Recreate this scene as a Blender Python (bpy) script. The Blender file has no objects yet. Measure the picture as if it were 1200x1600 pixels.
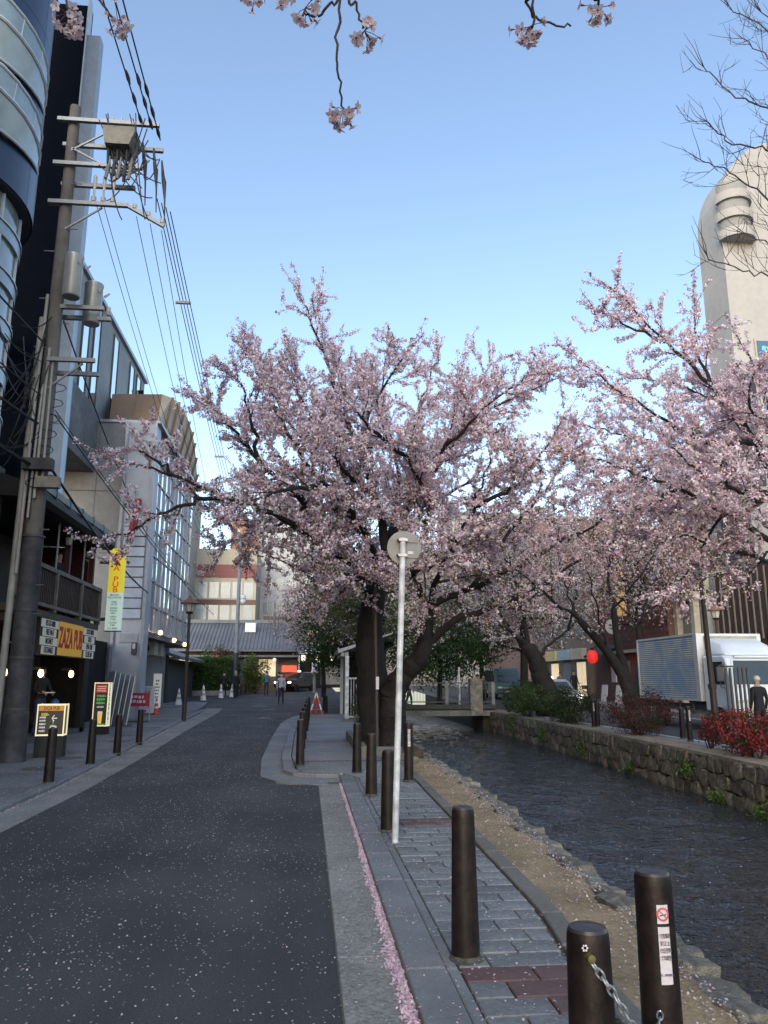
import bpy, math, random
import numpy as np
from mathutils import Vector, Matrix, Euler
R = math.radians
SC = bpy.context.scene
COL = SC.collection

# ------------------------------------------------------------------ camera
cam_d = bpy.data.cameras.new('camera'); cam = bpy.data.objects.new('camera', cam_d); COL.objects.link(cam)
cam.location = (0, 0, 1.55); cam.rotation_euler = (R(102.3), 0, R(-5.6))
cam_d.sensor_fit = 'VERTICAL'; cam_d.sensor_height = 24.0; cam_d.sensor_width = 18.0; cam_d.lens = 18.03
cam_d.clip_start = 0.05; cam_d.clip_end = 3000
SC.camera = cam

# ------------------------------------------------------------------ sky and sun (dusk: low hazy sun behind the viewer, very soft)
SUN_EL, SUN_AZ = 24.0, -160.0          # azimuth from +Y, clockwise
world = bpy.data.worlds.new('World'); SC.world = world; world.use_nodes = True
wn = world.node_tree.nodes; wl = world.node_tree.links
sky = wn.new('ShaderNodeTexSky'); sky.sky_type = 'NISHITA'; sky.sun_disc = False
sky.sun_elevation = R(SUN_EL); sky.sun_rotation = R(SUN_AZ)
sky.air_density = 1.0; sky.dust_density = 1.6; sky.ozone_density = 0.7; sky.altitude = 50
bg = wn['Background']; bg.inputs['Strength'].default_value = 0.15
wl.new(sky.outputs['Color'], bg.inputs['Color'])
sun_d = bpy.data.lights.new('sun', 'SUN'); sun_d.energy = 0.85; sun_d.angle = R(60); sun_d.color = (1.0, .98, .96)
sun = bpy.data.objects.new('sun', sun_d); COL.objects.link(sun)
sdir = Vector((math.sin(R(SUN_AZ))*math.cos(R(SUN_EL)), math.cos(R(SUN_AZ))*math.cos(R(SUN_EL)), math.sin(R(SUN_EL))))
sun.rotation_euler = (-sdir).to_track_quat('-Z', 'Y').to_euler(); sun.location = (-20, -20, 40)
SC.view_settings.view_transform = 'Standard'; SC.view_settings.look = 'None'
SC.view_settings.exposure = 1.26; SC.view_settings.gamma = 1.0; SC.view_settings.use_curve_mapping = False
SC.render.engine = 'CYCLES'
SC.cycles.max_bounces = 6; SC.cycles.transparent_max_bounces = 6; SC.cycles.use_denoising = True
SC.cycles.caustics_reflective = False; SC.cycles.caustics_refractive = False

# ------------------------------------------------------------------ helpers
MATS = {}
def mat(name, col, rough=.7, var=.18, scale=6.0, bump=0.0, bscale=None, metal=0.0, spec=.4, rnd=0.0, col2=None, stain=0.0, stainscale=.7, emit=None, estr=0.0, detail=5):
    """principled material: fine noise between two tones, a broad stain layer, per-object brightness, bump"""
    if name in MATS: return MATS[name]
    m = bpy.data.materials.new(name); m.use_nodes = True; n = m.node_tree.nodes; l = m.node_tree.links
    b = n['Principled BSDF']
    b.inputs['Roughness'].default_value = rough; b.inputs['Metallic'].default_value = metal
    b.inputs['Specular IOR Level'].default_value = spec
    tc = n.new('ShaderNodeTexCoord'); nz = n.new('ShaderNodeTexNoise')
    nz.inputs['Scale'].default_value = scale; nz.inputs['Detail'].default_value = detail; nz.inputs['Roughness'].default_value = .65
    l.new(tc.outputs['Object'], nz.inputs['Vector'])
    rp = n.new('ShaderNodeValToRGB'); c = np.array(col[:3])
    lo = c*(1-var); hi = c*(1+var)
    if col2 is not None: hi = np.array(col2)
    rp.color_ramp.elements[0].position = .3; rp.color_ramp.elements[1].position = .7
    rp.color_ramp.elements[0].color = (*lo, 1); rp.color_ramp.elements[1].color = (*hi, 1)
    l.new(nz.outputs['Fac'], rp.inputs['Fac']); out = rp.outputs['Color']
    if stain:
        n2 = n.new('ShaderNodeTexNoise'); n2.inputs['Scale'].default_value = stainscale; n2.inputs['Detail'].default_value = 6
        l.new(tc.outputs['Object'], n2.inputs['Vector'])
        mr = n.new('ShaderNodeMapRange'); mr.inputs[1].default_value = .35; mr.inputs[2].default_value = .65
        mr.inputs[3].default_value = 1-stain; mr.inputs[4].default_value = 1+stain*.4
        l.new(n2.outputs['Fac'], mr.inputs[0])
        mx = n.new('ShaderNodeMix'); mx.data_type = 'RGBA'; mx.blend_type = 'MULTIPLY'; mx.inputs[0].default_value = 1
        l.new(out, mx.inputs[6]); l.new(mr.outputs[0], mx.inputs[7]); out = mx.outputs[2]
    if rnd:
        oi = n.new('ShaderNodeObjectInfo'); mr = n.new('ShaderNodeMapRange')
        mr.inputs[3].default_value = 1-rnd; mr.inputs[4].default_value = 1+rnd
        l.new(oi.outputs['Random'], mr.inputs[0])
        mx = n.new('ShaderNodeMix'); mx.data_type = 'RGBA'; mx.blend_type = 'MULTIPLY'; mx.inputs[0].default_value = 1
        l.new(out, mx.inputs[6]); l.new(mr.outputs[0], mx.inputs[7]); out = mx.outputs[2]
    l.new(out, b.inputs['Base Color'])
    if bump:
        bp = n.new('ShaderNodeBump'); bp.inputs['Strength'].default_value = bump; bp.inputs['Distance'].default_value = .02
        nb = n.new('ShaderNodeTexNoise'); nb.inputs['Scale'].default_value = bscale or scale*3; nb.inputs['Detail'].default_value = 6
        l.new(tc.outputs['Object'], nb.inputs['Vector'])
        l.new(nb.outputs['Fac'], bp.inputs['Height']); l.new(bp.outputs['Normal'], b.inputs['Normal'])
    if emit is not None:
        b.inputs['Emission Color'].default_value = (*emit, 1); b.inputs['Emission Strength'].default_value = estr
    MATS[name] = m; return m
def glass(name, col=(.02,.025,.03), rough=.05, var=.2):
    return mat(name, col, rough, var, 1.5, spec=.9)

def tag(o, label=None, cat=None, group=None, kind=None):
    if label: o['label'] = label
    if cat: o['category'] = cat
    if group: o['group'] = group
    if kind: o['kind'] = kind
    return o
def empty(name, loc=(0,0,0), rz=0.0, label=None, cat=None, group=None):
    o = bpy.data.objects.new(name, None); COL.objects.link(o); o.location = loc; o.rotation_euler = (0,0,rz)
    o.empty_display_size = .2
    return tag(o, label, cat, group)
def link(name, me, parent=None, loc=None, rot=None, scale=None):
    o = bpy.data.objects.new(name, me); COL.objects.link(o)
    if parent is not None: o.parent = parent
    if loc is not None: o.location = loc
    if rot is not None: o.rotation_euler = rot
    if scale is not None: o.scale = scale
    return o
def copy_tree(o, parent=None):
    c = o.copy(); COL.objects.link(c)
    if parent is not None: c.parent = parent
    for ch in list(o.children): copy_tree(ch, c)
    return c

class MB:
    """collects shapes into one mesh"""
    def __init__(s): s.v = []; s.f = []; s.mi = []; s.cur = 0
    def add(s, vs, fs):
        k = len(s.v); s.v += [tuple(map(float, p)) for p in vs]
        for f in fs: s.f.append(tuple(i+k for i in f)); s.mi.append(s.cur)
        return s
    def box(s, x0, y0, z0, x1, y1, z1, M=None):
        vs = [(x0,y0,z0),(x1,y0,z0),(x1,y1,z0),(x0,y1,z0),(x0,y0,z1),(x1,y0,z1),(x1,y1,z1),(x0,y1,z1)]
        if M is not None: vs = [M @ Vector(p) for p in vs]
        return s.add(vs, [(0,3,2,1),(4,5,6,7),(0,1,5,4),(1,2,6,5),(2,3,7,6),(3,0,4,7)])
    def cbox(s, c, size, rot=(0,0,0)):
        M = Matrix.Translation(c) @ Euler(rot).to_matrix().to_4x4(); a,b,d = [k/2 for k in size]
        return s.box(-a,-b,-d,a,b,d,M)
    def bar(s, p, q, w, h=None):
        p = Vector(p); q = Vector(q); h = h or w; d = q-p
        M = Matrix.Translation((p+q)/2) @ d.to_track_quat('Y','Z').to_matrix().to_4x4()
        return s.box(-w/2,-d.length/2,-h/2,w/2,d.length/2,h/2,M)
    def tube(s, pts, rad, n=6, cap=True):
        pts = [Vector(p) for p in pts]; m = len(pts)
        if not hasattr(rad, '__len__'): rad = [rad]*m
        ref = Vector((.3,.2,.9)).normalized(); vs = []; fs = []
        for i,p in enumerate(pts):
            t = (pts[min(i+1,m-1)]-pts[max(i-1,0)])
            if t.length < 1e-9: t = Vector((0,0,1))
            t.normalize(); a = t.cross(ref)
            if a.length < .05: a = t.cross(Vector((1,0,0)))
            a.normalize(); b = t.cross(a)
            for k in range(n):
                th = 2*math.pi*k/n; vs.append(p + (a*math.cos(th)+b*math.sin(th))*rad[i])
        for i in range(m-1):
            for k in range(n):
                k2 = (k+1)%n; fs.append((i*n+k, i*n+k2, (i+1)*n+k2, (i+1)*n+k))
        if cap: fs.append(tuple(range(n-1,-1,-1))); fs.append(tuple((m-1)*n+k for k in range(n)))
        return s.add(vs, fs)
    def lathe(s, prof, n=16, c=(0,0,0), M=None, cap=True):
        vs = []; fs = []; m = len(prof)
        for r,z in prof:
            for k in range(n):
                th = 2*math.pi*k/n; p = Vector((r*math.cos(th), r*math.sin(th), z))
                if M is not None: p = M @ p
                vs.append((p[0]+c[0], p[1]+c[1], p[2]+c[2]))
        for i in range(m-1):
            for k in range(n):
                k2 = (k+1)%n; fs.append((i*n+k, i*n+k2, (i+1)*n+k2, (i+1)*n+k))
        if cap: fs.append(tuple(range(n-1,-1,-1))); fs.append(tuple((m-1)*n+k for k in range(n)))
        return s.add(vs, fs)
    def prism(s, poly, lo, hi, axis='z'):
        n = len(poly); mk = {'z':lambda p,h:(p[0],p[1],h),'x':lambda p,h:(h,p[0],p[1]),'y':lambda p,h:(p[0],h,p[1])}[axis]
        vs = [mk(p,lo) for p in poly]+[mk(p,hi) for p in poly]
        fs = [tuple(range(n-1,-1,-1)), tuple(range(n,2*n))]+[(i,(i+1)%n,n+(i+1)%n,n+i) for i in range(n)]
        return s.add(vs, fs)
    def ball(s, c, r, n=10, m=7):
        r = r if hasattr(r,'__len__') else (r,r,r); vs = []; fs = []
        for i in range(m+1):
            ph = math.pi*(.02+.96*i/m)
            for k in range(n):
                th = 2*math.pi*k/n
                vs.append((c[0]+r[0]*math.sin(ph)*math.cos(th), c[1]+r[1]*math.sin(ph)*math.sin(th), c[2]-r[2]*math.cos(ph)))
        for i in range(m):
            for k in range(n):
                k2=(k+1)%n; fs.append((i*n+k,i*n+k2,(i+1)*n+k2,(i+1)*n+k))
        fs.append(tuple(range(n-1,-1,-1))); fs.append(tuple(m*n+k for k in range(n)))
        return s.add(vs, fs)
    def mesh(s, name, mats, smooth=False):
        me = bpy.data.meshes.new(name); me.from_pydata(s.v, [], s.f)
        for m in (mats if isinstance(mats,(list,tuple)) else [mats]): me.materials.append(m)
        if any(s.mi): me.polygons.foreach_set('material_index', s.mi)
        if smooth: me.polygons.foreach_set('use_smooth', [True]*len(me.polygons)); me.set_sharp_from_angle(angle=R(40))
        me.update(); return me
    def build(s, name, mats, parent=None, smooth=False, loc=None, rot=None):
        return link(name, s.mesh(name, mats, smooth), parent, loc, rot)
def fix_normals(o):
    import bmesh
    b = bmesh.new(); b.from_mesh(o.data); bmesh.ops.recalc_face_normals(b, faces=b.faces); b.to_mesh(o.data); b.free(); return o
def bevel(o, w=.01, seg=2):
    m = o.modifiers.new('bevel','BEVEL'); m.width = w; m.segments = seg; m.limit_method = 'ANGLE'; m.angle_limit = R(40); return o

def text(name, s, m, parent, loc, size, rot, ext=.004, align='CENTER', sx=1.0, bold=0.0, space=1.0):
    cu = bpy.data.curves.new(name,'FONT'); cu.body = s; cu.size = size; cu.extrude = ext; cu.align_x = align; cu.align_y = 'CENTER'
    cu.offset = bold*size; cu.resolution_u = 3; cu.space_line = space
    t = bpy.data.objects.new(name, cu); COL.objects.link(t)
    me = bpy.data.meshes.new_from_object(t.evaluated_get(bpy.context.evaluated_depsgraph_get()))
    bpy.data.objects.remove(t); bpy.data.curves.remove(cu)
    me.materials.clear(); me.materials.append(m)
    return link(name, me, parent, loc, rot, (sx,1,1))
def print_lines(parent, m, x, y, z, w, rows, pitch, h, seed=0):
    """lines of print too small to read: each line a row of short marks on the face"""
    r = random.Random(seed)
    for k in range(rows):
        b = MB(); u = -w/2; zz = z-pitch*(k-(rows-1)/2)
        while u < w/2*r.uniform(.75,1):
            l = r.uniform(.5,1.1)*h; b.box(x+u,y-.002,zz-h*r.uniform(.3,.5),x+u+l*.8,y,zz+h*r.uniform(.3,.5)); u += l*1.15
        o = b.build('print_line',m,parent); o['kind'] = 'stuff'
SOUTH = (R(90),0,0); EAST = (R(90),0,R(90)); WEST = (R(90),0,R(-90))

def fast_mesh(name, V, F, mats, cols=None, mi=None):
    """big quad mesh from numpy arrays V (n,3), F (m,4)"""
    me = bpy.data.meshes.new(name); nv, nf = len(V), len(F)
    me.vertices.add(nv); me.vertices.foreach_set('co', V.astype(np.float32).ravel())
    me.loops.add(nf*4); me.polygons.add(nf)
    me.loops.foreach_set('vertex_index', F.astype(np.int32).ravel())
    me.polygons.foreach_set('loop_start', np.arange(0,nf*4,4,dtype=np.int32))
    for m in mats: me.materials.append(m)
    if mi is not None: me.polygons.foreach_set('material_index', mi.astype(np.int32))
    if cols is not None:
        a = me.attributes.new('Col','FLOAT_COLOR','POINT'); a.data.foreach_set('color', cols.astype(np.float32).ravel())
    me.update(calc_edges=True); return me
def scatter_quads(P, N, size, rng, aspect=1.0, cup=.0):
    """random quads at points P, normals N (n,3)"""
    n = len(P); T = rng.normal(size=(n,3)); T -= N*(T*N).sum(1,keepdims=True); T /= np.linalg.norm(T,axis=1,keepdims=True)+1e-9
    B = np.cross(N,T); s = (size if np.ndim(size) else np.full(n,size))[:,None]*.5
    V = np.stack([P-T*s-B*s*aspect*.6, P+T*s*.6-B*s*aspect+N*s*cup, P+T*s+B*s*aspect*.6, P-T*s*.6+B*s*aspect+N*s*cup],1).reshape(-1,3)
    return V, np.arange(n*4).reshape(-1,4)
def rand_dirs(n, rng):
    d = rng.normal(size=(n,3)); return d/np.linalg.norm(d,axis=1,keepdims=True)
def gz(y):                                   # the street rises gently towards its far end
    return .022*min(max(y-38.0,0.0),37.0)
# ------------------------------------------------------------------ materials of the setting
def asphalt_mat():
    m = mat('asphalt', (.058,.059,.062), .82, .6, 90, bump=.6, bscale=200, stain=.32, stainscale=.6, detail=3)
    n = m.node_tree.nodes; l = m.node_tree.links; b = n['Principled BSDF']; src = b.inputs['Base Color'].links[0].from_socket
    # long faint wear streaks along the carriageway and a few worn, paler aggregate areas
    tc = n.new('ShaderNodeTexCoord'); mp = n.new('ShaderNodeMapping'); mp.inputs['Scale'].default_value = (1.6,.07,1); l.new(tc.outputs['Object'],mp.inputs['Vector'])
    nz = n.new('ShaderNodeTexNoise'); nz.inputs['Scale'].default_value = 1.0; nz.inputs['Detail'].default_value = 5; l.new(mp.outputs['Vector'],nz.inputs['Vector'])
    mr = n.new('ShaderNodeMapRange'); mr.inputs[1].default_value = .3; mr.inputs[2].default_value = .7; mr.inputs[3].default_value = .80; mr.inputs[4].default_value = 1.22; l.new(nz.outputs['Fac'],mr.inputs[0])
    sp = n.new('ShaderNodeTexNoise'); sp.inputs['Scale'].default_value = 330; sp.inputs['Detail'].default_value = 1; l.new(tc.outputs['Object'],sp.inputs['Vector'])
    m2 = n.new('ShaderNodeMapRange'); m2.inputs[1].default_value = .60; m2.inputs[2].default_value = .74; m2.inputs[3].default_value = 1.0; m2.inputs[4].default_value = 2.3; l.new(sp.outputs['Fac'],m2.inputs[0])
    mu = n.new('ShaderNodeMath'); mu.operation = 'MULTIPLY'; l.new(mr.outputs[0],mu.inputs[0]); l.new(m2.outputs[0],mu.inputs[1])
    mx = n.new('ShaderNodeMix'); mx.data_type = 'RGBA'; mx.blend_type = 'MULTIPLY'; mx.inputs[0].default_value = 1; l.new(src,mx.inputs[6]); l.new(mu.outputs[0],mx.inputs[7]); l.new(mx.outputs[2],b.inputs['Base Color'])
    return m
M_asph = asphalt_mat()
M_conc = mat('gutter_concrete', (.25,.245,.225), .85, .5, 45, bump=.4, bscale=120, stain=.25, stainscale=1.2)
M_kerb = mat('kerb_granite', (.19,.20,.205), .75, .22, 60, bump=.2, rnd=.12, stain=.2, stainscale=2)
M_pave = mat('paving_stone', (.185,.195,.195), .72, .25, 25, bump=.25, rnd=.2, stain=.25, stainscale=3)
M_pavered = mat('paving_red', (.135,.080,.075), .75, .2, 25, bump=.25, rnd=.12, stain=.2, stainscale=3)
M_joint = mat('paving_bed', (.11,.115,.11), .9, .3, 20)
M_walk = mat('walk_concrete', (.22,.225,.23), .82, .22, 30, bump=.25, stain=.22, stainscale=.8)
M_walkL = mat('walk_left', (.175,.178,.182), .8, .25, 25, bump=.25, stain=.3, stainscale=.7)
M_sand = mat('bank_sand', (.285,.215,.125), .95, .3, 30, bump=.5, bscale=90, stain=.3, stainscale=2.0)
M_edge = mat('edging_stone', (.15,.145,.125), .85, .25, 30, bump=.3, rnd=.12, stain=.2)
M_stone = mat('bank_stone', (.17,.165,.14), .9, .45, 7, bump=.8, bscale=22, rnd=.22, col2=(.25,.235,.195), stain=.3, stainscale=3)
M_wallst = mat('wall_stone', (.105,.095,.075), .92, .5, 6, bump=.9, bscale=20, rnd=.30, col2=(.17,.155,.12), stain=.4, stainscale=2.5)
M_moss = mat('moss', (.045,.075,.018), .95, .5, 12, bump=.6)
M_mortar = mat('wall_joint', (.035,.033,.026), .95, .4, 10, bump=.5)
M_white = mat('road_paint', (.62,.62,.62), .7, .15, 40, stain=.3, stainscale=6)
M_iron = mat('cast_iron', (.06,.06,.065), .6, .3, 40, bump=.2, spec=.5)
M_soil = mat('soil', (.055,.045,.032), .95, .4, 14, bump=.6)

def lerp(tab, y):
    ys = [a for a,_ in tab]; return float(np.interp(y, ys, [b for _,b in tab]))
LK = [(-20,-3.4),(9.7,-3.44),(12.2,-3.47),(17.3,-3.72),(24.4,-4.15),(43.5,-5.1),(50,-5.6)]      # left kerb line
RB = [(-20,1.55),(3.8,2.12),(4.7,2.25),(7.4,2.39),(11,2.52),(18.3,2.56),(120,2.56)]              # near river bank
ED = [(-20,1.35),(2,1.36),(4.3,1.44),(5.5,1.57),(12.2,1.68),(30,1.68)]                             # edging at back of pavement
FW = [(-20,8.0),(12.6,8.2),(16.9,8.5),(21.8,8.68),(30.5,8.9),(42,9.0),(120,9.0)]                  # far river wall

def strip(name, xl, xr, y0, y1, z, m, step=1.0, skirt=None, parent=None):
    """sheet between two x(y) lines, following the rise of the street; optional skirt depth"""
    ys = list(np.arange(y0,y1,step))+[y1]; fl = xl if callable(xl) else (lambda y:xl); fr = xr if callable(xr) else (lambda y:xr)
    vs = []; fs = []
    for y in ys: vs += [(fl(y),y,z+gz(y)),(fr(y),y,z+gz(y))]
    n = len(ys)
    for i in range(n-1): fs.append((2*i,2*i+1,2*i+3,2*i+2))
    if skirt:
        k = len(vs)
        for y in ys: vs += [(fl(y),y,z+gz(y)-skirt),(fr(y),y,z+gz(y)-skirt)]
        for i in range(n-1):
            fs.append((2*i,2*i+2,k+2*i+2,k+2*i)); fs.append((2*i+1,k+2*i+1,k+2*i+3,2*i+3))
        fs.append((0,k,k+1,1)); fs.append((2*n-2,2*n-1,k+2*n-1,k+2*n-2))
    b = MB(); b.add(vs,fs); o = b.build(name, m, parent)
    return o
def structure(o): o['kind'] = 'structure'; return o

# ground on both sides of the river
b = MB()
ys = [-60,-20,0,20,38,75,200,900]
for xl,xr in ((-600,None),(None,600)):
    P = []
    for y in ys:
        a = lerp(RB,y)-.12; c = lerp(FW,y)+.12
        P.append(((xl if xl else c), (xr if xr else a), y))
    for (l0,r0,y0),(l1,r1,y1) in zip(P,P[1:]):
        b.add([(l0,y0,-.03+gz(y0)),(r0,y0,-.03+gz(y0)),(r1,y1,-.03+gz(y1)),(l1,y1,-.03+gz(y1))],[(0,1,2,3)])
structure(b.build('ground', mat('ground_far',(.10,.10,.10),.9,.3,3)))
# asphalt carriageway
structure(strip('road', lambda y: lerp(LK,y)-.02, lambda y: .215 if y<=12.3 else (-.3 if y<35 else 1.9), -12, 12.3, 0.0, M_asph))
structure(strip('road', lambda y: lerp(LK,y)-.02 if y<42 else -14, lambda y: -.45 if y<35.5 else 2.3, 12.3, 95, 0.0, M_asph, 1.1))
# far street beyond the river
structure(strip('street', 10.05, 16.2, -12, 95, 0.0, mat('street_asphalt',(.060,.063,.068),.8,.3,90,bump=.4,bscale=200,stain=.2,stainscale=.4), 2))
structure(strip('edge_line', 10.08, 10.22, -12, 33, .005, M_white, 2))
structure(strip('edge_line', 15.6, 15.72, -12, 60, .005, M_white, 2))
structure(strip('sidewalk', lambda y: lerp(FW,y)+.85, 10.0, -12, 40, .02, M_walk, 1, .06))
structure(strip('sidewalk', 16.2, 19.0, -12, 95, .10, M_walk, 2, .12))
structure(strip('path', lambda y: lerp(FW,y)+.32, lambda y: lerp(FW,y)+.85, -12, 40, .012, M_sand, 1, .05))

# left pavement with kerb stones and gutter
pvL = structure(strip('pavement', -13, lambda y: lerp(LK,y)-.38, -12, 48, .055, M_walkL, 1, .08))
structure(strip('gutter', lambda y: lerp(LK,y)-.14, lambda y: lerp(LK,y)+.32+.012*max(0,y-10), -12, 42, .004, M_conc, 1))
kl = structure(MB().box(-3.62,-12,-.01,-3.55,-11,.02).build('kerb', M_joint))
def kerb_run(parent, fx, y0, y1, w, h, L, m):
    y = y0
    while y < y1:
        x0 = fx(y); x1 = fx(y+L); e = .006
        b = MB(); b.prism([(x0,y+e),(x0+w,y+e),(x1+w,y+L-e),(x1,y+L-e)], -.04, h)
        bevel(b.build('kerb_stone', m, parent), .012); y += L
kerb_run(kl, lambda y: lerp(LK,y)-.37, 6.0, 46, .22, .062, .9, M_kerb)
# slab joints of the left pavement, joined into one dark sheet each side
b = MB()
for y in np.arange(8.2,46,1.8):
    x = lerp(LK,y)-.40; b.box(-9,y,.0552,x,y+.012,.058)
b.build('pavement_joint', M_joint, pvL)
for (x,y,r) in ((-4.5,14.4,.33),(-4.6,16.2,.30),(-5.0,22.5,.3),(-4.6,20.5,.26)):
    b = MB(); b.lathe([(r,.05),(r,.06),(r*.93,.064),(r*.9,.061),(r*.25,.063)],24,(x,y,0)); b.build('manhole_cover', M_iron, pvL)
# right side: gutter slabs, kerb stones, paving
gutter = structure(MB().box(.20,-6,-.03,.555,12.2,.0005).build('gutter', M_joint))
y = -3.0
while y < 12.1:
    L = min(1.95, 12.15-y)
    o = MB().box(.207,y+.004,-.03,.54,y+L-.004,.012).build('gutter_slab', M_conc, gutter); bevel(o,.006); y += L
kr = structure(MB().box(.545,-6,-.05,.78,12.2,.006).build('kerb', M_joint))
kerb_run(kr, lambda y: .552, -3.0, 12.1, .215, .062, .93, M_kerb)
kerb_run(kr, lambda y: .7705, -3.0, 12.1, .0625, .056, 1.86, M_kerb)
pvR = structure(strip('pavement', .832, lambda y: lerp(ED,y)+.0, -4, 12.6, .030, M_joint, .6, .06))
rng = random.Random(5)
y = 2.2; row = 0
rows = []
while y < 12.4:
    red = (3.84<y<4.35) or (8.55<y<8.8) 
    d = .205; rows.append((y,d,red)); y += d; row += 1
for i,(y,d,red) in enumerate(rows):
    x = .838; xr = lerp(ED,y)-.006; first = True
    while x < xr-.02:
        w = .36*(.5 if (first and i%2) else 1)*rng.uniform(.9,1.12); first = False
        if xr-(x+w) < .12: w = xr-x
        e = .004; z = .052+rng.uniform(-.0025,.003)
        bb = MB(); bb.box(-w/2+e,-d/2+e,-.03,w/2-e,d/2-e,0)
        o = bb.build('paving_stone', M_pavered if red and not (3.84<y<4.1 and x<1.0) else M_pave, pvR, loc=(x+w/2,y+d/2,z), rot=(rng.uniform(-.006,.006),rng.uniform(-.006,.006),0)); bevel(o,.006,1)
        x += w
ek = structure(strip('edging', lambda y: lerp(ED,y), lambda y: lerp(ED,y)+.15, -4, 16, .028, M_joint, .6, .05))
y = 1.0
while y < 15.5:
    L = .62; x0 = lerp(ED,y)+.006; x1 = lerp(ED,y+L)+.006; w = .135
    b = MB(); b.prism([(x0,y+.005),(x0+w,y+.005),(x1+w,y+L-.005),(x1,y+L-.005)],-.05,.066+rng.uniform(-.004,.004)); bevel(b.build('edging_stone', M_edge, ek),.012); y += L
structure(strip('bank', lambda y: lerp(ED,y)+.10, lambda y: lerp(RB,y)-.17+.05*math.sin(y*5.1)+.035*math.sin(y*11.7+1), -8, 16.5, .022, M_sand, .12, .1))
structure(strip('bank', lambda y: 1.75, lambda y: lerp(RB,y)+.02, 16.5, 39, .022, M_soil, 1, .1))
# pavement build-out under the cherry tree
apron = [(.21,12.18),(.05,12.3),(-.45,12.75),(-.72,13.3),(-.86,16),(-.92,22),(-.9,29.3),(-.62,33.5),(-.3,35.6),(.25,36.2),(.6,36.2),(.6,12.18)]
structure(MB().prism(apron,-.03,.013).build('apron', M_walk))
inner = [(.55,12.95),(.15,13.0),(-.18,13.2),(-.36,13.7),(-.47,16),(-.5,22),(-.45,29.3),(-.2,33.2),(.1,35.2),(.6,35.4),(.6,12.95)]
kb = structure(MB().prism([(x+.05,y+.05) for x,y in inner],-.03,.03).build('kerb', M_joint))
pts = inner[:-2]
for (a,c) in zip(pts,pts[1:]):
    L = math.hypot(c[0]-a[0],c[1]-a[1]); n = max(1,round(L/.9))
    for i in range(n):
        p = [a[k]+(c[k]-a[k])*(i/n) for k in (0,1)]; q = [a[k]+(c[k]-a[k])*((i+1)/n) for k in (0,1)]
        d = Vector((q[0]-p[0],q[1]-p[1],0)).normalized(); nn = Vector((-d.y,d.x,0))*-.19
        e = d*.006
        b = MB(); b.prism([(p[0]+e.x,p[1]+e.y),(q[0]-e.x,q[1]-e.y),(q[0]-e.x+nn.x,q[1]-e.y+nn.y),(p[0]+e.x+nn.x,p[1]+e.y+nn.y)],-.03,.075)
        bevel(fix_normals(b.build('kerb_stone', M_kerb, kb)),.012)
pvB = structure(MB().prism([(.86,12.42),(.62,13.16),(.02,13.22),(-.12,13.7),(-.26,16),(-.29,22),(-.24,29.3),(0,33),(.3,35),(1.7,35.2),(1.7,12.42)],-.03,.070).build('pavement', mat('walk_buildout',(.21,.215,.22),.8,.22,30,bump=.25,stain=.25,stainscale=.6)))
b = MB()
for y in (14.6,16.9,19.4,22.2,25.2,28.6,32): b.box(-.1,y,.0702,1.7,y+.02,.0725)
b.build('pavement_joint', M_joint, pvB)
b = MB()
for y in (14.9,19.7): b.box(-.1,y,.0702,1.7,y+.2,.0722)
b.build('paving_band', M_pavered, pvB)
# drain grate between gutter and build-out
dg = empty('drain_grate',(.37,12.33,0),0,'small iron slotted drain grate at the corner of the kerb','drain')
MB().box(-.02,-.11,-.02,.22,.11,.016).build('frame', mat('drain_pit',(.008,.008,.009),.9), dg)
for i in range(6): MB().box(.0+.034*i,-.085,.0165,.02+.034*i,.085,.024).build('bar', mat('drain_bar',(.16,.16,.16),.6), dg)
# road patches / manholes
rd = [o for o in COL.objects if o.name.startswith('road')][0]
for (x,y,r) in ((-1.9,41.0,.36),(-1.7,33,.3),(-2.6,44,.4)):
    b = MB(); b.lathe([(r,.002),(r,.006+gz(y)),(r*.92,.009+gz(y)),(r*.9,.006+gz(y)),(.05,.006+gz(y))],20,(x,y,0))
    b.build('manhole_cover', mat('manhole_pale',(.17,.18,.19),.7,.3,30), rd)

# ------------------------------------------------------------------ river
def water_mat():
    m = bpy.data.materials.new('river_water'); m.use_nodes = True; n = m.node_tree.nodes; l = m.node_tree.links
    b = n['Principled BSDF']; b.inputs['Base Color'].default_value = (.022,.025,.028,1); b.inputs['Roughness'].default_value = .025
    b.inputs['IOR'].default_value = 1.33; b.inputs['Specular IOR Level'].default_value = .5
    tc = n.new('ShaderNodeTexCoord'); mp = n.new('ShaderNodeMapping'); mp.inputs['Scale'].default_value = (.9,1.0,1)
    l.new(tc.outputs['Object'], mp.inputs['Vector'])
    prev = None
    for sc,st,ds in ((2.5,.4,.13),(11,.75,.045)):
        nz = n.new('ShaderNodeTexNoise'); nz.inputs['Scale'].default_value = sc; nz.inputs['Detail'].default_value = 2; nz.inputs['Distortion'].default_value = .8
        l.new(mp.outputs['Vector'], nz.inputs['Vector'])
        bp = n.new('ShaderNodeBump'); bp.inputs['Strength'].default_value = st; bp.inputs['Distance'].default_value = ds
        l.new(nz.outputs['Fac'], bp.inputs['Height'])
        if prev: l.new(prev, bp.inputs['Normal'])
        prev = bp.outputs['Normal']
    l.new(prev, b.inputs['Normal']); return m
WZ = -.88
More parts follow.
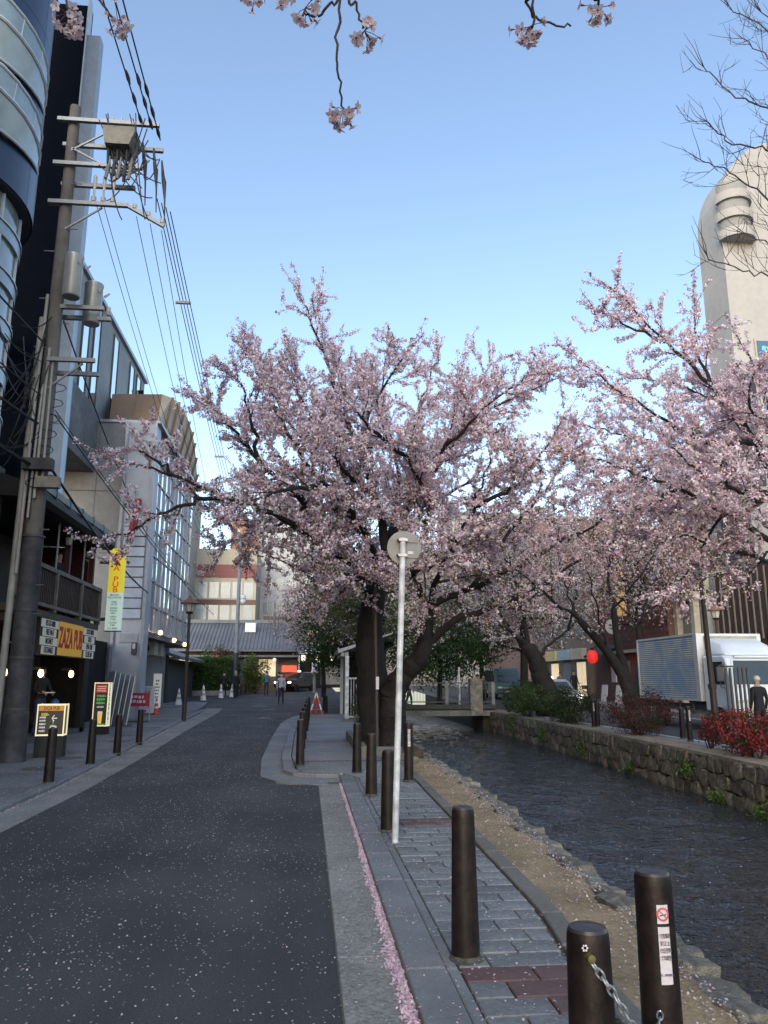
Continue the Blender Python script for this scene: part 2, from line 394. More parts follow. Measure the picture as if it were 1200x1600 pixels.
# the water surface itself carries small real ripples near the camera
ny, nx = 260, 110
yy = np.linspace(-8,1,ny)**1; yy = 3+ (np.linspace(0,1,ny)**1.6)*40
yv = np.concatenate([[-10,0],yy,[60,120]]); xs = np.linspace(0,1,nx)
V = []; rr = np.random.default_rng(3)
X = np.array([[lerp(RB,y)-.15+(lerp(FW,y)+.2-lerp(RB,y)+.15)*t for t in xs] for y in yv]); Y = np.repeat(yv[:,None],nx,1)
Z = np.full_like(X,WZ)
for k in range(14):
    a = rr.uniform(-.9,.9)+math.pi/2; f = rr.uniform(3,11); Z += .006*np.sin((X*math.cos(a)+Y*math.sin(a))*f+rr.uniform(0,6)+1.5*np.sin(X*1.7+k)+1.1*np.sin(Y*.9+k*2))
V = np.stack([X,Y,Z],-1).reshape(-1,3); ii = np.arange(len(yv)*nx).reshape(len(yv),nx)
F = np.stack([ii[:-1,:-1],ii[:-1,1:],ii[1:,1:],ii[1:,:-1]],-1).reshape(-1,4)
wo = link('water', fast_mesh('water', V, F, [water_mat()])); wo.data.polygons.foreach_set('use_smooth',[True]*len(wo.data.polygons)); structure(wo)
structure(strip('riverbed', lambda y: lerp(RB,y)-.2, lambda y: lerp(FW,y)+.3, -20, 140, -1.3, mat('bed',(.03,.03,.025),.9,.4,5), 4))
# stones: a handful of chipped block meshes shared between all stones
def chip_mesh(name, m, seed, sx, sy, sz, rough=.12):
    r = random.Random(seed); import bmesh
    bm = bmesh.new(); bmesh.ops.create_cube(bm, size=1.0); bmesh.ops.subdivide_edges(bm, edges=bm.edges[:], cuts=1, use_grid_fill=True)
    for v in bm.verts:
        c = v.co; l = max(abs(c.x),abs(c.y),abs(c.z)); k = .5/ c.length if c.length>0 else 1
        c *= (1-.55)+.55*k*(l*2 if l else 1)
        c += Vector((r.uniform(-1,1),r.uniform(-1,1),r.uniform(-1,1)))*rough*.6
        v.co = Vector((c.x*sx,c.y*sy,c.z*sz))
    me = bpy.data.meshes.new(name); bm.to_mesh(me); bm.free(); me.materials.append(m)
    me.polygons.foreach_set('use_smooth',[True]*len(me.polygons)); me.set_sharp_from_angle(angle=R(35)); return me
boul = [chip_mesh('bank_stone',M_stone,k,1,1,1,.13) for k in range(7)]
wst = [chip_mesh('wall_stone',M_wallst,20+k,1,1,1,.16) for k in range(9)]
# near bank
nb = structure(strip('bank_face', lambda y: lerp(RB,y)-.25, lambda y: lerp(RB,y)+.03, -8, 39, -.1, M_mortar, .6, 1.1))
rng = random.Random(21); y = .6
while y < 30:
    L = rng.uniform(.20,.50)*(1 if y<18 else 1.4); w = rng.uniform(.22,.36)
    o = link('bank_stone', rng.choice(boul), nb, (lerp(RB,y+L/2)-.06+rng.uniform(-.05,.05), y+L/2, -.07+rng.uniform(-.03,.02)), (rng.uniform(-.08,.08),rng.uniform(-.05,.1),rng.uniform(-.25,.25)), (w,L*.98,rng.uniform(.17,.27)))
    o2 = link('bank_stone', rng.choice(boul), nb, (lerp(RB,y+L/2)+.0, y+L/2, -.42), (0,0,rng.uniform(-.1,.1)), (.32,L,.5)) if y<24 else None
    y += L*.93
y = 28.0
# far wall: courses of irregular stones
fw = empty('river_wall',(0,0,0),0,'mossy rubble stone retaining wall along the far side of the river','wall')
strip('wall_core', lambda y: lerp(FW,y)+.06, lambda y: lerp(FW,y)+.32, -8, 60, -.04, M_mortar, 1, 1.25, fw)
strip('coping', lambda y: lerp(FW,y)-.02, lambda y: lerp(FW,y)+.34, -8, 40, .035, mat('coping_stone',(.19,.17,.135),.9,.3,12,bump=.5,stain=.3,stainscale=1.5), .8, .07, fw)
rng = random.Random(33)
cnt = 0
for ci,(z0,h) in enumerate(((-.98,.36),(-.65,.34),(-.33,.32))):
    y = 10.5+.21*ci; far = MB()
    while y < 41:
        L = rng.uniform(.30,.62)*(1 if y<28 else 1.35); hh = h*rng.uniform(.92,1.12)
        fx = lerp(FW,y+L/2); nx_ = (lerp(FW,y+L)-lerp(FW,y))/L
        o = link('wall_stone', rng.choice(wst), fw, (fx+.05+rng.uniform(-.025,.03)-.03*ci*0, y+L/2, z0+h/2+rng.uniform(-.02,.02)),
                 (rng.choice((0,math.pi))+rng.uniform(-.1,.1), rng.uniform(-.06,.06), -math.atan(nx_)+rng.uniform(-.06,.06)), (.26,L*1.03,hh*1.06))
        cnt += 1; y += L*.97
# ferns and moss on the far wall
def leafy(name, P, N, size, m, seed, parent=None, aspect=.6, cols=None):
    rg = np.random.default_rng(seed); V,F = scatter_quads(P,N,size,rg,aspect,.25)
    c4 = None
    if cols is not None: c4 = np.repeat(np.concatenate([cols,np.ones((len(cols),1))],1),4,0)
    return link(name, fast_mesh(name,V,F,[m],c4), parent)
def leaf_mat(name, trans=.35, rough=.55):
    m = bpy.data.materials.new(name); m.use_nodes = True; n = m.node_tree.nodes; l = m.node_tree.links
    at = n.new('ShaderNodeAttribute'); at.attribute_name = 'Col'
    b = n['Principled BSDF']; b.inputs['Roughness'].default_value = rough; b.inputs['Specular IOR Level'].default_value = .3
    l.new(at.outputs['Color'], b.inputs['Base Color'])
    tr = n.new('ShaderNodeBsdfTranslucent'); l.new(at.outputs['Color'], tr.inputs['Color'])
    mx = n.new('ShaderNodeMixShader'); mx.inputs[0].default_value = trans
    l.new(b.outputs[0], mx.inputs[1]); l.new(tr.outputs[0], mx.inputs[2]); l.new(mx.outputs[0], n['Material Output'].inputs['Surface'])
    return m
M_leaf = leaf_mat('leaf'); M_petal = leaf_mat('petal', .42, .6)
def tones(n, rg, pal, jit=.25):
    """per-item colours drawn from a palette [(rgb, weight), ...]"""
    cs = np.array([p for p,_ in pal]); w = np.array([q for _,q in pal],float); w /= w.sum()
    c = cs[rg.choice(len(cs),size=n,p=w)]; return np.clip(c*(1+rg.uniform(-jit,jit,size=(n,1))),0,1)
GREEN = [((.06,.10,.025),3),((.04,.075,.02),3),((.10,.13,.04),1)]
for k,(y,z,s,n_) in enumerate(((17.1,-.35,.30,420),(15.6,-.75,.22,260),(13.9,-.8,.25,300),(20.6,-.7,.2,220),(24.5,-.5,.35,300),(29.0,-.4,.5,500),(33.5,-.35,.6,500))):
    rg = np.random.default_rng(50+k); P = np.array([lerp(FW,y)-.06,y,z])+rg.normal(size=(n_,3))*np.array([.10,s*.55,s*.4]); P[:,0] = np.minimum(P[:,0], lerp(FW,y)+.02)
    N = rand_dirs(n_,rg)+np.array([-.6,0,.5]); N /= np.linalg.norm(N,axis=1,keepdims=True)
    pl = empty('fern',(lerp(FW,y)-.02,y,z),0,None,'plant','ferns on the river wall')
    pl['label'] = ['bright green fern tuft high on the wall below the brown shrub','low fern tuft at the water line left of the largest one','fern tuft at the water line nearest the right edge','small fern tuft near the water under the parked truck','fern clump on the wall below the two far bollards','wide moss and fern clump under the leaning cherry trunk','widest green clump on the wall close to the bridge'][k]
    o = leafy('fronds', P-np.array(pl.location), N, rg.uniform(.04,.09,n_), M_leaf, k, pl, .45, tones(n_,rg,[((.09,.15,.03),3),((.06,.11,.025),3)])); o['kind']='stuff'
L_MAIN = dict(trunk=[([(1.55, 16.9, -0.2), (1.49, 16.9, 0.38), (1.41, 16.9, 1.31), (1.35, 16.9, 2.39), (1.44, 16.8, 3.5)],0.43,0.25),
 ([(1.83, 16.7, -0.18), (1.79, 16.6, 0.66), (1.83, 16.5, 1.31), (2.09, 16.4, 1.71), (2.42, 16.2, 2.17), (2.5, 16.1, 3.03)],0.34,0.14)],
 limbs=[([(1.44, 16.8, 3.5), (1.66, 16.6, 4.32), (1.44, 16.4, 5.43), (1.04, 16.4, 6.59), (0.52, 16.5, 7.97), (0.1, 16.6, 9.24), (-0.3, 16.7, 10.28)],0.22),
 ([(1.44, 16.8, 3.43), (0.75, 16.0, 4.35), (-0.07, 15.5, 5.05), (-1.04, 15.0, 5.83), (-1.7, 15.0, 6.55), (-2.27, 15.0, 7.11)],0.17),
 ([(1.51, 16.8, 3.78), (0.47, 15.5, 4.1), (-0.67, 14.5, 4.62), (-1.59, 14.0, 4.86), (-2.48, 13.7, 5.15), (-3.37, 13.6, 5.34)],0.15),
 ([(-1.59, 14.0, 4.86), (-2.21, 13.6, 4.57), (-2.81, 13.4, 4.23), (-3.38, 13.2, 3.84)],0.07),
 ([(-2.48, 13.7, 5.15), (-2.81, 13.6, 5.44), (-3.19, 13.5, 5.58)],0.05),
 ([(1.66, 16.6, 4.32), (2.4, 17.5, 5.71), (3.43, 18.0, 7.15), (4.77, 18.0, 8.37), (6.56, 18.0, 9.21)],0.18),
 ([(2.5, 16.1, 3.03), (2.18, 16.0, 3.75), (2.39, 15.8, 4.61), (2.49, 15.5, 5.24), (2.04, 15.3, 6.0), (2.28, 15.5, 7.21), (2.8, 16.0, 8.7)],0.14),
 ([(2.5, 16.1, 3.05), (3.43, 15.8, 3.47), (4.19, 15.5, 3.78), (5.0, 15.0, 4.25), (5.97, 15.0, 4.77), (6.85, 15.0, 5.5)],0.13),
 ([(2.15, 16.4, 1.71), (2.91, 16.0, 2.69), (3.67, 15.7, 2.93), (4.51, 15.3, 3.3), (5.38, 15.0, 3.86), (6.34, 14.8, 4.43)],0.16),
 ([(1.44, 16.4, 5.43), (0.05, 17.3, 6.76), (-0.91, 18.0, 8.24), (-1.7, 18.4, 9.73)],0.12),
 ([(1.66, 16.6, 4.32), (2.17, 18.5, 6.26), (2.05, 20.0, 8.45), (1.37, 20.5, 10.23)],0.13),
 ([(2.4, 17.5, 5.71), (2.7, 15.2, 6.2), (3.37, 14.2, 6.78), (4.25, 13.8, 7.39)],0.1),
 ([(1.44, 16.8, 3.5), (0.9, 19.0, 4.71), (-0.34, 20.5, 5.99), (-1.83, 21.5, 7.11)],0.13),
 ([(1.49, 16.6, 3.9), (0.95, 14.5, 4.46), (0.22, 13.2, 4.94), (-0.4, 12.6, 5.61), (-0.76, 12.6, 6.52)],0.12),
 ([(2.5, 16.1, 3.03), (2.66, 14.5, 3.93), (2.99, 13.5, 4.66), (3.24, 13.0, 5.62)],0.1),
 ([(3.43, 18.0, 7.15), (4.17, 19.0, 8.89), (4.79, 19.3, 9.96)],0.09),
 ([(1.44, 16.8, 3.36), (0.63, 16.0, 3.43), (-0.1, 15.4, 3.64), (-0.79, 15.0, 3.96)],0.09),
 ([(1.04, 16.4, 6.59), (1.43, 16.0, 7.66), (2.15, 16.0, 8.83)],0.09),
 ([(1.66, 16.6, 4.32), (2.92, 19.5, 5.84), (4.64, 21.0, 7.14), (6.46, 22.0, 8.05)],0.12),
 ([(2.99, 13.5, 4.66), (3.51, 12.8, 4.86), (4.14, 12.5, 5.61)],0.07),
 ([(0.22, 13.2, 4.94), (-0.48, 12.4, 4.55), (-1.16, 12.0, 4.23)],0.07),
 ([(2.04, 15.3, 6.0), (1.13, 14.0, 6.24), (0.6, 13.4, 6.64)],0.08),
 ([(3.43, 15.8, 3.47), (4.34, 16.5, 4.64), (5.42, 17.0, 5.81), (6.26, 17.0, 7.09)],0.09),
 ([(-1.04, 15.0, 5.83), (-1.23, 14.6, 6.76), (-1.52, 14.6, 7.56)],0.07),
 ([(-0.07, 15.5, 5.05), (-0.88, 16.5, 4.69), (-1.88, 17.0, 4.48)],0.07),
 ([(1.44, 16.8, 3.43), (0.93, 14.5, 3.47), (0.41, 13.2, 3.41), (0.07, 12.6, 3.53)],0.07),
 ([(2.18, 16.0, 3.75), (2.45, 14.0, 3.67), (2.62, 13.0, 3.97)],0.06),
 ([(1.44, 16.4, 5.43), (0.67, 14.6, 5.5), (0.03, 14.2, 6.4), (-0.42, 14.2, 7.3)],0.09)])
L_RIGHT = dict(trunk=[([(9.93, 15.8, -0.05), (10.01, 15.8, 1.31), (10.04, 15.7, 2.65), (10.17, 15.6, 4.02), (10.37, 15.5, 5.28)],0.27,0.2)],
 limbs=[([(10.32, 15.5, 5.28), (9.69, 15.3, 6.66), (8.61, 15.0, 7.84), (7.67, 15.0, 8.77), (6.66, 15.0, 9.9)],0.15),
 ([(9.69, 15.3, 6.66), (8.12, 14.6, 6.39), (6.78, 14.3, 6.94), (5.39, 14.2, 7.92)],0.1),
 ([(10.14, 15.6, 4.44), (8.62, 15.0, 4.99), (7.48, 14.6, 5.39), (6.22, 14.3, 5.64), (5.02, 14.0, 5.97)],0.11),
 ([(10.32, 15.5, 5.28), (10.6, 16.0, 6.91), (11.1, 17.0, 8.73), (10.88, 17.5, 10.33)],0.13),
 ([(8.61, 15.0, 7.84), (8.68, 15.5, 8.97), (8.74, 15.6, 9.97)],0.06),
 ([(10.32, 15.5, 5.28), (10.49, 17.5, 6.55), (9.83, 19.0, 7.65), (8.68, 20.0, 8.29), (7.39, 20.0, 8.63)],0.12),
 ([(10.02, 15.6, 4.01), (8.7, 14.8, 4.14), (7.61, 14.5, 4.33), (6.59, 14.3, 4.41)],0.08),
 ([(7.67, 15.0, 8.77), (6.8, 14.8, 9.01), (6.0, 14.7, 9.3)],0.05),
 ([(9.69, 15.3, 6.66), (10.02, 17.0, 8.02), (9.72, 18.5, 9.27), (8.54, 19.0, 9.61)],0.08),
 ([(8.62, 15.0, 4.99), (7.72, 14.8, 3.86), (7.17, 14.6, 3.31)],0.05),
 ([(7.48, 14.6, 5.39), (6.58, 14.2, 4.9), (5.71, 14.0, 4.71)],0.06),
 ([(10.6, 16.0, 6.91), (9.12, 14.5, 7.09), (9.03, 14.0, 7.74)],0.07),
 ([(10.32, 15.5, 5.28), (8.18, 13.5, 5.03), (7.06, 12.8, 5.19), (6.24, 12.5, 5.67)],0.08),
 ([(9.83, 19.0, 7.65), (8.93, 19.5, 7.04), (8.02, 20.0, 6.79)],0.06),
 ([(10.14, 15.6, 4.44), (9.14, 15.4, 3.63), (8.42, 15.2, 3.26)],0.04)])
L_T3 = dict(trunk=[([(10.01, 23.5, 0.73), (9.76, 23.5, 1.59), (9.3, 23.5, 2.37), (8.36, 23.3, 3.37)],0.22,0.1),
 ([(10.01, 23.5, 0.73), (9.88, 23.6, 1.79), (9.68, 23.6, 2.57), (9.6, 23.6, 3.77)],0.15,0.09)],
 limbs=[([(8.36, 23.3, 3.37), (7.19, 23.0, 4.18), (6.16, 22.8, 4.93), (5.31, 22.5, 5.56)],0.09),
 ([(9.68, 23.6, 2.57), (10.54, 23.8, 3.39), (11.55, 24.0, 4.24), (12.39, 24.0, 5.08)],0.08),
 ([(9.6, 23.6, 3.77), (9.67, 24.0, 5.05), (10.29, 24.5, 6.43), (11.16, 25.0, 7.9)],0.08),
 ([(8.36, 23.3, 3.37), (8.15, 24.0, 4.61), (8.17, 24.5, 5.95)],0.07),
 ([(9.6, 23.6, 3.77), (10.29, 23.0, 4.71), (11.07, 22.7, 5.89)],0.06),
 ([(9.3, 23.5, 2.37), (8.72, 22.8, 3.88), (8.3, 22.3, 4.98)],0.06),
 ([(10.54, 23.8, 3.39), (11.62, 25.0, 4.78), (12.41, 26.0, 6.05)],0.05),
 ([(8.15, 24.0, 4.61), (9.64, 25.5, 6.15), (10.15, 26.0, 7.64)],0.05)])
L_T2 = dict(trunk=[([(10.58, 33.5, 0.25), (10.29, 33.5, 1.33), (9.96, 33.4, 2.29), (9.61, 33.3, 2.97)],0.52,0.3)],
 limbs=[([(9.61, 33.3, 2.97), (8.67, 33.0, 3.64), (7.44, 32.5, 4.14), (5.98, 32.0, 4.9)],0.2),
 ([(9.96, 33.4, 2.29), (10.66, 33.5, 3.12), (11.5, 33.5, 3.69), (12.5, 33.5, 4.69)],0.17),
 ([(9.61, 33.3, 2.97), (9.28, 33.0, 4.61), (8.91, 33.0, 6.3), (8.68, 33.0, 8.02)],0.18),
 ([(9.28, 33.0, 4.61), (10.96, 34.0, 6.17), (12.29, 35.0, 7.85)],0.11),
 ([(8.67, 33.0, 3.64), (7.97, 34.0, 5.55), (7.03, 35.0, 7.15)],0.1),
 ([(11.5, 33.5, 3.69), (11.42, 32.0, 5.36), (10.58, 31.0, 6.58)],0.09),
 ([(7.44, 32.5, 4.14), (6.26, 31.5, 3.53), (5.37, 31.0, 3.11)],0.07),
 ([(9.28, 33.0, 4.61), (7.82, 31.0, 5.74), (6.56, 30.0, 6.62)],0.1)])
L_BARE = dict(trunk=[([(10.93, 13.6, 0.32), (11.17, 13.6, 3.49), (11.48, 13.6, 7.4), (11.58, 13.6, 11.01)],0.26,0.14)],
 limbs=[([(11.58, 13.6, 11.01), (10.93, 13.6, 12.67), (9.87, 13.6, 13.62), (9.02, 13.6, 13.95), (8.36, 13.6, 14.62)],0.042),
 ([(11.48, 13.6, 7.4), (10.43, 13.5, 9.41), (9.59, 13.4, 11.05), (8.69, 13.4, 11.82), (7.95, 13.4, 12.14)],0.042),
 ([(11.58, 13.6, 11.01), (11.26, 13.8, 14.14), (10.39, 13.9, 15.85), (9.31, 13.9, 16.61)],0.042),
 ([(11.51, 13.6, 9.52), (10.35, 13.2, 11.41), (9.19, 13.0, 12.16), (8.37, 13.0, 12.24), (7.94, 13.0, 12.74)],0.036),
 ([(11.56, 13.6, 7.95), (10.29, 13.2, 8.82), (9.27, 13.0, 9.35), (8.47, 13.0, 9.34), (7.65, 13.0, 9.68)],0.03),
 ([(11.58, 13.6, 11.01), (11.8, 14.6, 14.0), (11.33, 15.0, 15.88), (10.29, 15.0, 16.89)],0.036),
 ([(11.44, 13.6, 7.12), (10.23, 13.4, 8.36), (9.27, 13.2, 9.96), (8.63, 13.2, 10.35)],0.03),
 ([(11.54, 13.6, 11.77), (10.23, 13.0, 13.85), (9.28, 12.8, 15.33)],0.036)])
# ------------------------------------------------------------------ trees
M_bark = mat('cherry_bark',(.013,.0105,.0105),.85,.5,9,bump=.9,bscale=26,stain=.3,stainscale=2)
M_twig = mat('twig_bark',(.030,.020,.022),.8,.3,9)
def catmull(P, per=5):
    P = [Vector(p) for p in P]; out = []
    for i in range(len(P)-1):
        p0 = P[max(i-1,0)]; p1 = P[i]; p2 = P[i+1]; p3 = P[min(i+2,len(P)-1)]
        for k in range(per):
            t = k/per; out.append(.5*((2*p1)+(p2-p0)*t+(2*p0-5*p1+4*p2-p3)*t*t+(3*p1-p0-3*p2+p3)*t**3))
    out.append(P[-1]); return out
def rv(r): return Vector((r.gauss(0,1),r.gauss(0,1),r.gauss(0,1)))
def shoot(r, p, d, L, nseg, up, wob):
    pts = [p.copy()]; d = d.normalized()
    for i in range(nseg):
        d = (d+rv(r)*wob+Vector((0,0,up))).normalized(); p = p+d*(L/nseg); pts.append(p.copy())
    return pts
def side(r, t, ang, upb):
    a = t.cross(rv(r)); a.normalize(); return (t*math.cos(ang)+a*math.sin(ang)+Vector((0,0,upb))).normalized()
def grow(spec, seed, gap2=.42, gap3=.30, len2=1.9, len3=.85, up2=.06, dens=.075, spur=True, gap4=None, len4=.35, fade=.2, bias=.22):
    """hand-placed limbs, procedural side branches; returns (trunk MB, [limb MBs], twig MB, blossom points)"""
    r = random.Random(seed); T = MB(); limbs = []; tw = MB(); B = []
    for P,r0,r1 in spec['trunk']:
        c = catmull(P,6); n = len(c)
        rad = [ (r0+(r1-r0)*i/(n-1))*(1+.045*r.uniform(-1,1))*(1.0+ .75*max(0,1-i/4.0)*.6) for i in range(n)]
        T.tube([p+rv(r)*rad[i]*.06 for i,p in enumerate(c)], rad, 12)
    for li,(P,r0) in enumerate(spec['limbs']):
        gm,lm_ = spec.get('thin',{}).get(li,(1,1)); lb = MB(); c = catmull(P,6); c = [p+rv(r)*.028*(1 if 0<i<len(c)-1 else 0) for i,p in enumerate(c)]; n = len(c)
        rl = [max(.009, r0*.62*(1-(i/(n-1))**.75)+.010) for i in range(n)]
        lb.tube(c, rl, 7); limbs.append(lb)
        acc = 0; tot = sum((c[i+1]-c[i]).length for i in range(n-1)); s = 0; nxt = tot*fade
        for i in range(n-1):
            seg = c[i+1]-c[i]; L = seg.length; t = seg.normalized()
            while nxt < s+L:
                p = c[i]+t*(nxt-s); u = nxt/tot
                l2 = lm_*len2*(1.0-.72*u)*r.uniform(.45,1.15)
                pts = shoot(r,p,side(r,t,R(r.uniform(32,68)),bias),l2,6,up2,.10)
                rr = max(.008, min(rl[i]*.55,.035)); tw.tube(pts,[rr*(1-k/6*.8) for k in range(7)],4)
                emit(B,r,pts,dens,.22)
                # tertiary
                a3 = r.uniform(.1,.3)
                while a3 < l2:
                    k = min(5,int(a3/l2*6)); q = pts[k].lerp(pts[k+1], a3/l2*6-k); t2 = (pts[k+1]-pts[k]).normalized()
                    l3 = len3*r.uniform(.35,1.1)*(1-.3*a3/l2); p3 = shoot(r,q,side(r,t2,R(r.uniform(30,70)),.15),l3,4,up2,.12)
                    tw.tube(p3,[.008,.007,.006,.005,.003],3,False); emit(B,r,p3,dens,.0)
                    if gap4:
                        a4 = r.uniform(.08,.2)
                        while a4 < l3:
                            k4 = min(3,int(a4/l3*4)); q4 = p3[k4].lerp(p3[k4+1], a4/l3*4-k4)
                            p4 = shoot(r,q4,side(r,(p3[k4+1]-p3[k4]).normalized(),R(r.uniform(25,60)),.15),len4*r.uniform(.4,1.2),2,up2,.1)
                            tw.tube(p4,[.005,.004,.003],3,False); emit(B,r,p4,dens,.0); a4 += gap4*r.uniform(.6,1.5)
                    a3 += gap3*r.uniform(.6,1.5)
                nxt += gm*gap2*r.uniform(.6,1.4)
            s += L
        emit(B,r,c[int(n*.62):],dens*1.3,0)
        # leader twigs at the limb's end
        for k in range(3):
            p3 = shoot(r,c[-1],((c[-1]-c[-2]).normalized()+rv(r)*.25),len3*r.uniform(.5,1.1),4,.05,.1); tw.tube(p3,[.009,.008,.006,.005,.003],3,False); emit(B,r,p3,dens,0)
    return T, limbs, tw, B
def emit(B, r, pts, dens, skip):
    L = sum((pts[i+1]-pts[i]).length for i in range(len(pts)-1)); s = 0; nxt = L*skip
    for i in range(len(pts)-1):
        l = (pts[i+1]-pts[i]).length
        while nxt < s+l:
            p = pts[i].lerp(pts[i+1],(nxt-s)/max(l,1e-6)); B.append((p.x,p.y,p.z)); nxt += dens*r.uniform(.4,1.7)
        s += l
BLOSSOM = [((.72,.585,.645),5),((.79,.69,.74),4),((.61,.42,.49),2.2),((.45,.25,.31),1.0),((.82,.76,.80),2.5)]
def crown(name, B, parent, seed, per=9, size=.036, spread=.055, pal=BLOSSOM, leafpal=None, leaffrac=.07, keep=1.0, zlean=None):
    rg = np.random.default_rng(seed); C = np.array(B)
    if keep < 1: C = C[rg.random(len(C))<keep]
    k = rg.integers(max(2,per-4),per+4,len(C)); idx = np.repeat(np.arange(len(C)),k); n = len(idx)
    N = rand_dirs(n,rg); P = C[idx]+N*rg.uniform(.25,1,size=(n,1))**.6*spread*rg.uniform(.6,1.3,len(C))[idx][:,None]
    N2 = N+rand_dirs(n,rg)*.8; N2 /= np.linalg.norm(N2,axis=1,keepdims=True)
    base = tones(len(C),rg,pal,.10)[idx]; col = np.clip(base*(1+rg.uniform(-.12,.12,size=(n,1))),0,1)
    if leafpal:
        # young leaves: whole clumps of them, more in some boughs than in others
        f = .5+.5*np.sin(C[:,0]*1.1+1.3)*np.sin(C[:,1]*.9+.4)*np.sin(C[:,2]*1.3)
        pz = leaffrac*(.3+1.4*f)
        if zlean is not None: pz = pz*np.clip(1+(zlean-C[:,2])*.55,.15,6)
        lf = (rg.random(len(C))<pz)[idx]; sub = lf & (rg.random(n)<.75)
        col[sub] = tones(int(sub.sum()),rg,leafpal,.25)
    V,F = scatter_quads(P,N2,size*rg.uniform(.75,1.25,n),rg,.95,.35)
    o = link(name, fast_mesh(name,V,F,[M_petal],np.repeat(np.concatenate([col,np.ones((n,1))],1),4,0)), parent); o['kind'] = 'stuff'; return o
def tree(name, spec, seed, label, cat, loc, group=None, crownkw=None, bark=None, **kw):
    t = empty(name, loc, 0, label, cat, group); T,limbs,tw,B = grow(spec, seed, **kw); inv = Vector(loc)
    def ob(b,n,m,par,sm=True):
        o = b.build(n,m,par,sm); o.matrix_parent_inverse = Matrix.Translation(-inv) if par is t else Matrix.Identity(4); return o
    tr = ob(T,'trunk',bark or M_bark,t)
    for lb in limbs: ob(lb,'branch',bark or M_bark,t)
    o = ob(tw,'twigs',M_twig,t,False); o['kind'] = 'stuff'
    if crownkw is not None:
        c = crown('crown',B,t,seed+1,**crownkw); c.matrix_parent_inverse = Matrix.Translation(-inv)
    print('TREE',seed,'clusters',len(B)); return t, B
L_MAIN['thin'] = {0:(1,.85),1:(1.15,.8),2:(1.7,.55),3:(1.6,.55),4:(2.2,.45),7:(1.7,.7),8:(1.8,.7),16:(1.4,.7),20:(1.2,.7)}; L_RIGHT['thin'] = {0:(1.15,.72),1:(1.3,.75),3:(1.4,.75),4:(1.3,.6),6:(1.4,.8),7:(1.3,.7),9:(1.3,.7),14:(1.3,.7)}
BRONZE = [((.16,.10,.05),2),((.13,.13,.045),3),((.09,.12,.035),3),((.22,.09,.07),1)]
OLIVE = [((.12,.13,.045),3),((.08,.11,.03),3),((.18,.15,.07),1)]
t,B1 = tree('cherry_tree', L_MAIN, 11, 'large twin-trunked cherry tree in full blossom on the near bank beside the pavement', 'tree', (1.6,16.9,.0),
    group='cherry trees along the river', crownkw=dict(per=9,size=.038,spread=.064,leafpal=BRONZE,leaffrac=.14,zlean=5.0), gap2=.24, gap3=.20, gap4=.19, len2=1.9, len3=.85, dens=.073, up2=.025, bias=.10)
t,B2 = tree('cherry_tree', L_RIGHT, 23, 'blossoming cherry tree whose dark trunk stands at the right edge in front of the truck', 'tree', (9.95,15.8,.0),
    group='cherry trees along the river', crownkw=dict(per=9,size=.042,spread=.066,leafpal=BRONZE,leaffrac=.10,zlean=5), gap2=.23, gap3=.20, gap4=.20, len2=1.85, len3=.80, dens=.080, up2=.03, bias=.12)
PALE = [((.62,.54,.54),5),((.70,.64,.64),4),((.50,.40,.42),2)]
t,B3 = tree('cherry_tree', L_T3, 37, 'slender forked cherry tree with sparse pale blossom behind the brown shrub', 'tree', (10.1,23.5,.0),
    group='cherry trees along the river', crownkw=dict(per=6,size=.045,spread=.06,pal=PALE,leafpal=OLIVE,leaffrac=.33), gap2=.5, gap3=.34, len2=1.9, len3=.85, dens=.10)
t,B4 = tree('cherry_tree', L_T2, 41, 'thick dark leaning cherry tree on the far bank near the bridge', 'tree', (10.3,33.5,.0),
    group='cherry trees along the river', crownkw=dict(per=7,size=.06,spread=.08,pal=PALE,leafpal=OLIVE,leaffrac=.30), gap2=.5, gap3=.36, len2=2.6, len3=1.1, dens=.13)
tree('bare_tree', L_BARE, 53, 'leafless tree with fine upswept twigs reaching in at the upper right', 'tree', (12.6,13.6,.0), gap2=.30, gap3=.30, gap4=.25, len4=.4, len2=1.9, len3=.9, up2=.14, dens=50, fade=.35,
    bark=mat('bare_bark',(.035,.032,.035),.8,.3,9))
# ------------------------------------------------------------------ petals lying about
def petals(name, P, m, seed, size, label, tilt=.25, kindlab='petals', pal=[((.72,.62,.64),4),((.60,.50,.52),2),((.40,.35,.36),2),((.74,.56,.61),2)]):
    rg = np.random.default_rng(seed); n = len(P); N = rg.normal(size=(n,3))*tilt+np.array([0,0,1]); N /= np.linalg.norm(N,axis=1,keepdims=True)
    col = tones(n,rg,pal,.12)
    V,F = scatter_quads(P,N,size*rg.uniform(.6,1.15,n),rg,.75,.2)
    o = link(name, fast_mesh(name,V,F,[M_petal],np.repeat(np.concatenate([col,np.ones((n,1))],1),4,0))); o['kind']='stuff'; o['label']=label; o['category']=kindlab; return o
rg = np.random.default_rng(77)
n = 30000; y = 2.5+36*rg.random(n)**1.6; xl = np.array([lerp(LK,v) for v in y]); x = xl+(np.where(y<12.3,.2,-.7)-xl)*rg.random(n)
cl = .5+.5*np.sin(x*2.1+np.sin(y*.8)*2)*np.sin(y*.55+x*.4); ok = rg.random(n)<(.28+.72*cl**1.6); x,y = x[ok],y[ok]
petals('petal_scatter', np.stack([x,y,np.full(len(x),.007)+np.maximum(0,y-38)*.022],1), None, 1, .0145, 'pale cherry petals scattered over the dark asphalt')
n = 15000; y = 2.6+9.6*rg.random(n)**1.25; w = .012+.045*np.clip((8.5-y)/5,0.1,1)*(.75+.35*np.sin(y*5)*np.sin(y*2.3)); x = .545-np.abs(rg.normal(size=n))*w*.75
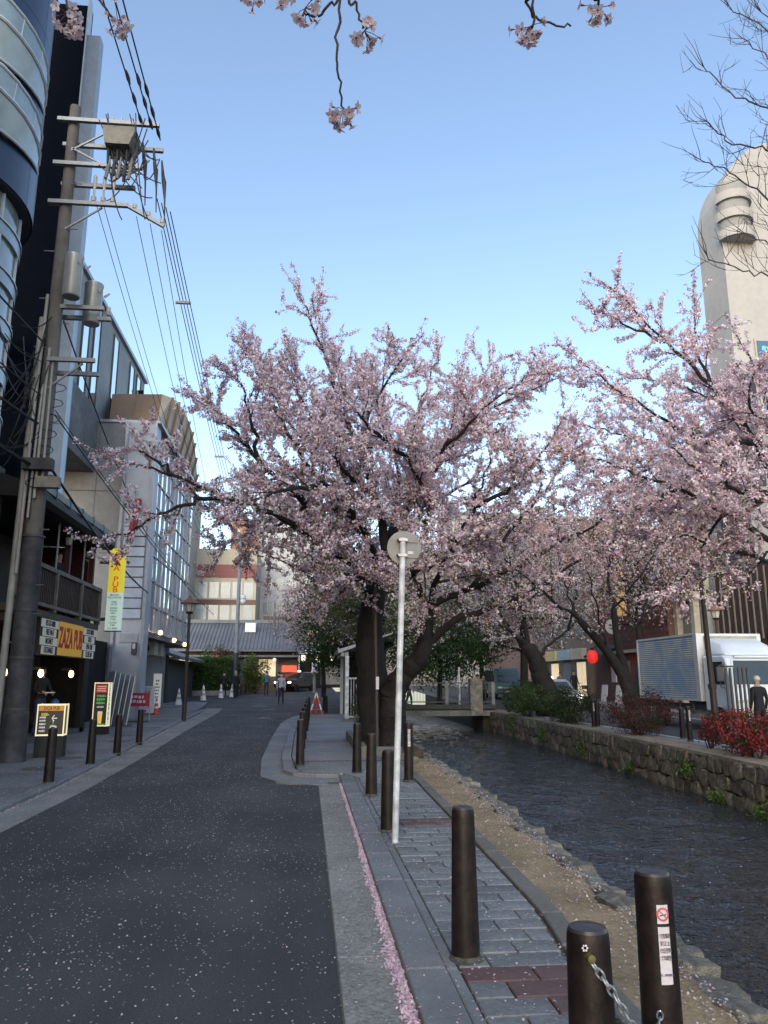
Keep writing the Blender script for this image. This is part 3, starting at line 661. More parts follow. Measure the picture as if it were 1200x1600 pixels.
petals('petal_drift', np.stack([x,y,.016+.018*rg.random(n)*np.exp(-(.545-x)/.05)],1), None, 2, .017, 'pink drift of cherry petals lying along the kerb line', .6, pal=[((.82,.66,.74),4),((.84,.74,.80),3),((.74,.52,.62),2)])
n = 2600; y = 2.6+10*rg.random(n)**1.2; x = .22+(1.55-.22)*rg.random(n)
z = np.where(x<.545,.018,np.where(x<.77,.066,.062)); petals('petal_scatter', np.stack([x,y,z],1), None, 3, .016, 'cherry petals sprinkled on the paving stones and kerb')
n = 3000; y = 2.6+12*rg.random(n)**1.3; u = rg.random(n); a = np.array([lerp(ED,v)+.16 for v in y]); b_ = np.array([lerp(RB,v)-.10 for v in y]); u = np.where(rg.random(n)<.55,1-np.abs(rg.normal(size=n))*.25,u); u = np.clip(u,0,1)
petals('petal_scatter', np.stack([a+(b_-a)*u,y,.03+.06*np.clip(u-.72,0,1)*1.2],1), None, 4, .018, 'cherry petals on the sandy strip beside the river', .4)
n = 1500; y = 4+26*rg.random(n)**1.4; x = 2.9+5.2*rg.random(n); petals('petal_scatter', np.stack([x,y,np.full(n,WZ+.03)],1), None, 5, .02, 'single cherry petals drifting on the dark river')
n = 2600; y = 8+20*rg.random(n)**1.4; x = np.array([lerp(LK,v) for v in y])-.1-1.5*rg.random(n)**1.5; petals('petal_scatter', np.stack([x,y,np.full(n,.066)],1), None, 6, .016, 'cherry petals on the left-hand pavement')
n = 1800; y = 12.6+12*rg.random(n); x = -.6+2.2*rg.random(n); petals('petal_scatter', np.stack([x,y,np.full(n,.078)],1), None, 7, .017, 'cherry petals on the pavement under the large cherry tree')

n = 3200; y = 8+24*rg.random(n)**1.3; x = np.array([lerp(LK,v) for v in y])-.135+np.abs(rg.normal(size=n))*.035; petals('petal_drift', np.stack([x,y,.008+.012*rg.random(n)],1), None, 8, .017, 'thin white line of petals caught along the left kerb', .5)
# ------------------------------------------------------------------ bollards
M_boll = mat('bollard_paint',(.012,.0075,.007),.5,.5,14,bump=.12,spec=.3,stain=.45,stainscale=7,rnd=.25,col2=(.022,.014,.012))
M_bolltop = mat('bollard_cap',(.03,.027,.028),.4,.25,20,spec=.5)
M_sticker = mat('sticker',(.52,.50,.54),.6,.08,60); M_ink = mat('sticker_ink',(.10,.09,.11),.7); M_inkred = mat('sticker_red',(.45,.10,.12),.7)
M_dirt = mat('bollard_dirt',(.07,.07,.062),.95,.6,30)
def bollard_mesh(r0,r1,h):
    b = MB(); b.lathe([(r0*1.0,-.03),(r0,.02),(r1,h-.045),(r1*.985,h-.022),(r1*.93,h-.008)],28,cap=False); return b.mesh('post',M_boll,True)
def cap_mesh(r1,h):
    b = MB(); b.lathe([(r1*.93,h-.008),(r1*.86,h+.001),(r1*.5,h+.008),(r1*.05,h+.010)],28,cap=False); return b.mesh('cap',M_bolltop,True)
BP = (bollard_mesh(.079,.064,.79), cap_mesh(.064,.79)); BS = (bollard_mesh(.072,.064,.86), cap_mesh(.064,.86))
ring = MB().lathe([(.0795,.03),(.081,.012),(.096,.0055),(.108,.004)],24,cap=False).mesh('base_ring',M_dirt)
def bollard(x,y,z,label,group,sticker=False,lean=(0,0),faded=False,rz=0):
    e = empty('bollard',(x,y,z),rz,label,'bollard',group); e.rotation_euler = (lean[0],lean[1],rz)
    P = BS if sticker else BP
    link('post',P[0],e); link('cap',P[1],e); link('grime',ring,e)
    if sticker:
        def patch(name,z0,z1,w,m,r):
            bb = MB(); k = 8; vs=[]; fs=[]
            for i in range(k+1):
                a = -w/2+w*i/k
                for zz in (z0,z1): 
                    rr = r-.0000+(.072-.064)*(1-zz/.86); vs.append((rr*math.sin(a),-rr*math.cos(a),zz))
            for i in range(k): fs.append((2*i,2*i+2,2*i+3,2*i+1))
            bb.add(vs,fs); return bb.build(name,m,e)
        s1 = patch('sticker',.705,.765,.62,M_sticker,.0648); s2 = patch('notice',.515,.695,.62,M_sticker,.0648)
        # printed no-smoking roundel and lines of writing, laid on the stickers
        bb = MB(); c0 = Vector((0,-.0668,.735)); n_=20
        for i in range(n_):
            a0,a1 = 2*math.pi*i/n_,2*math.pi*(i+1)/n_
            def q(a,r): return (c0.x+r*math.sin(a), c0.y-.0006+ (r*math.sin(a))**2/.13, c0.z+r*math.cos(a))
            bb.add([q(a0,.016),q(a1,.016),q(a1,.0225),q(a0,.0225)],[(0,1,2,3)])
        bb.cbox((0,-.0673,.735),(.004,.001,.040),(0,R(-45),0)); bb.build('roundel',M_inkred,e)
        MB().cbox((0,-.0671,.733),(.024,.001,.004),(0,R(-8),0)).build('cigarette',M_ink,e)
        for i,s in enumerate(('路上喫煙','禁止区域','ですので')):
            text('notice_text','\n'.join(s),M_ink,e,(.0125-.0125*i,-.0695,.632),.017,SOUTH,.0005,space=1.35)
        text('notice_text','路上喫煙禁止',M_ink,e,(0,-.0700,.545),.0085,SOUTH,.0005)
    return e
g1 = 'brown bollards along the river pavement'; g2 = 'bollards with notice stickers'; g3 = 'brown bollards along the left pavement'; g4='bollards on the build-out'
bollard(.90,4.58,.05,'brown bollard standing alone in the middle of the near paving, no chain',g1)
bollard(.85,8.23,.05,'brown bollard directly behind the white sign pole',g1)
bollard(.88,10.69,.05,'brown bollard third from the front, between the sign pole and the tree',g1)
bollard(.84,13.08,.06,'brown bollard beside the tree, nearest the drain grate',g1)
NB = bollard(.86,2.47,.03,'nearest brown bollard at the bottom edge with a chain hooked on it',g1)
bollard(1.245,2.86,.02,'tall brown bollard with no-smoking notice at the river bank in the foreground',g2,True)
bollard(1.56,12.08,.05,'brown bollard with small pink-white notice at the water edge behind the sign pole',g2,True)
ords = ['first','second','third','fourth','fifth','sixth','seventh','eighth']
for i,(x,y) in enumerate(((-.09,14.26),(-.08,17.7),(-.05,20.4),(0,23.6),(.03,26.6),(.06,29.6),(.09,32.4))):
    bollard(x,y,.065,ords[i]+' bollard counted from the front in the row on the paved build-out',g4,rz=i)
for i,(x,y) in enumerate(((.93,37.3),(.88,39.5))): bollard(x,y,.02,('nearer' if i==0 else 'farther')+' of two bollards beyond the red barrier stand',g4)
for i,(x,y) in enumerate(((-3.77,12.39),(-3.85,14.94),(-3.88,17.07),(-4.0,19.8))):
    bollard(x,y,.05,ords[i]+' bollard counted from the front on the left pavement before the pub',g3,rz=i*1.3)
for i,(x,y,s) in enumerate(((9.72,19.45,True),(10.0,20.4,False),(9.5,25.6,True),(9.75,25.9,False),(9.5,27.6,False),(9.7,16.9,False),(9.95,29.5,False))):
    bollard(x,y,.02,['bollard with a white notice right of the brown shrub across the river','plain bollard in front of the truck rear wheel','bollard with white notice left of the brown shrub across the river','plain bollard close behind the stickered one left of the shrub','lone bollard beside the leaning cherry trunk on the far bank','bollard half hidden by the red bush under the lamp post','farthest bollard on the opposite bank near the green shrub'][i],'bollards across the river',s)
for i,(x,y) in enumerate(((-5.0,54.5),(-4.85,56.2),(-4.7,58),(-4.55,60))):
    bollard(x,y,gz(y)+.03,ords[i]+' dark bollard on the far left pavement behind the pedestrians','bollards at the far end of the street')
# chain hooked on the nearest bollard
ch = empty('chain',(.841,2.400,.748),0,'galvanised steel chain hanging from the nearest bollard','chain')
M_chain = mat('galvanised',(.42,.43,.44),.35,.2,30,metal=.8,spec=.6)
link_b = MB(); pth = []
for i in range(16):
    a = 2*math.pi*i/16; pth.append((.0095*math.cos(a)*(1),0,.019*math.sin(a)))
link_b.tube(pth+[pth[0]],.0034,6,False); lm = link_b.mesh('chain_link',M_chain,True)
cpath = catmull([(0,0,0),(.06,-.005,-.085),(.116,0,-.176),(.20,.08,-.29),(.30,.28,-.34),(.365,.385,-.30)],12)
acc = 0; last = cpath[0]; nxt = .014; i = 0
for a_,b_2 in zip(cpath,cpath[1:]):
    sl_ = (b_2-a_).length
    while nxt < acc+sl_:
        q_ = a_.lerp(b_2,(nxt-acc)/sl_); o = link('chain_link', lm, ch, q_); o.rotation_mode='QUATERNION'; o.rotation_quaternion = (b_2-a_).to_track_quat('Z','Y') @ Euler((0,0,R(90*(i%2)+20))).to_quaternion(); i += 1; nxt += .0278
    acc += sl_
fl = MB(); [fl.ball((-.014+.007*math.cos(t),.0035,.034+.007*math.sin(t)),(.0035,.0015,.0035),6,4) for t in np.linspace(0,2*math.pi,7)[:-1]]; fl.build('emblem',M_sticker,ch)
MB().lathe([(.012,0),(.012,.03),(.006,.034)],10,M=Matrix.Rotation(R(90),4,'X')).build('hook', mat('brass_dirty',(.10,.09,.03),.6,.3,20), ch, True, loc=(-.002,.012,.010))

# ------------------------------------------------------------------ white sign pole (sign seen from behind)
sp = empty('sign_pole',(.86,7.71,.05),0,'white steel pole with a round traffic sign seen from behind','sign'); sp.rotation_euler = (0,R(1.8),0)
M_whp = mat('white_pole_paint',(.56,.585,.60),.45,.14,9,bump=.06,stain=.42,stainscale=4.5,spec=.4); M_grey = mat('sign_back',(.20,.195,.19),.5,.12,10,stain=.2,stainscale=4,metal=.1)
MB().tube([(0,0,-.05),(0,0,2.92)],.031,18).build('post',M_whp,sp,True)
dsk = MB().lathe([(.002,-.001),(.172,-.001),(.176,.003),(.176,.012),(.15,.014),(.002,.014)],36,M=Matrix.Rotation(R(90),4,'X'),cap=False).build('sign_disc',M_grey,sp,True,loc=(.02,.058,2.83))
for z in (2.90,2.74):
    MB().box(-.045,-.036,z-.014,.045,.03,z+.014).build('clamp',mat('clamp_steel',(.33,.34,.34),.4,.2,20,metal=.5),sp)
    MB().box(-.06,.031,z-.016,.16,.043,z+.016).build('rail',M_grey,sp)
    MB().tube([(-.052,-.044,z),(-.052,.03,z)],.007,6).build('bolt',M_iron,sp)
MB().box(.06,.040,2.765,.115,.0435,2.795).build('label_plate',M_sticker,sp)

# ------------------------------------------------------------------ lamp posts with little tiled roofs
M_post = mat('lamp_post_paint',(.030,.021,.018),.55,.3,10,bump=.1); M_copper = mat('lantern_roof',(.20,.105,.075),.6,.25,8,stain=.2,stainscale=3)
M_lglass = mat('lantern_glass',(.42,.43,.40),.4,.1,5)
def lamp(x,y,z,label,lean=(0,0)):
    e = empty('street_lamp',(x,y,z),0,label,'street lamp','lantern street lamps'); e.rotation_euler=(lean[0],lean[1],0)
    MB().tube([(0,0,-.03),(0,0,1.3),(0,0,1.31),(0,0,1.42),(0,0,1.43),(0,0,4.0)],[.085,.08,.10,.10,.07,.055],12).build('post',M_post,e,True)
    MB().lathe([(.06,3.98),(.12,4.0),(.15,4.06),(.08,4.1)],12).build('collar',M_post,e,True)
    lan = MB().lathe([(.14,4.08),(.22,4.40),(.215,4.42)],6).build('lantern',M_lglass,e)
    fb = MB()
    for k in range(6):
        a = 2*math.pi*k/6; fb.bar((.142*math.cos(a),.142*math.sin(a),4.08),(.224*math.cos(a),.224*math.sin(a),4.41),.018)
    fb.build('frame',M_post,lan)
    MB().lathe([(.36,4.38),(.37,4.41),(.22,4.50),(.07,4.60),(.03,4.68),(.01,4.70)],8).build('roof',M_copper,e)
    return e
lamp(-4.57,30.5,.05,'lantern street lamp on the left pavement in front of the glass facade')
lamp(10.0,18.6,.02,'lantern street lamp rising out of the red bush on the far bank',(0,R(-1.2)))
lamp(17.6,32.0,.10,'lantern street lamp showing above the truck roof')

# ------------------------------------------------------------------ traffic cones and barriers at the left
M_cone = mat('cone_red',(.55,.07,.04),.5,.12,10,stain=.15,stainscale=6); M_conew = mat('cone_white',(.62,.64,.66),.5,.1,10)
def cone(x,y,z,red,label,group,s=1.0):
    e = empty('traffic_cone',(x,y,z),0,label,'cone',group); mm = M_cone if red else M_conew
    MB().box(-.19*s,-.19*s,0,.19*s,.19*s,.03).build('base', mm if red else M_iron, e)
    MB().lathe([(.145*s,.03),(.03*s,.70*s),(.022*s,.72*s)],14).build('body',mm,e,True)
    for z0,z1 in ((.26,.36),(.48,.56)):
        ra = lambda z:(.145-.115*(z-.03)/.67)*s+.004
        MB().lathe([(ra(z0),z0*s),(ra(z1),z1*s)],14,cap=False).build('stripe', M_conew if red else mat('cone_stripe',(.35,.30,.30),.5), e, True)
cone(-6.55,35.6,.06,True,'orange-red traffic cone right of the parking price board','traffic cones')
for i,(x,y) in enumerate(((-6.3,49.5),(-6.6,51.6),(-5.6,52.8),(-5.0,54.0),(-7.0,44.5))):
    cone(x,y,gz(y)+.03,False,['front white cone of the group by the hedge','second white cone of the group by the hedge','third white cone of the group by the hedge','rearmost white cone of the group by the hedge','white cone behind the lamp post left of the hedge'][i],'white traffic cones',1.25)
# ------------------------------------------------------------------ left: pub building
M_black = mat('black_timber',(.014,.013,.014),.6,.35,6,bump=.2,spec=.3); M_dark = mat('dark_recess',(.008,.008,.009),.9,.3,5)
M_wood = mat('dark_stained_wood',(.060,.040,.030),.6,.35,12,bump=.2,stain=.25); M_rail = mat('grey_rail_wood',(.17,.15,.125),.7,.25,10,bump=.2,stain=.3,stainscale=3)
M_red = mat('red_brown_post',(.07,.018,.018),.55,.3,8); M_plast = mat('grey_plaster',(.17,.17,.175),.85,.15,5,stain=.2,stainscale=1)
M_cream = mat('cream_plaster',(.36,.34,.28),.85,.12,5,stain=.2,stainscale=1.5)
M_lit = mat('warm_bulb',(.9,.75,.5),.4,.05,4,emit=(1.0,.58,.24),estr=4.0)
M_signw = mat('sign_white',(.60,.58,.50),.6,.06,20,emit=(.75,.72,.6),estr=.04); M_signy = mat('sign_yellow',(.72,.40,.05),.6,.06,20,emit=(.9,.5,.05),estr=.05)
M_signr = mat('sign_red_letters',(.48,.03,.035),.6,.06,20); M_ink2 = mat('sign_black',(.02,.02,.02),.7)
M_lboxy = mat('lightbox_yellow',(.8,.70,.06),.5,.04,20,emit=(.95,.72,.05),estr=.16); M_lboxg = mat('lightbox_mint',(.60,.75,.66),.5,.04,20,emit=(.62,.82,.72),estr=.16)
pub = empty('pub',(-6.2,18.5,.05),0,'two-storey dark timber pub with a wooden balcony over a yellow sign','building')
def P(b,name,m,par=pub,off=(-6.2,18.5,.05),sm=False):
    o = b.build(name,m,par,sm); o.location = (-off[0]-.34,-off[1],-off[2]); return o
# shell: dark ground floor recess, upper veranda, roof
b = MB(); b.box(-11,8,.05,-7.6,24.6,3.0); b.box(-11,8,3.0,-8.2,24.6,6.2); P(b,'wall',M_black)
P(MB().box(-7.6,24.2,.05,-6.25,24.6,2.9),'wall',M_black)
P(MB().box(-7.6,17.35,.05,-6.6,18.1,3.0),'wall',M_black)
P(MB().box(-7.6,8,.05,-6.35,16.2,3.0),'wall',mat('dark_shop_wall',(.022,.018,.017),.7,.4,4,bump=.2))
P(MB().box(-8.2,8,3.12,-6.25,16.8,6.0),'wall',mat('dark_upper_wall',(.035,.028,.026),.7,.35,4,bump=.2))
P(MB().box(-8.2,16.85,2.98,-5.85,23.75,3.14),'balcony_floor',M_wood)
for y in np.arange(17.1,23.6,.92): P(MB().box(-7.4,y,2.80,-6.03,y+.22,2.975),'beam',M_wood); P(MB().box(-6.02,y,3.015,-5.80,y+.22,3.135-.157),'beam',M_wood) if False else None
# balcony railing
for z,h in ((4.10,.10),(3.22,.08)): P(MB().box(-5.93,16.9,z,-5.80,23.7,z+h),'rail',M_rail)
for y in (16.95,19.55,21.7,23.62): P(MB().box(-5.95,y-.05,3.14,-5.79,y+.05,4.16),'rail_post',M_rail)
y = 17.1
while y < 23.55:
    P(MB().box(-5.885,y-.018,3.3,-5.845,y+.018,4.10),'baluster',M_wood); y += .125
for y in (17.6,20.9,23.2): P(MB().box(-6.1,y-.07,3.14,-5.96,y+.07,5.6),'post',M_red)
for y in (19.6,21.9): P(MB().tube([(-5.9,y,3.2),(-5.9,y,5.45)],.025,8),'downpipe',mat('pale_pipe',(.30,.30,.30),.5,.15,8))
P(MB().box(-8.19,16.9,3.15,-8.1,24.6,5.5),'back_wall',M_plast)
P(MB().box(-8.1,23.45,3.15,-6.2,23.6,5.4),'end_wall',M_red)
P(MB().box(-7.9,19.0,3.9,-7.86,20.2,5.0),'poster',mat('poster_print',(.25,.12,.16),.5,.9,3,col2=(.35,.33,.12)))
# eave with tin gutter
P(MB().prism([(-8.3,5.5),(-5.6,5.36),(-5.5,5.46),(-5.5,5.62),(-8.3,6.6)],16.6,23.6,'y'),'eave',M_black)
for y in np.arange(16.8,23.4,1.05): P(MB().box(-5.62,y,5.60,-5.46,y+.05,5.84),'bracket',M_iron)
P(MB().box(-5.52,16.6,5.64,-5.47,23.6,5.80),'gutter_board',mat('weathered_tin',(.13,.15,.15),.5,.3,6,stain=.3))
P(MB().lathe([(.07,-.2),(.09,-.02),(.03,.0)],10,(-5.95,20.6,5.2)),'veranda_lamp',M_lglass)
# ground floor: door frames, counter
P(MB().box(-6.35,23.9,.05,-6.2,24.2,2.25),'door_post',M_black)
P(MB().box(-6.9,19.9,.05,-6.2,24.2,.18),'step',mat('step_stone',(.09,.09,.095),.8,.25,10))
for y in np.arange(18.3,24,.62): P(MB().box(-7.595,y,.3,-7.56,y+.5,2.2),'panel',M_wood)
for y in np.arange(8.6,16,.75): P(MB().box(-6.347,y,.3,-6.31,y+.62,2.5),'panel',mat('shop_shutter',(.03,.026,.025),.6,.3,6))
# wall lamps (lit)
for i,(y,e) in enumerate(((15.5,1),(16.8,1),(17.77,1),(18.84,1),(20.14,1),(22.66,1))):
    x = -6.35+.05 if y<16.2 else -6.22
    lo = P(MB().box(x-.25 if y>16.2 else x-.05,y-.04,1.80,x,y+.04,1.86),'lamp_bracket',M_iron)
    P(MB().lathe([(.045,1.79),(.07,1.71),(.055,1.64),(.02,1.61)],12,(x+.02,y,0)),'lamp',M_lit,sm=True)
# big sign board (rows of panels)
sg = P(MB().box(-6.02,18.75,2.13,-5.86,23.62,3.0),'sign_board',M_ink2)
PO = Vector((-6.2,18.5,.05))
def T(s,y,z,size,m,sx=1.0,bold=.0,x=-5.838): return text('lettering',s,m,pub,Vector((x-.34,y,z))-PO,size,EAST,.003,sx=sx,bold=bold)
P(MB().box(-5.858,20.12,2.15,-5.848,22.25,2.985),'sign_panel',M_signy); T('ZAZA PUB',21.18,2.57,.70,M_signr,.62,.030,-5.843)
for (y0,y1,z,lab,inv) in ((18.8,20.08,2.87,'075-231-8800',0),(18.8,20.08,2.66,'FREE Wi-Fi',1),(18.8,20.08,2.45,'MONEY',0),(18.8,20.08,2.24,'EXCHANGE',1),
                          (22.29,23.58,2.87,'FOOD DRINK',0),(22.29,23.58,2.66,'KIDS',1),(22.29,23.58,2.45,'OPEN 17:00',0),(22.29,23.58,2.24,'CLOSE 5:00',1)):
    ins = .0 if not inv else .14
    P(MB().box(-5.858,y0+ins,z-.096,-5.85,y1-ins,z+.096),'sign_panel',M_signw)
    T(lab,(y0+y1)/2,z,.20,M_ink2,.62 if len(lab)>7 else .8,.012,-5.846)
# light boxes standing on the pavement
def lightbox(loc, w, d, h, zb, label, front, rz):
    e = empty('sign_box',loc,rz,label,'sign','lit sign boxes')
    MB().box(-w/2,-d/2,0,w/2,d/2,zb).build('plinth',M_ink2,e)
    fr = MB()
    for x in (-w/2+.016,w/2-.016):
        for y in (-d/2+.016,d/2-.016): fr.box(x-.016,y-.016,zb,x+.016,y+.016,h)
    for z in (zb+.02,h-.02):
        fr.box(-w/2+.033,-d/2,z-.015,w/2-.033,-d/2+.03,z+.015); fr.box(-w/2+.033,d/2-.03,z-.015,w/2-.033,d/2,z+.015)
        fr.box(-w/2,-d/2+.033,z-.015,-w/2+.03,d/2-.033,z+.015); fr.box(w/2-.03,-d/2+.033,z-.015,w/2,d/2-.033,z+.015)
    fr.build('lit_frame',mat('lit_tube',(.6,.56,.42),.4,.04,4,emit=(1,.86,.5),estr=.30),e)
    MB().box(-w/2+.030,-d/2+.022,zb+.03,w/2-.030,d/2-.022,h-.03).build('panel',front,e); return e
M_lbd = mat('lightbox_dark',(.03,.03,.03),.4,.2,6,emit=(.2,.15,.08),estr=.05)
M_chalk = mat('chalk_white',(.7,.7,.68),.6,.05,9,emit=(.9,.9,.85),estr=.12)
M_yl = mat('lit_yellow',(.8,.65,.1),.6,.05,9,emit=(1,.85,.15),estr=.12); M_orl = mat('lit_orange',(.6,.25,.05),.6,.1,9,emit=(.9,.4,.08),estr=.12)
M_grl = mat('lit_green',(.1,.4,.12),.6,.1,9,emit=(.2,.8,.25),estr=.12); M_rdl = mat('lit_red',(.5,.03,.03),.6,.1,9,emit=(.7,.05,.05),estr=.12)
e = lightbox((-5.05,16.5,.05),.78,.40,1.05,.42,'low black sign box with a lit frame and a coffee cup by the pole',M_lbd,R(4)); e.scale = (.68,.8,.98)
MB().box(-.34,-.186,.915,.34,-.180,1.005).build('header',M_orl,e); text('lettering','ZAZA PUB',M_ink2,e,(0,-.1885,.96),.095,SOUTH,.002,bold=.01)
text('lettering','¥300~',M_yl,e,(-.16,-.1805,.84),.085,SOUTH,.002,bold=.01); print_lines(e,M_chalk,-.22,-.1785,.655,.17,5,.066,.04,1)
text('lettering','←',M_chalk,e,(.10,-.1805,.765),.20,SOUTH,.002,bold=.01)
b = MB(); b.tube([(.08+.10*math.cos(a),-.181,.56+.05*math.sin(a)) for a in np.linspace(0,2*math.pi,17)],.007,5); b.tube([(.0,-.181,.62),(.02,-.181,.575),(.13,-.181,.575),(.155,-.181,.62),(.0,-.181,.62)],.007,5)
b.tube([(.155,-.181,.612),(.19,-.181,.605),(.15,-.181,.585)],.006,5); b.tube([(.06,-.181,.64),(.09,-.181,.68),(.06,-.181,.70),(.08,-.181,.73)],.005,5); b.build('cup_drawing',M_chalk,e)
e = lightbox((-5.75,23.1,.05),.62,.30,1.55,.24,'tall lit sign box with a beer glass between the bollards',M_lbd,R(-8)); e.scale = (.68,.8,.92)
MB().box(-.24,-.136,1.24,.24,-.130,1.48).build('header',M_rdl,e); print_lines(e,M_chalk,0,-.1365,1.36,.36,3,.065,.035,2)
print_lines(e,M_grl,0,-.1285,1.04,.36,3,.105,.075,3); print_lines(e,M_chalk,0,-.1285,.82,.30,1,.1,.05,4)
MB().prism([(-.07,.33),(.07,.33),(.10,.62),(-.10,.62)],-.142,-.1285,'y').build('beer_glass',mat('lit_beer',(.8,.5,.1),.5,.1,9,emit=(1,.66,.12),estr=.2),e)
MB().prism([(-.10,.62),(.10,.62),(.095,.69),(-.095,.69)],-.143,-.1285,'y').build('beer_foam',M_chalk,e); MB().box(-.24,-.136,.27,.24,-.1285,.32).build('footer',M_grl,e)
MB().box(.2805,-.10,.28,.284,.10,1.50).build('side_panel',M_lboxg,e); text('lettering','Z\nA\nZ\nA\nP\nU\nB',M_ink2,e,(.2865,0,.9),.15,EAST,.002,space=.95)
for x in (-.27,.27): MB().box(x-.03,-.2,.0,x+.03,.2,.06).build('foot',M_ink2,e)
# vertical illuminated sign
vs = empty('hanging_sign',(-6.07,25.0,3.05),0,'tall vertical yellow and mint lit sign projecting from the wall','sign')
MB().box(-.235,-.09,0,.235,.09,1.16+.02).build('lower_box',M_lboxg,vs); MB().box(-.235,-.09,1.18,.235,.09,2.58).build('upper_box',M_lboxy,vs)
MB().box(-.25,-.07,-.03,.25,.10,-.002).build('frame',M_iron,vs); MB().box(-.55,-.03,.3,-.237,.03,.4).build('bracket',M_iron,vs); MB().box(-.55,-.03,2.1,-.237,.03,2.2).build('bracket',M_iron,vs)
M_orx = mat('sign_orange_letters',(.55,.11,.03),.6,.06,20,emit=(.7,.13,.02),estr=.2)
for i,c in enumerate('ZAZA PUB'):
    if c!=' ': text('lettering',c,M_orx,vs,(0,-.095,2.46-.172*i),.23,SOUTH,.003,sx=1.25,bold=.02)
M_grx = mat('sign_dark_green',(.04,.16,.10),.6,.06,20)
for s,z in (('MONEY\nEXCHANGE',1.06),('FREE\nWI-FI',.84),('DRINK\nFOOD\n500~',.61),('OPEN\n17:00',.38),('CLOSE\n5:00',.20),('231-8800',.06)): text('lettering',s,M_grx,vs,(0,-.095,z),.078,SOUTH,.002,bold=.008)
# left neighbour: dark canopy slab and railing above the shop
nb_ = empty('corner_building',(-6.3,13,5.9),0,'dark building at the left edge with an overhanging slab and pale bent tube railing','building')
MB().box(-7,-27,-5.85,-.62,.4,-.13).build('wall',M_plast,nb_); MB().box(-7,-27,.165,-.62,.4,9).build('wall',M_plast,nb_)  # walls out of view, added to block sun from the left
MB().box(-2.2,-5,0,.55,1.2,.16).build('slab',M_black,nb_); MB().box(.30,-5,-.12,.55,1.22,-.002).build('fascia',mat('slab_fascia',(.06,.065,.07),.6,.3,6),nb_)
for z in (.35,.62,.92): MB().tube([(.45,-5,z+.16),(.45,.6,z+.16),(.35,.95,z+.16),(.0,1.1,z+.16),(-1.6,1.1,z+.16)],.026,8).build('rail',mat('white_rail',(.55,.58,.62),.35,.1,8,metal=.3),nb_,True)
for y in (-3,-1.6,-.4,.55): MB().tube([(.45,y,.16),(.45,y,1.08)],.022,8).build('rail_post',MATS['white_rail'],nb_,True)
# ------------------------------------------------------------------ left: round tower of dark blue panels
M_blue = mat('blue_panel',(.032,.048,.085),.32,.10,3,stain=.12,stainscale=.5,spec=.6,metal=.35); M_tglass = mat('tower_glass',(.22,.27,.28),.12,.25,.8,spec=.8,stain=.3,stainscale=.6)
M_rimw = mat('tower_rim',(.46,.51,.56),.4,.12,4,spec=.5); M_curt = mat('curtain',(.45,.47,.46),.8,.15,4)
tw = empty('round_tower',(-9.5,17.0,6.5),0,'round tower clad in dark blue panels with curved glazed bays at the upper left','building')
def arc(r0,r1,a0,a1,z0,z1,n=28,c=(0,0)):
    b = MB(); vs=[]; fs=[]
    for i in range(n+1):
        a = a0+(a1-a0)*i/n
        for r,z in ((r0,z0),(r1,z0),(r1,z1),(r0,z1)): vs.append((c[0]+r*math.cos(a),c[1]+r*math.sin(a),z))
    for i in range(n):
        k=4*i
        for q in range(4): fs.append((k+q,k+(q+1)%4,k+4+(q+1)%4,k+4+q))
    fs.append((0,1,2,3)); fs.append((4*n+3,4*n+2,4*n+1,4*n)); b.add(vs,fs); return b
A0,A1 = R(-150),R(75)
# upper shell as separate curved panels with open seams
zs = [6.0,8.4,10.8,13.2,15.6,18.0]
for z0,z1 in zip(zs,zs[1:]):
    for k in range(6):
        a0 = A0+(A1-A0)*k/6; a1 = A0+(A1-A0)*(k+1)/6
        fix_normals(arc(2.62,2.66,a0+.003,a1-.003,z0+.006,z1-.006,10).build('panel',M_blue,tw,True))
fix_normals(arc(2.3,2.61,A0,A1,5.98,18,28).build('core',mat('tower_core',(.03,.035,.045),.7),tw,True))
fix_normals(arc(.3,2.38,A0,A1,-.6,5.97,30).build('glazing',M_tglass,tw,True))
for z in (-.55,.55,1.65,2.75,3.85,4.95): 
    fix_normals(arc(2.38,2.45,A0,A1,z,z+.30,30).build('spandrel',mat('spandrel_metal',(.27,.30,.31),.3,.15,3,metal=.4),tw,True)); fix_normals(arc(2.38,2.48,A0,A1,z+.32,z+.36,30).build('trim',M_rimw,tw,True))
for k in range(9):
    a = A0+(A1-A0)*(k+.5)/9; MB().cbox((2.41*math.cos(a),2.41*math.sin(a),2.7),(.06,.05,6.5),(0,0,a)).build('mullion',M_rimw,tw)
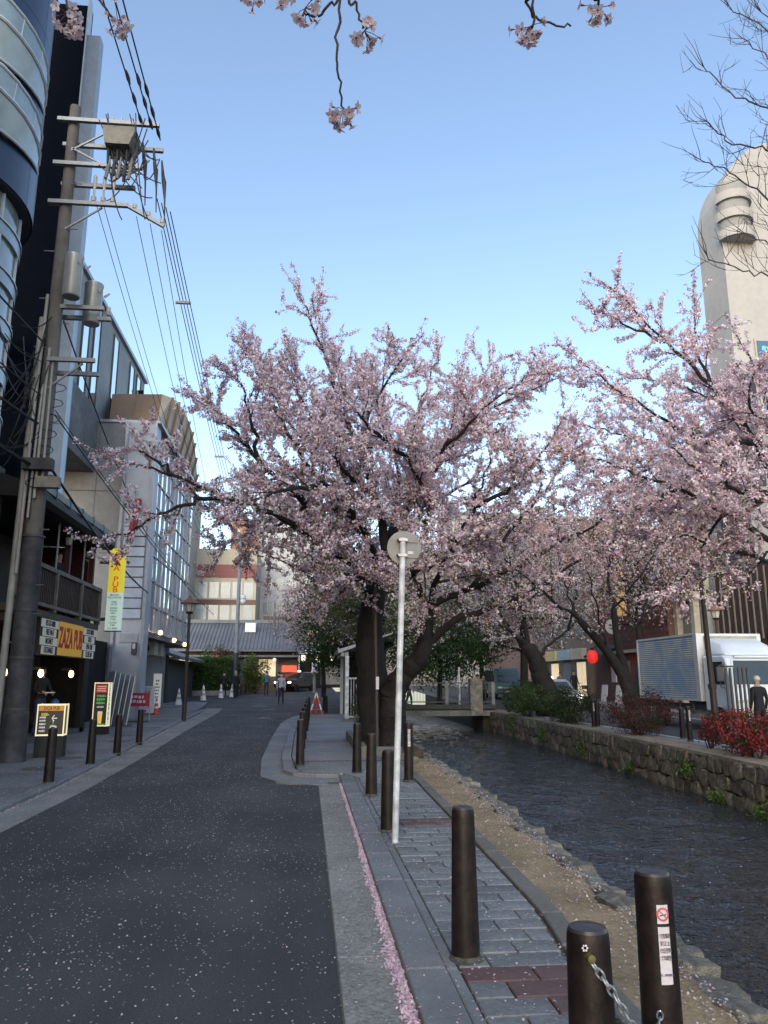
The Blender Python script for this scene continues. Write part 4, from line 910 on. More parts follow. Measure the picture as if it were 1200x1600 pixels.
# bow-fronted balconies with sharp prow to the north
def bow(z,h=1.42):
    """bowl-shaped glazed bay: wide rim above, narrow sill below, running out to a prow at the street side"""
    n=16; A=[R(-115)+R(127)*i/n for i in range(n+1)]
    def ring(amp,zz,sag):
        out=[]
        for i,a in enumerate(A):
            u=i/n; bulge=math.sin(math.pi*min(1,u*1.02))**.6 if u<.62 else max(0,(1-u)/.38)**.9; rr=2.67+amp*bulge; out.append((rr*math.cos(a),rr*math.sin(a),zz+sag*u**3))
        return out
    topr=ring(.52,z+h,-.28); mid=ring(.46,z+.62*h,-.20); low=ring(.16,z,.42)
    def loft(a,b): 
        k=len(a); return MB().add(a+b,[(i,i+1,k+i+1,k+i) for i in range(k-1)])
    loft(low,mid).build('bay_bowl',mat('bay_pale',(.33,.40,.44),.25,.12,2,spec=.6),tw,True)
    loft(mid,topr).build('bay_glass',mat('bay_glass',(.24,.31,.34),.10,.2,2,spec=.8),tw,True)
    for rg_,rr in ((topr,.040),(mid,.048),(low,.035)): MB().tube(rg_,rr,6).build('bay_rim',M_rimw,tw,True)
    for i in range(1,n-2,2): MB().bar(mid[i],topr[i],.02).build('bay_mullion',M_rimw,tw)
    b=MB()
    for i in range(22):
        a=R(-115)+R(95)*i/22; rr=2.68+.03*(i%2); b.cbox((rr*math.cos(a),rr*math.sin(a),z+.75),(.05,.16,1.2),(0,0,a))
    o=b.build('curtain',M_curt,tw); o['kind']='stuff'
bow(6.85); bow(8.55)
# dark slot and pale fin beside the tower
sl = empty('slot_building',(-8.3,21.2,6.2),0,'narrow black wall with a pale grey panelled fin beyond the round tower','building')
MB().box(-3.0,0,-.6,1.05,.30,16.2).build('wall',mat('black_cladding',(.003,.005,.011),.6,.2,4,spec=.04),sl)
b=MB(); b.box(1.055,-.12,-.6,1.47,.25,15.0); fin=b.build('fin',mat('pale_panel',(.30,.35,.42),.4,.1,4,stain=.12,metal=.2),sl)
for i in range(11): MB().bar((1.06,-.123,1+1.35*i),(1.46,-.123,.45+1.35*i),.018,.004).build('seam',mat('seam_pale',(.5,.55,.62),.4),fin)
MB().box(1.02,-.16,-.6,1.06,.2,16.4).build('edge_trim',M_rimw,sl)
# small ledge units (louvred air-conditioner shelves) between tower and pole
for i,z in enumerate((4.9,3.75,2.6,2.05,1.5,.9,-.1,-.9)):
    MB().box(-.9,-.9,z,-.05-.03*i,-.5,z+.05).build('ledge',M_cream,sl)
for i,z in enumerate((4.5,3.4,1.2)): MB().box(-.9,-.8,z-.3,-.3,-.45,z+.25).build('unit',M_dark,sl)
# pale pilaster with slanted louvre hoods
pl = empty('louvre_block',(-8.7,25.6,5.5),0,'pale pilaster with slanted grey hoods behind the utility pole','building')
MB().box(-2.0,0,-5.3,.35,.7,6.6).build('wall',mat('bluegrey_wall',(.20,.225,.255),.6,.12,4,stain=.15),pl)
MB().box(-.33,-.10,-.4,.0,-.005,6.9).build('pilaster',mat('white_pilaster',(.50,.54,.60),.5,.08,4),pl)
for z,h in ((5.6,1.1),(4.6,.32),(4.1,.32),(2.6,1.6),(.6,1.2)):
    MB().prism([(-.9,z),(-.9,z+h),(0,z+h*.45),(0,z-.25)],.0,.34,'x').build('hood',MATS['bluegrey_wall'],pl)
    if h<.5: MB().prism([(-.85,z-.02),(0,z-.30),(0,z-.45),(-.85,z-.2)],.02,.32,'x').build('gap',M_dark,pl)

# ------------------------------------------------------------------ left: concrete building with glass front and brown arched roof
M_cgrey = mat('streaked_concrete',(.24,.245,.25),.85,.16,3,stain=.25,stainscale=.35,bump=.1); M_cdark = mat('dark_concrete',(.15,.155,.16),.85,.2,3,stain=.3,stainscale=.5)
M_lcol = mat('pale_column',(.37,.40,.455),.5,.08,4,stain=.12,stainscale=.8); M_brown = mat('brown_panel',(.23,.145,.08),.6,.12,4,stain=.15,stainscale=.4); M_tan = mat('tan_soffit',(.42,.33,.235),.65,.2,3,stain=.2,stainscale=.8)
M_frame = mat('pale_frame',(.30,.33,.38),.4,.1,5,metal=.3); M_fglass = mat('facade_glass',(.62,.68,.76),.05,.15,.6,spec=1.0,metal=.92,rnd=.22)
gb = empty('glass_building',(-8,32,0.05),0,'grey concrete building with a sloping glazed street front and brown arched roof','building')
GO=(-8,32,.05)
def Q(b,name,m,par=None,sm=False,loc=None):
    o=b.build(name,m,par or gb,sm)
    if par is None: o.location=(-GO[0],-GO[1],-GO[2])
    return o
Q(MB().box(-13,32.0,0.05,-7.75,44,12.2),'wall',M_cgrey)
Q(MB().box(-7.75,32.9,3.4,-6.75,43.9,12.15),'wall',M_cgrey)
for x in (-11.6,-10.2,-8.9): Q(MB().box(x,31.985,3,x+.02,31.999,12.1),'joint',M_cdark)
for z in (6.6,9.2): Q(MB().box(-13,31.98,z,-7.8,31.998,z+.025),'joint',M_cdark)
Q(MB().box(-13,31.93,12.2,-6.4,44,12.32),'parapet',M_frame)
# light column with louvre slats
Q(MB().box(-7.75,31.9,0.0,-6.55,32.9,12.19),'column',M_lcol)
for x in (-7.80,-6.63): Q(MB().box(x,31.80,0,x+.12,31.897,12.18),'column_edge',M_frame)
for i in range(9): 
    z=3.95+.42*i; Q(MB().box(-7.55,31.80,z,-6.70,31.895,z+.36),'slat',mat('slat_metal',(.36,.41,.49),.4,.1,4,rnd=.08)); Q(MB().box(-7.56,31.86,z+.365,-6.69,31.897,z+.41),'slat_gap',M_cdark)
Q(MB().box(-7.45,31.86,3.0,-6.75,31.897,3.35),'access_panel',M_frame); Q(MB().box(-6.95,31.75,2.55,-6.75,31.897,3.0),'intercom',M_iron); Q(MB().box(-6.90,31.74,2.75,-6.80,31.748,2.95),'intercom_plate',M_sticker)
# glass curtain wall: panes and mullions, each pane its own piece, alternately tilted a hair
rngp=random.Random(4)
y0=32.95
for j in range(10):
    ya=y0+j*1.08; yb=ya+1.08
    for i in range(8):
        z0=3.55+i*1.07; z1=z0+1.07
        o=MB().box(0,-.50,-.50,.03,.50,.50).build('pane',M_fglass,gb,loc=(-6.72-GO[0],(ya+yb)/2-GO[1],(z0+z1)/2-GO[2]),rot=(0,rngp.uniform(-.012,.012),rngp.uniform(-.012,.012)))
    Q(MB().box(-6.72,ya-.03,3.5,-6.62,ya+.03,12.15),'mullion',M_frame)
for i in range(9): Q(MB().box(-6.70,32.95,3.52+i*1.07,-6.635,43.75,3.57+i*1.07),'transom',M_frame)
for s in (0,1): 
    for j in range(5): Q(MB().bar((-6.60,33+j*2.16,3.6+4.3*s),(-6.60,35.16+j*2.16,7.9+4.3*s) if j%2==s else (-6.60,33+j*2.16,7.9+4.3*s),.035),'brace',M_frame)
Q(MB().box(-7.75,32.9,3.25,-6.45,43.9,3.42),'canopy',M_cdark)
# ground floor: recessed cream wall, air-conditioner boxes, lit lamps
Q(MB().box(-8.9,36.0,.05,-8.5,43.9,3.25),'shop_wall',M_cream); Q(MB().box(-8.5,36.6,.1,-8.47,37.5,2.2),'door',mat('steel_door',(.30,.29,.25),.5,.1,5)); Q(MB().box(-8.5,39,.1,-8.46,40,2.3),'door',M_dark)
for y in (35.5,37.0): 
    Q(MB().box(-7.6,y,2.62,-6.75,y+.9,3.22),'air_conditioner',M_cream); Q(MB().lathe([(.22,0),(.22,.02),(.05,.022)],14,M=Matrix.Translation((-7.2,y-.01,2.92))@Matrix.Rotation(R(90),4,'X')),'fan_grille',M_dark)
for (y,z) in ((34.6,3.55),(38.2,3.4),(41.5,3.35)): Q(MB().ball((-6.38,y,z),.10,10,6),'lamp',M_lit,sm=True)
# brown roof screen leaning back, its street side bowing round in ribbed panels
bot=[(-6.62,32.25)]+[(-6.62,32.25+12.2*k/9) for k in range(1,10)]
top=[(-7.05,35.1,14.7),(-6.70,35.6,14.72),(-6.50,36.2,14.72),(-6.42,37.4,14.72),(-6.40,39.0,14.7),(-6.45,40.6,14.65),(-6.52,42.0,14.45),(-6.58,43.2,13.95),(-6.60,44.1,13.2),(-6.62,44.5,12.5)]
vsx=[(x,y,12.33) for x,y in bot]+top; n_=len(bot)
Q(MB().add(vsx,[(i,i+1,n_+i+1,n_+i) for i in range(n_-1)]),'arched_screen',M_tan)
for i in range(1,9):
    a_=Vector((bot[i][0]+.02,bot[i][1],12.34)); c_=Vector(top[i])+Vector((.02,0,0)); Q(MB().bar(a_,c_,.20,.05),'rib',M_brown)
Q(MB().add([(-8.75,32.7,12.33),(-6.62,32.25,12.33),(-7.05,35.1,14.7),(-9.4,35.3,14.7)],[(0,1,2,3)]),'screen_face',M_brown)
Q(MB().bar((-7.75,32.47,12.33),(-8.22,35.19,14.69),.02,.012),'screen_joint',M_cdark)
Q(MB().add([(-9.4,35.3,14.7)]+top+[(-9.4,44.5,12.5)],[tuple(range(12))]),'screen_top',M_brown); Q(MB().add([(-8.75,32.7,12.33),(-9.4,35.3,14.7),(-9.4,44.5,12.5),(-8.75,44.5,12.33)],[(0,1,2,3)]),'screen_back',M_brown)
# set-back upper block with vertical windows
Q(MB().box(-15,28.5,12.3,-9.5,42.2,18.0),'upper_wall',mat('upper_grey',(.28,.30,.315),.75,.1,3,stain=.15,stainscale=.4)); Q(MB().box(-15.2,28.3,18.0,-9.35,42.4,18.18),'upper_roof',M_frame)
for y in (30.4,32.0,35.2,38.6,40.2):
    w=Q(MB().box(-9.5,y,12.9,-9.46,y+.85,17.6),'window',M_fglass); Q(MB().box(-9.47,y-.07,12.8,-9.43,y,17.7),'window_frame',M_cdark); Q(MB().box(-9.47,y+.85,12.8,-9.43,y+.92,17.7),'window_frame',M_cdark)
Q(MB().box(-15,28.2,10.0,-9.0,33,12.6),'lower_block',M_cdark)
Q(MB().tube([(-9.3,40.5,16.9),(-9.3,41.2,15.5),(-9.3,40.3,14.2),(-9.3,41.4,13.2)],.16,6),'roof_emblem',M_dark)
# red awning arm
aw = empty('awning_arm',(-7.1,30.2,6.6),0,'red rolled flag banner jutting out from the grey concrete wall','banner')
MB().tube([(0,1.7,2.2),(.1,.9,1.3),(.15,.0,.3)],[.14,.17,.12],8).build('roll',mat('red_cloth',(.28,.035,.03),.7,.25,8),aw,True); MB().tube([(0,1.75,2.25),(.17,-.2,.1)],.03,6).build('pole',M_iron,aw)
# parking price board, folded barriers, bicycles rack
pk = empty('parking_board',(-7.15,35.0,.06),0,'white parking price board with red and black lettering beside the cone','sign')
MB().box(-.62,-.02,.10,.62,.02,1.22).build('board',M_sticker,pk); M_blk=M_ink2
text('lettering','P',M_blk,pk,(-.46,-.0245,1.02),.36,SOUTH,.002,bold=.01); text('lettering','コインパーク\n24時間営業',M_blk,pk,(.14,-.0245,1.04),.12,SOUTH,.002); text('lettering','20分 200円',M_blk,pk,(0,-.0245,.70),.18,SOUTH,.002,bold=.005); text('lettering','500円',M_signr,pk,(0,-.0245,.42),.34,SOUTH,.002,bold=.012); MB().box(-.56,-.03,.14,.3,-.0205,.22).build('red_strip',M_signr,pk)
fb = empty('folded_panels',(-6.35,27.2,.06),R(10),'stack of pale folded display panels leaning beside the column','panel')
for i in range(5): 
    o=MB().box(-.02,-.35,0,.02,.35,1.75-.04*i).build('panel',mat('pale_acrylic',(.42,.46,.50),.25,.12,4,rnd=.12,spec=.6),fb,loc=(-.35+.16*i,0,.03),rot=(0,R(7),R(20))); MB().box(-.026,-.34,.05,-.021,-.30,1.6).build('edge',M_iron,o)
MB().box(-.5,-.45,-.01,.6,.45,.03).build('base',M_iron,fb)
rs = empty('red_board_stand',(-6.1,29.5,.06),0,'small stand with a red printed board and metal legs','sign')
MB().box(-.42,-.02,.55,.42,.02,1.02).build('board',mat('red_board',(.30,.02,.04),.5,.2,8),rs); print_lines(rs,M_sticker,0,-.0205,.80,.50,2,.16,.12,5)
for x in (-.45,.45): MB().tube([(x,0,0),(x,0,1.05)],.02,8).build('leg',M_frame,rs)
MB().box(-.45,-.18,0,.45,.18,.05).build('foot',M_iron,rs)
wsn = empty('standing_sign',(-7.55,41.0,.1),R(8),'slim white standing sign at the far corner of the glass building','sign')
MB().box(-.20,-.10,.08,.20,.10,1.75).build('box',mat('white_acrylic',(.62,.63,.60),.4,.06,6,emit=(.7,.7,.65),estr=.12),wsn); MB().box(-.25,-.16,-.02,.25,.16,.08).build('foot',M_iron,wsn); print_lines(wsn,M_ink2,0,-.1005,1.0,.16,6,.16,.09,6)
MB().box(-13,24.7,.05,-7.9,31.85,3.0).build('dark_shop',M_dark,None).name='low_shop'
ls=[o for o in COL.objects if o.name=='low_shop'][0]; tag(ls,'dark low shop front between the pub and the pale column','building')

# ------------------------------------------------------------------ utility pole with its gear
up = empty('utility_pole',(-5.45,15.6,.05),0,'tall concrete utility pole with crossarms, grey transformers and cable pipes','utility pole')
M_pole = mat('pole_concrete',(.115,.108,.098),.85,.15,8,stain=.25,stainscale=1.2); M_wrap = mat('pole_wrap',(.045,.045,.05),.7,.4,6,stain=.4,stainscale=2,bump=.2); M_galv = mat('galv_arm',(.17,.18,.19),.45,.15,10,metal=.5); M_trafo = mat('transformer_grey',(.30,.32,.33),.35,.1,4,metal=.35,stain=.1); M_cable = mat('black_cable',(.012,.012,.014),.6,.2,10); M_ins = mat('porcelain',(.36,.34,.34),.3,.1,10); M_dkbox = mat('weathered_box',(.16,.15,.12),.6,.3,6,stain=.3)
MB().tube([(0,0,-.1),(0,0,5),(0,0,14.1)],[.185,.165,.115],18).build('shaft',M_pole,up,True)
MB().tube([(0,0,-.02),(0,0,.9),(0,0,.92),(0,0,4.3)],[.25,.235,.215,.195],18).build('wrap',M_wrap,up,True)
for z in (.95,1.9,2.8,4.25): MB().lathe([(.222,z),(.222,z+.03)],18).build('band',M_iron,up,True)
for (x,y,r,z0,z1) in ((-.26,-.12,.07,.3,8.9),(-.16,-.22,.035,3.5,9.4),(.02,-.22,.03,5.0,8.2),(.12,-.19,.025,5.2,7.9),(-.05,-.24,.025,4.6,7.4)):
    MB().tube([(x*1.1,y*1.1,z0),(x,y,(z0+z1)/2),(x*.8,y*.8,z1)],r,10).build('conduit',mat('conduit_grey',(.26,.255,.235),.6,.15,6,stain=.2),up,True)
def crossarm(x0,x1,z,y=-.16,tilt=0,w=.085): 
    MB().box(x0,y-w/2,z-w/2,x1,y+w/2,z+w/2).build('crossarm',M_galv,up)
crossarm(-.30,1.9,13.65); crossarm(-.25,1.95,13.25,.16); crossarm(-.30,1.6,12.55); crossarm(-.2,1.4,12.25,.16); crossarm(-.32,1.35,11.6)
MB().bar((1.35,-.16,11.6),(2.15,-.16,11.15),.08).build('crossarm',M_galv,up); crossarm(.0,1.0,9.2,-.05); crossarm(.0,.95,7.95,-.20); crossarm(0,.95,7.8,.18); crossarm(.0,1.05,9.15,.35)
for a,c in (((0,-.1,12.9),(1.0,-.1,13.6)),((0,-.1,13.0),(.85,-.1,12.55)),((0,-.1,10.95),(.8,-.1,11.55)),((0,-.15,7.3),(.7,-.15,7.9))): MB().bar(a,c,.035).build('brace',M_galv,up)
# switch box near the top
MB().prism([(.80,12.98),(1.32,12.98),(1.42,13.30),(1.42,13.42),(.74,13.42),(.74,13.30)],-.36,.20,'y').build('switch_box',M_dkbox,up)
for x in (.85,1.05,1.25): 
    for z0,z1 in ((13.42,13.85),): MB().tube([(x,-.1,z0),(x,-.1,z0+.2),(x,-.1,z1)],[.05,.035,.02],8).build('bushing',M_ins,up,True)
    MB().tube([(x,-.2,12.98),(x+.02,-.25,12.55)],[.035,.02],8).build('lead',M_cable,up)
for x in (.62,.82,1.02): 
    MB().tube([(x,-.16,11.65),(x,-.16,11.75),(x,-.16,11.8),(x,-.16,12.25),(x,-.16,12.3)],[.06,.06,.02,.045,.02],8).build('insulator',M_ins,up,True)
for k in range(5): MB().tube([(.85+.12*k,-.22+.1*(k%2),12.2),(.88+.12*k,-.22,12.45),(.9+.12*k,-.2,12.75)],[.035,.045,.02],8).build('cutout',M_wrap if k%2 else M_dkbox,up,True)
for k in range(3): MB().tube([(1.5+.30*k,-.16,11.53-.16*k),(1.5+.30*k,-.16,11.63-.16*k)],[.06,.05],8).build('insulator',M_ins,up,True)
# two drum transformers
for (x,y,z) in ((.38,-.30,9.3),(.62,.42,9.05)):
    t_=MB().lathe([(.17,z),(.19,z+.03),(.19,z+.88),(.20,z+.90),(.20,z+.94),(.05,z+.98)],22,(x,y,0)).build('transformer',M_trafo,up,True)
    for a in (-40,20,80): MB().tube([(x+.23*math.cos(R(a)),y+.23*math.sin(R(a)),z+.70),(x+.33*math.cos(R(a)),y+.33*math.sin(R(a)),z+.80)],[.03,.02],6).build('terminal',M_ins,t_)
for x in (.75,1.0): MB().tube([(x,.3,9.22),(x,.3,9.30),(x,.3,9.33),(x,.3,9.40)],[.03,.06,.04,.05],8).build('insulator',M_ins,up,True)
MB().box(-.22,-.42,5.55,.35,-.22,5.78).build('junction_box',M_wrap,up); MB().box(.05,-.36,5.2,.5,-.2,5.42).build('junction_box',M_dkbox,up)
MB().lathe([(.03,6.9),(.03,7.7)],8,(-.4,-.1,0)).build('junction_sleeve',M_wrap,up)
for z in np.arange(2.2,13,.55): 
    s=1 if int(z/.55)%2 else -1; MB().tube([(s*.1,-.1,z),(s*.32,-.1,z)],.012,5).build('step_bolt',M_galv,up)
rngw=random.Random(8)
def sag(p,q,s,n=14,j=0):
    p=Vector(p);q=Vector(q); return [p.lerp(q,i/n)+Vector((0,0,-s*4*(i/n)*(1-i/n)))+Vector((rngw.uniform(-j,j),rngw.uniform(-j,j),rngw.uniform(-j,j))) for i in range(n+1)]
# small looping leads around the pole head
for k in range(22):
    a=Vector((rngw.uniform(.5,1.7),-.2,rngw.uniform(12.3,13.9))); c=Vector((rngw.uniform(.9,2.1),-.2,rngw.uniform(11.2,12.8))); MB().tube(sag(a,c,rngw.uniform(.1,.45),10),.013,5).build('jumper',M_cable,up)
for k in range(18):
    a=Vector((rngw.uniform(-.3,.1),-.25,rngw.uniform(6,9))); c=Vector((rngw.uniform(-1.1,-.4),-.2,rngw.uniform(5.5,8.8))); MB().tube(sag(a,c,rngw.uniform(.1,.4),10),.012,5).build('jumper',M_cable,up)
for k in range(7): MB().tube([(.05+.2*math.cos(t)*(1+.1*k),-.2+.05*k-.1,5.3+.35*k+.10*math.sin(t)) for t in np.linspace(0,6.28,12)],.010,4).build('cable_coil',M_cable,up)
# ------------------------------------------------------------------ overhead wires: each span its own thing
def wire(p,q,s,r,label,grp): 
    b=MB(); o=Vector(p); b.tube([v-o for v in sag(p,q,s,22)],r,5); w=b.build('overhead_wire',M_cable,None,True,loc=p); tag(w,label,'wire',grp); return w
PB=Vector((-5.45,15.6,.05))
far=(-5.2,62,9.5)
gl='overhead wires'
ww=['leftmost','second','third','rightmost']
for k in range(4):
    wire((-3.50+.10*k,15.5,11.9-.1*k),(-5.5+.20*k,64,11.6),.5,.012,ww[k]+' of the four bundled wires running down the street from the crossarm tip',gl)
for k,y in enumerate((19.5,26.5,33)):
    t_=(y-15.5)/48.5; e=empty('wire_spacer',(-3.38-1.8*t_,y,11.65-.2*t_-.5*4*t_*(1-t_)),0,['nearest','middle','farthest'][k]+' small spacer clamped on the four street wires','spacer','wire spacers')
    MB().box(-.20,-.04,-.03,.20,.04,.03).build('bar',M_ins,e); [MB().ball((x,0,0),.05,8,5).build('clamp',M_ins,e,True) for x in (-.16,-.05,.06,.16)]
for k,(x,z) in enumerate(((-3.95,13.75),(-3.7,13.6),(-3.5,13.3))):
    wire((x,15.4,z),(-3.9+.35*k,-6,14.2-.2*k),.4,.016,['thick black overhead cable on the left of the three coming towards the viewer','thick black overhead cable in the middle of the three coming towards the viewer','thick black overhead cable on the right of the three coming towards the viewer'][k],gl)
    for j in range(3):
        b=MB(); p0=Vector((x,15.4-.25-.62*j-.1*k,z+.0)); b.tube([p0,p0+Vector((0,.12,0)),p0+Vector((0,.25,0)),p0+Vector((0,.4,0))],[.016,.036,.04,.016],8)
        o=b.build('cable_sleeve',M_wrap,up,True); o.location=-PB
    b=MB(); p0=Vector((x,15.7,z-.3)); b.tube([p0,p0+Vector((.05,.0,-.4)),p0+Vector((.08,0,-.55)),p0+Vector((.12,.0,-1.0)),p0+Vector((.15,0,-1.6))],[.02,.04,.055,.02,.012],8); o=b.build('cable_sleeve',M_wrap,up,True); o.location=-PB
for k,(x,z,x2,z2) in enumerate(((-4.75,11.6,-8.6,14.6),(-4.6,11.6,-8.2,14.6),(-3.9,11.4,-7.9,11.4),(-3.6,11.25,-7.6,11.2),(-3.35,11.1,-7.5,11.0))):
    wire((x,15.44,z),(-5.6+.12*k,46,8.0+.2*k),.6,.008,'thin wire '+['outermost left','second from left','in the middle','second from right','outermost right'][k]+' in the fan below the crossarms',gl)
for k,(za,zb,x2,y2,r) in enumerate(((8.3,9.6,-6.5,2,.02),(7.2,8.6,-7.0,4,.014),(6.6,7.5,-6.6,3,.03),(5.7,6.8,-6.4,2.5,.035),(7.9,8.8,-8,6,.010))):
    wire((-5.5,15.4,za),(x2,y2,zb),.35,r,['highest','second highest','third','lowest thick','thin diagonal'][k]+' telephone cable running from the pole to the left edge',gl)
for k,(za,xb,yb,zb,r) in enumerate(((9.0,-6.7,33,7.2,.018),(6.9,-5.4,45,5.2,.016),(5.8,-6.5,32,5.0,.03),(7.0,-5.9,45,6.0,.010))):
    wire((-5.3,15.7,za),(xb,yb,zb),.25,r,['upper','second','thick lower','thin lower'][k]+' telephone cable running from the pole past the concrete wall',gl)
# ------------------------------------------------------------------ far end of the street
M_tile = mat('roof_tile',(.115,.125,.14),.55,.2,8,stain=.2,stainscale=.6,rnd=.1); M_fwin = glass('far_window',(.10,.13,.15),.15)
M_lwin = mat('lit_window',(.7,.6,.45),.5,.2,2,emit=(1,.75,.42),estr=.22)
def bld(name,loc,label): return empty(name,loc,0,label,'building')
def win_grid(e,x0,x1,zs,n,h,y,m,gap=.18,fr=None):
    w=(x1-x0)/n
    for z in zs:
        for i in range(n):
            o=MB().box(-w/2+gap/2,-.04,0,w/2-gap/2,.0,h).build('window',m,e,loc=(x0+w*(i+.5),y,z))
            if fr: MB().box(-.03,-.06,0,.03,-.041,h).build('mullion',fr,o)
# tiled house at the end of the street: roof of separate tile ridges
th=bld('tiled_house',(-5.0,66,.62),'low house with a grey tiled roof closing the left side of the street')
MB().box(-9,0,0,4.2,8,3.3).build('wall',mat('house_wood',(.11,.085,.065),.8,.25,5),th)
rf=MB().prism([(-1.0,3.35),(4.2,5.9),(9.2,3.35),(9.2,3.2),(4.2,5.7),(-1.0,3.2)],-9.5,4.7,'x').build('roof',M_tile,th)
for i in range(46): MB().bar((-9.3+.305*i,-.98,3.40),(-9.3+.305*i,4.15,5.92),.09,.07).build('tile_row',M_tile,rf)
MB().box(-9.6,3.95,5.85,4.8,4.45,6.15).build('ridge',M_tile,rf)
for x,w in ((-7.5,1.2),(-5.5,1.2),(-1.5,1.4),(1.0,1.4)): 
    o=MB().box(x,-.05,1.2,x+w,-.005,2.6).build('window',M_lwin if x==1.0 else M_fwin,th); MB().box(x+w/2-.03,-.08,1.2,x+w/2+.03,-.051,2.6).build('mullion',M_wood,o)
MB().box(-9,-.9,2.75,4.2,-.01,2.9).build('lower_eave',M_tile,th)
ac=MB().box(-.4,2.0,4.95,.5,2.7,5.75).build('roof_unit',M_conew,th)
MB().ball((2.3,-.6,2.55),.16,10,6).build('globe_lamp',mat('globe_white',(.7,.7,.68),.4,.05,4,emit=(.8,.8,.75),estr=.3),th,True)
MB().box(2.9,-.12,1.55,4.15,-.02,2.1).build('red_lit_sign',mat('red_lit_sign',(.5,.08,.05),.5,.3,4,emit=(.9,.12,.05),estr=.35),th)
# black wooden side house left (after glass building)
sh=bld('side_house',(-9.0,46.5,.15),'dark single-storey wooden house with sloping roof behind the left lamp post')
MB().box(-3,0,0,1.0,10,2.6).build('wall',mat('charred_wood',(.05,.055,.06),.8,.25,5),sh); MB().prism([(-3.4,4.2),(1.7,2.55),(1.7,2.72),(-3.4,4.45)],-.4,10.4,'y').build('roof',M_tile,sh)
MB().box(-3,-.02,2.6,.9,.6,3.6).build('gable',mat('teal_board',(.05,.075,.08),.7),sh)
for i in range(9): MB().box(-2.8+.4*i,-.05,2.65,-2.75+.4*i,-.02,3.3).build('batten',M_iron,sh)
MB().ball((.9,.2,2.3),.10,8,6).build('lamp',M_lit,sh,True); MB().box(.2,-.06,2.75,.5,-.02,3.25).build('window',mat('teal_window',(.15,.35,.35),.3,.1,4),sh)
# apartment blocks behind
ab=bld('office_block',(-9.8,92,.8),'cream mid-rise block with a red band and rows of windows behind the tiled roof')
MB().box(-4.6,0,0,3.6,9,16.0).build('wall',mat('cream_block',(.36,.33,.27),.8,.1,3,stain=.15,stainscale=.3),ab)
win_grid(ab,-3.3,3.4,(7.4,10.1),5,1.9,-.005,mat('bright_window',(.28,.34,.36),.2,.15,1,spec=.7),.25,M_frame)
MB().box(-3.4,-.12,12.6,3.6,-.01,14.1).build('red_band',mat('red_band',(.17,.055,.055),.6,.15,4),ab); MB().box(-3.4,-.10,9.4,3.6,-.01,9.95).build('brown_band',mat('brown_band',(.11,.07,.055),.7,.2,4),ab)
MB().box(-3.4,-.10,5.2,3.6,-.01,7.2).build('pale_band',mat('pale_band',(.42,.5,.52),.4,.15,1.5),ab)
ob=bld('orange_block',(-8.0,100,.8),'taller block with an orange panelled end wall and white side behind the office block')
MB().box(-2.2,0,0,1.4,8,21.2).build('wall',mat('orange_wall',(.36,.18,.09),.75,.12,3),ob); MB().box(1.4,.02,0,8.5,9,25.5).build('white_wall',mat('white_block',(.36,.37,.38),.8,.08,3),ob)
win_grid(ob,2.0,8.2,(6,9,12,15,18,21),4,1.5,.015,M_fwin,.5,M_frame); win_grid(ob,-1.9,-.9,(15.5,18.3),1,1.6,-.005,M_fwin,.2)
pb=bld('pale_block',(-16.5,84,.8),'pale apartment block with stacked balconies at far left behind the glass front')
MB().box(-6,0,0,3.2,10,22).build('wall',mat('beige_block',(.33,.32,.28),.8,.1,3,stain=.15,stainscale=.3),pb)
for z in (6,9,12,15,18): 
    MB().box(.2,-1.2,z,3.4,-.01,z+1.0).build('balcony',mat('balcony_white',(.42,.41,.38),.7,.1,3),pb); MB().box(.5,-.03,z+1.05,3.0,-.005,z+2.6).build('window',M_fwin,pb); MB().box(-5,-.03,z+.5,-1,-.005,z+2.2).build('window',M_fwin,pb)
# restaurant front with lanterns at the end
rs_=bld('restaurant',(.3,74,.82),'restaurant with white sign band and lit paper lanterns at the street end')
MB().box(-1.0,0,0,6.5,7,3.4).build('wall',M_black,rs_); MB().box(-1.2,-.30,3.1,6.6,-.01,4.1).build('sign_band',mat('sign_band_white',(.5,.55,.6),.6,.1,4,emit=(.5,.6,.7),estr=.12),rs_); text('lettering','十',mat('blue_letter',(.05,.15,.5),.5),rs_,(-.2,-.315,3.6),.95,SOUTH,.003,bold=.02); print_lines(rs_,M_ink2,4.2,-.3005,3.6,1.6,1,.3,.45,7)
M_lant=mat('paper_lantern',(.8,.75,.6),.6,.05,4,emit=(1,.88,.62),estr=.7)
for i in range(5): 
    l_=MB().lathe([(.10,2.35),(.20,2.45),(.22,2.7),(.20,2.95),(.10,3.03)],12,(-.65+1.35*i,-.45,0)).build('paper_lantern',M_lant,rs_,True); MB().lathe([(.10,3.03),(.10,3.09)],10,(-.65+1.35*i,-.45,0)).build('lantern_cap',M_ink2,l_)
MB().box(-1.0,0,4.1,6.5,7,7.4).build('upper_wall',mat('restaurant_upper',(.25,.17,.13),.8,.2,3),rs_); win_grid(rs_,-.6,6.2,(4.7,),4,1.8,-.006,M_lwin,.5,M_wood)
MB().box(3.2,-.08,0,4.4,-.01,2.2).build('door',mat('door_wood',(.06,.03,.02),.6,.3,5),rs_); MB().box(1.0,-.06,.3,3.0,-.01,2.3).build('front_panel',mat('pale_front',(.25,.24,.22),.7,.15,4),rs_)
for i in range(14): MB().box(.9+.36*i-.2,-.6,2.25,.9+.36*i+.02,-.02,2.31).build('eave_tile',M_tile,rs_)
tb=bld('tall_gate',(-2.8,72,.8),'narrow dark building with a pale concrete gate frame left of the restaurant')
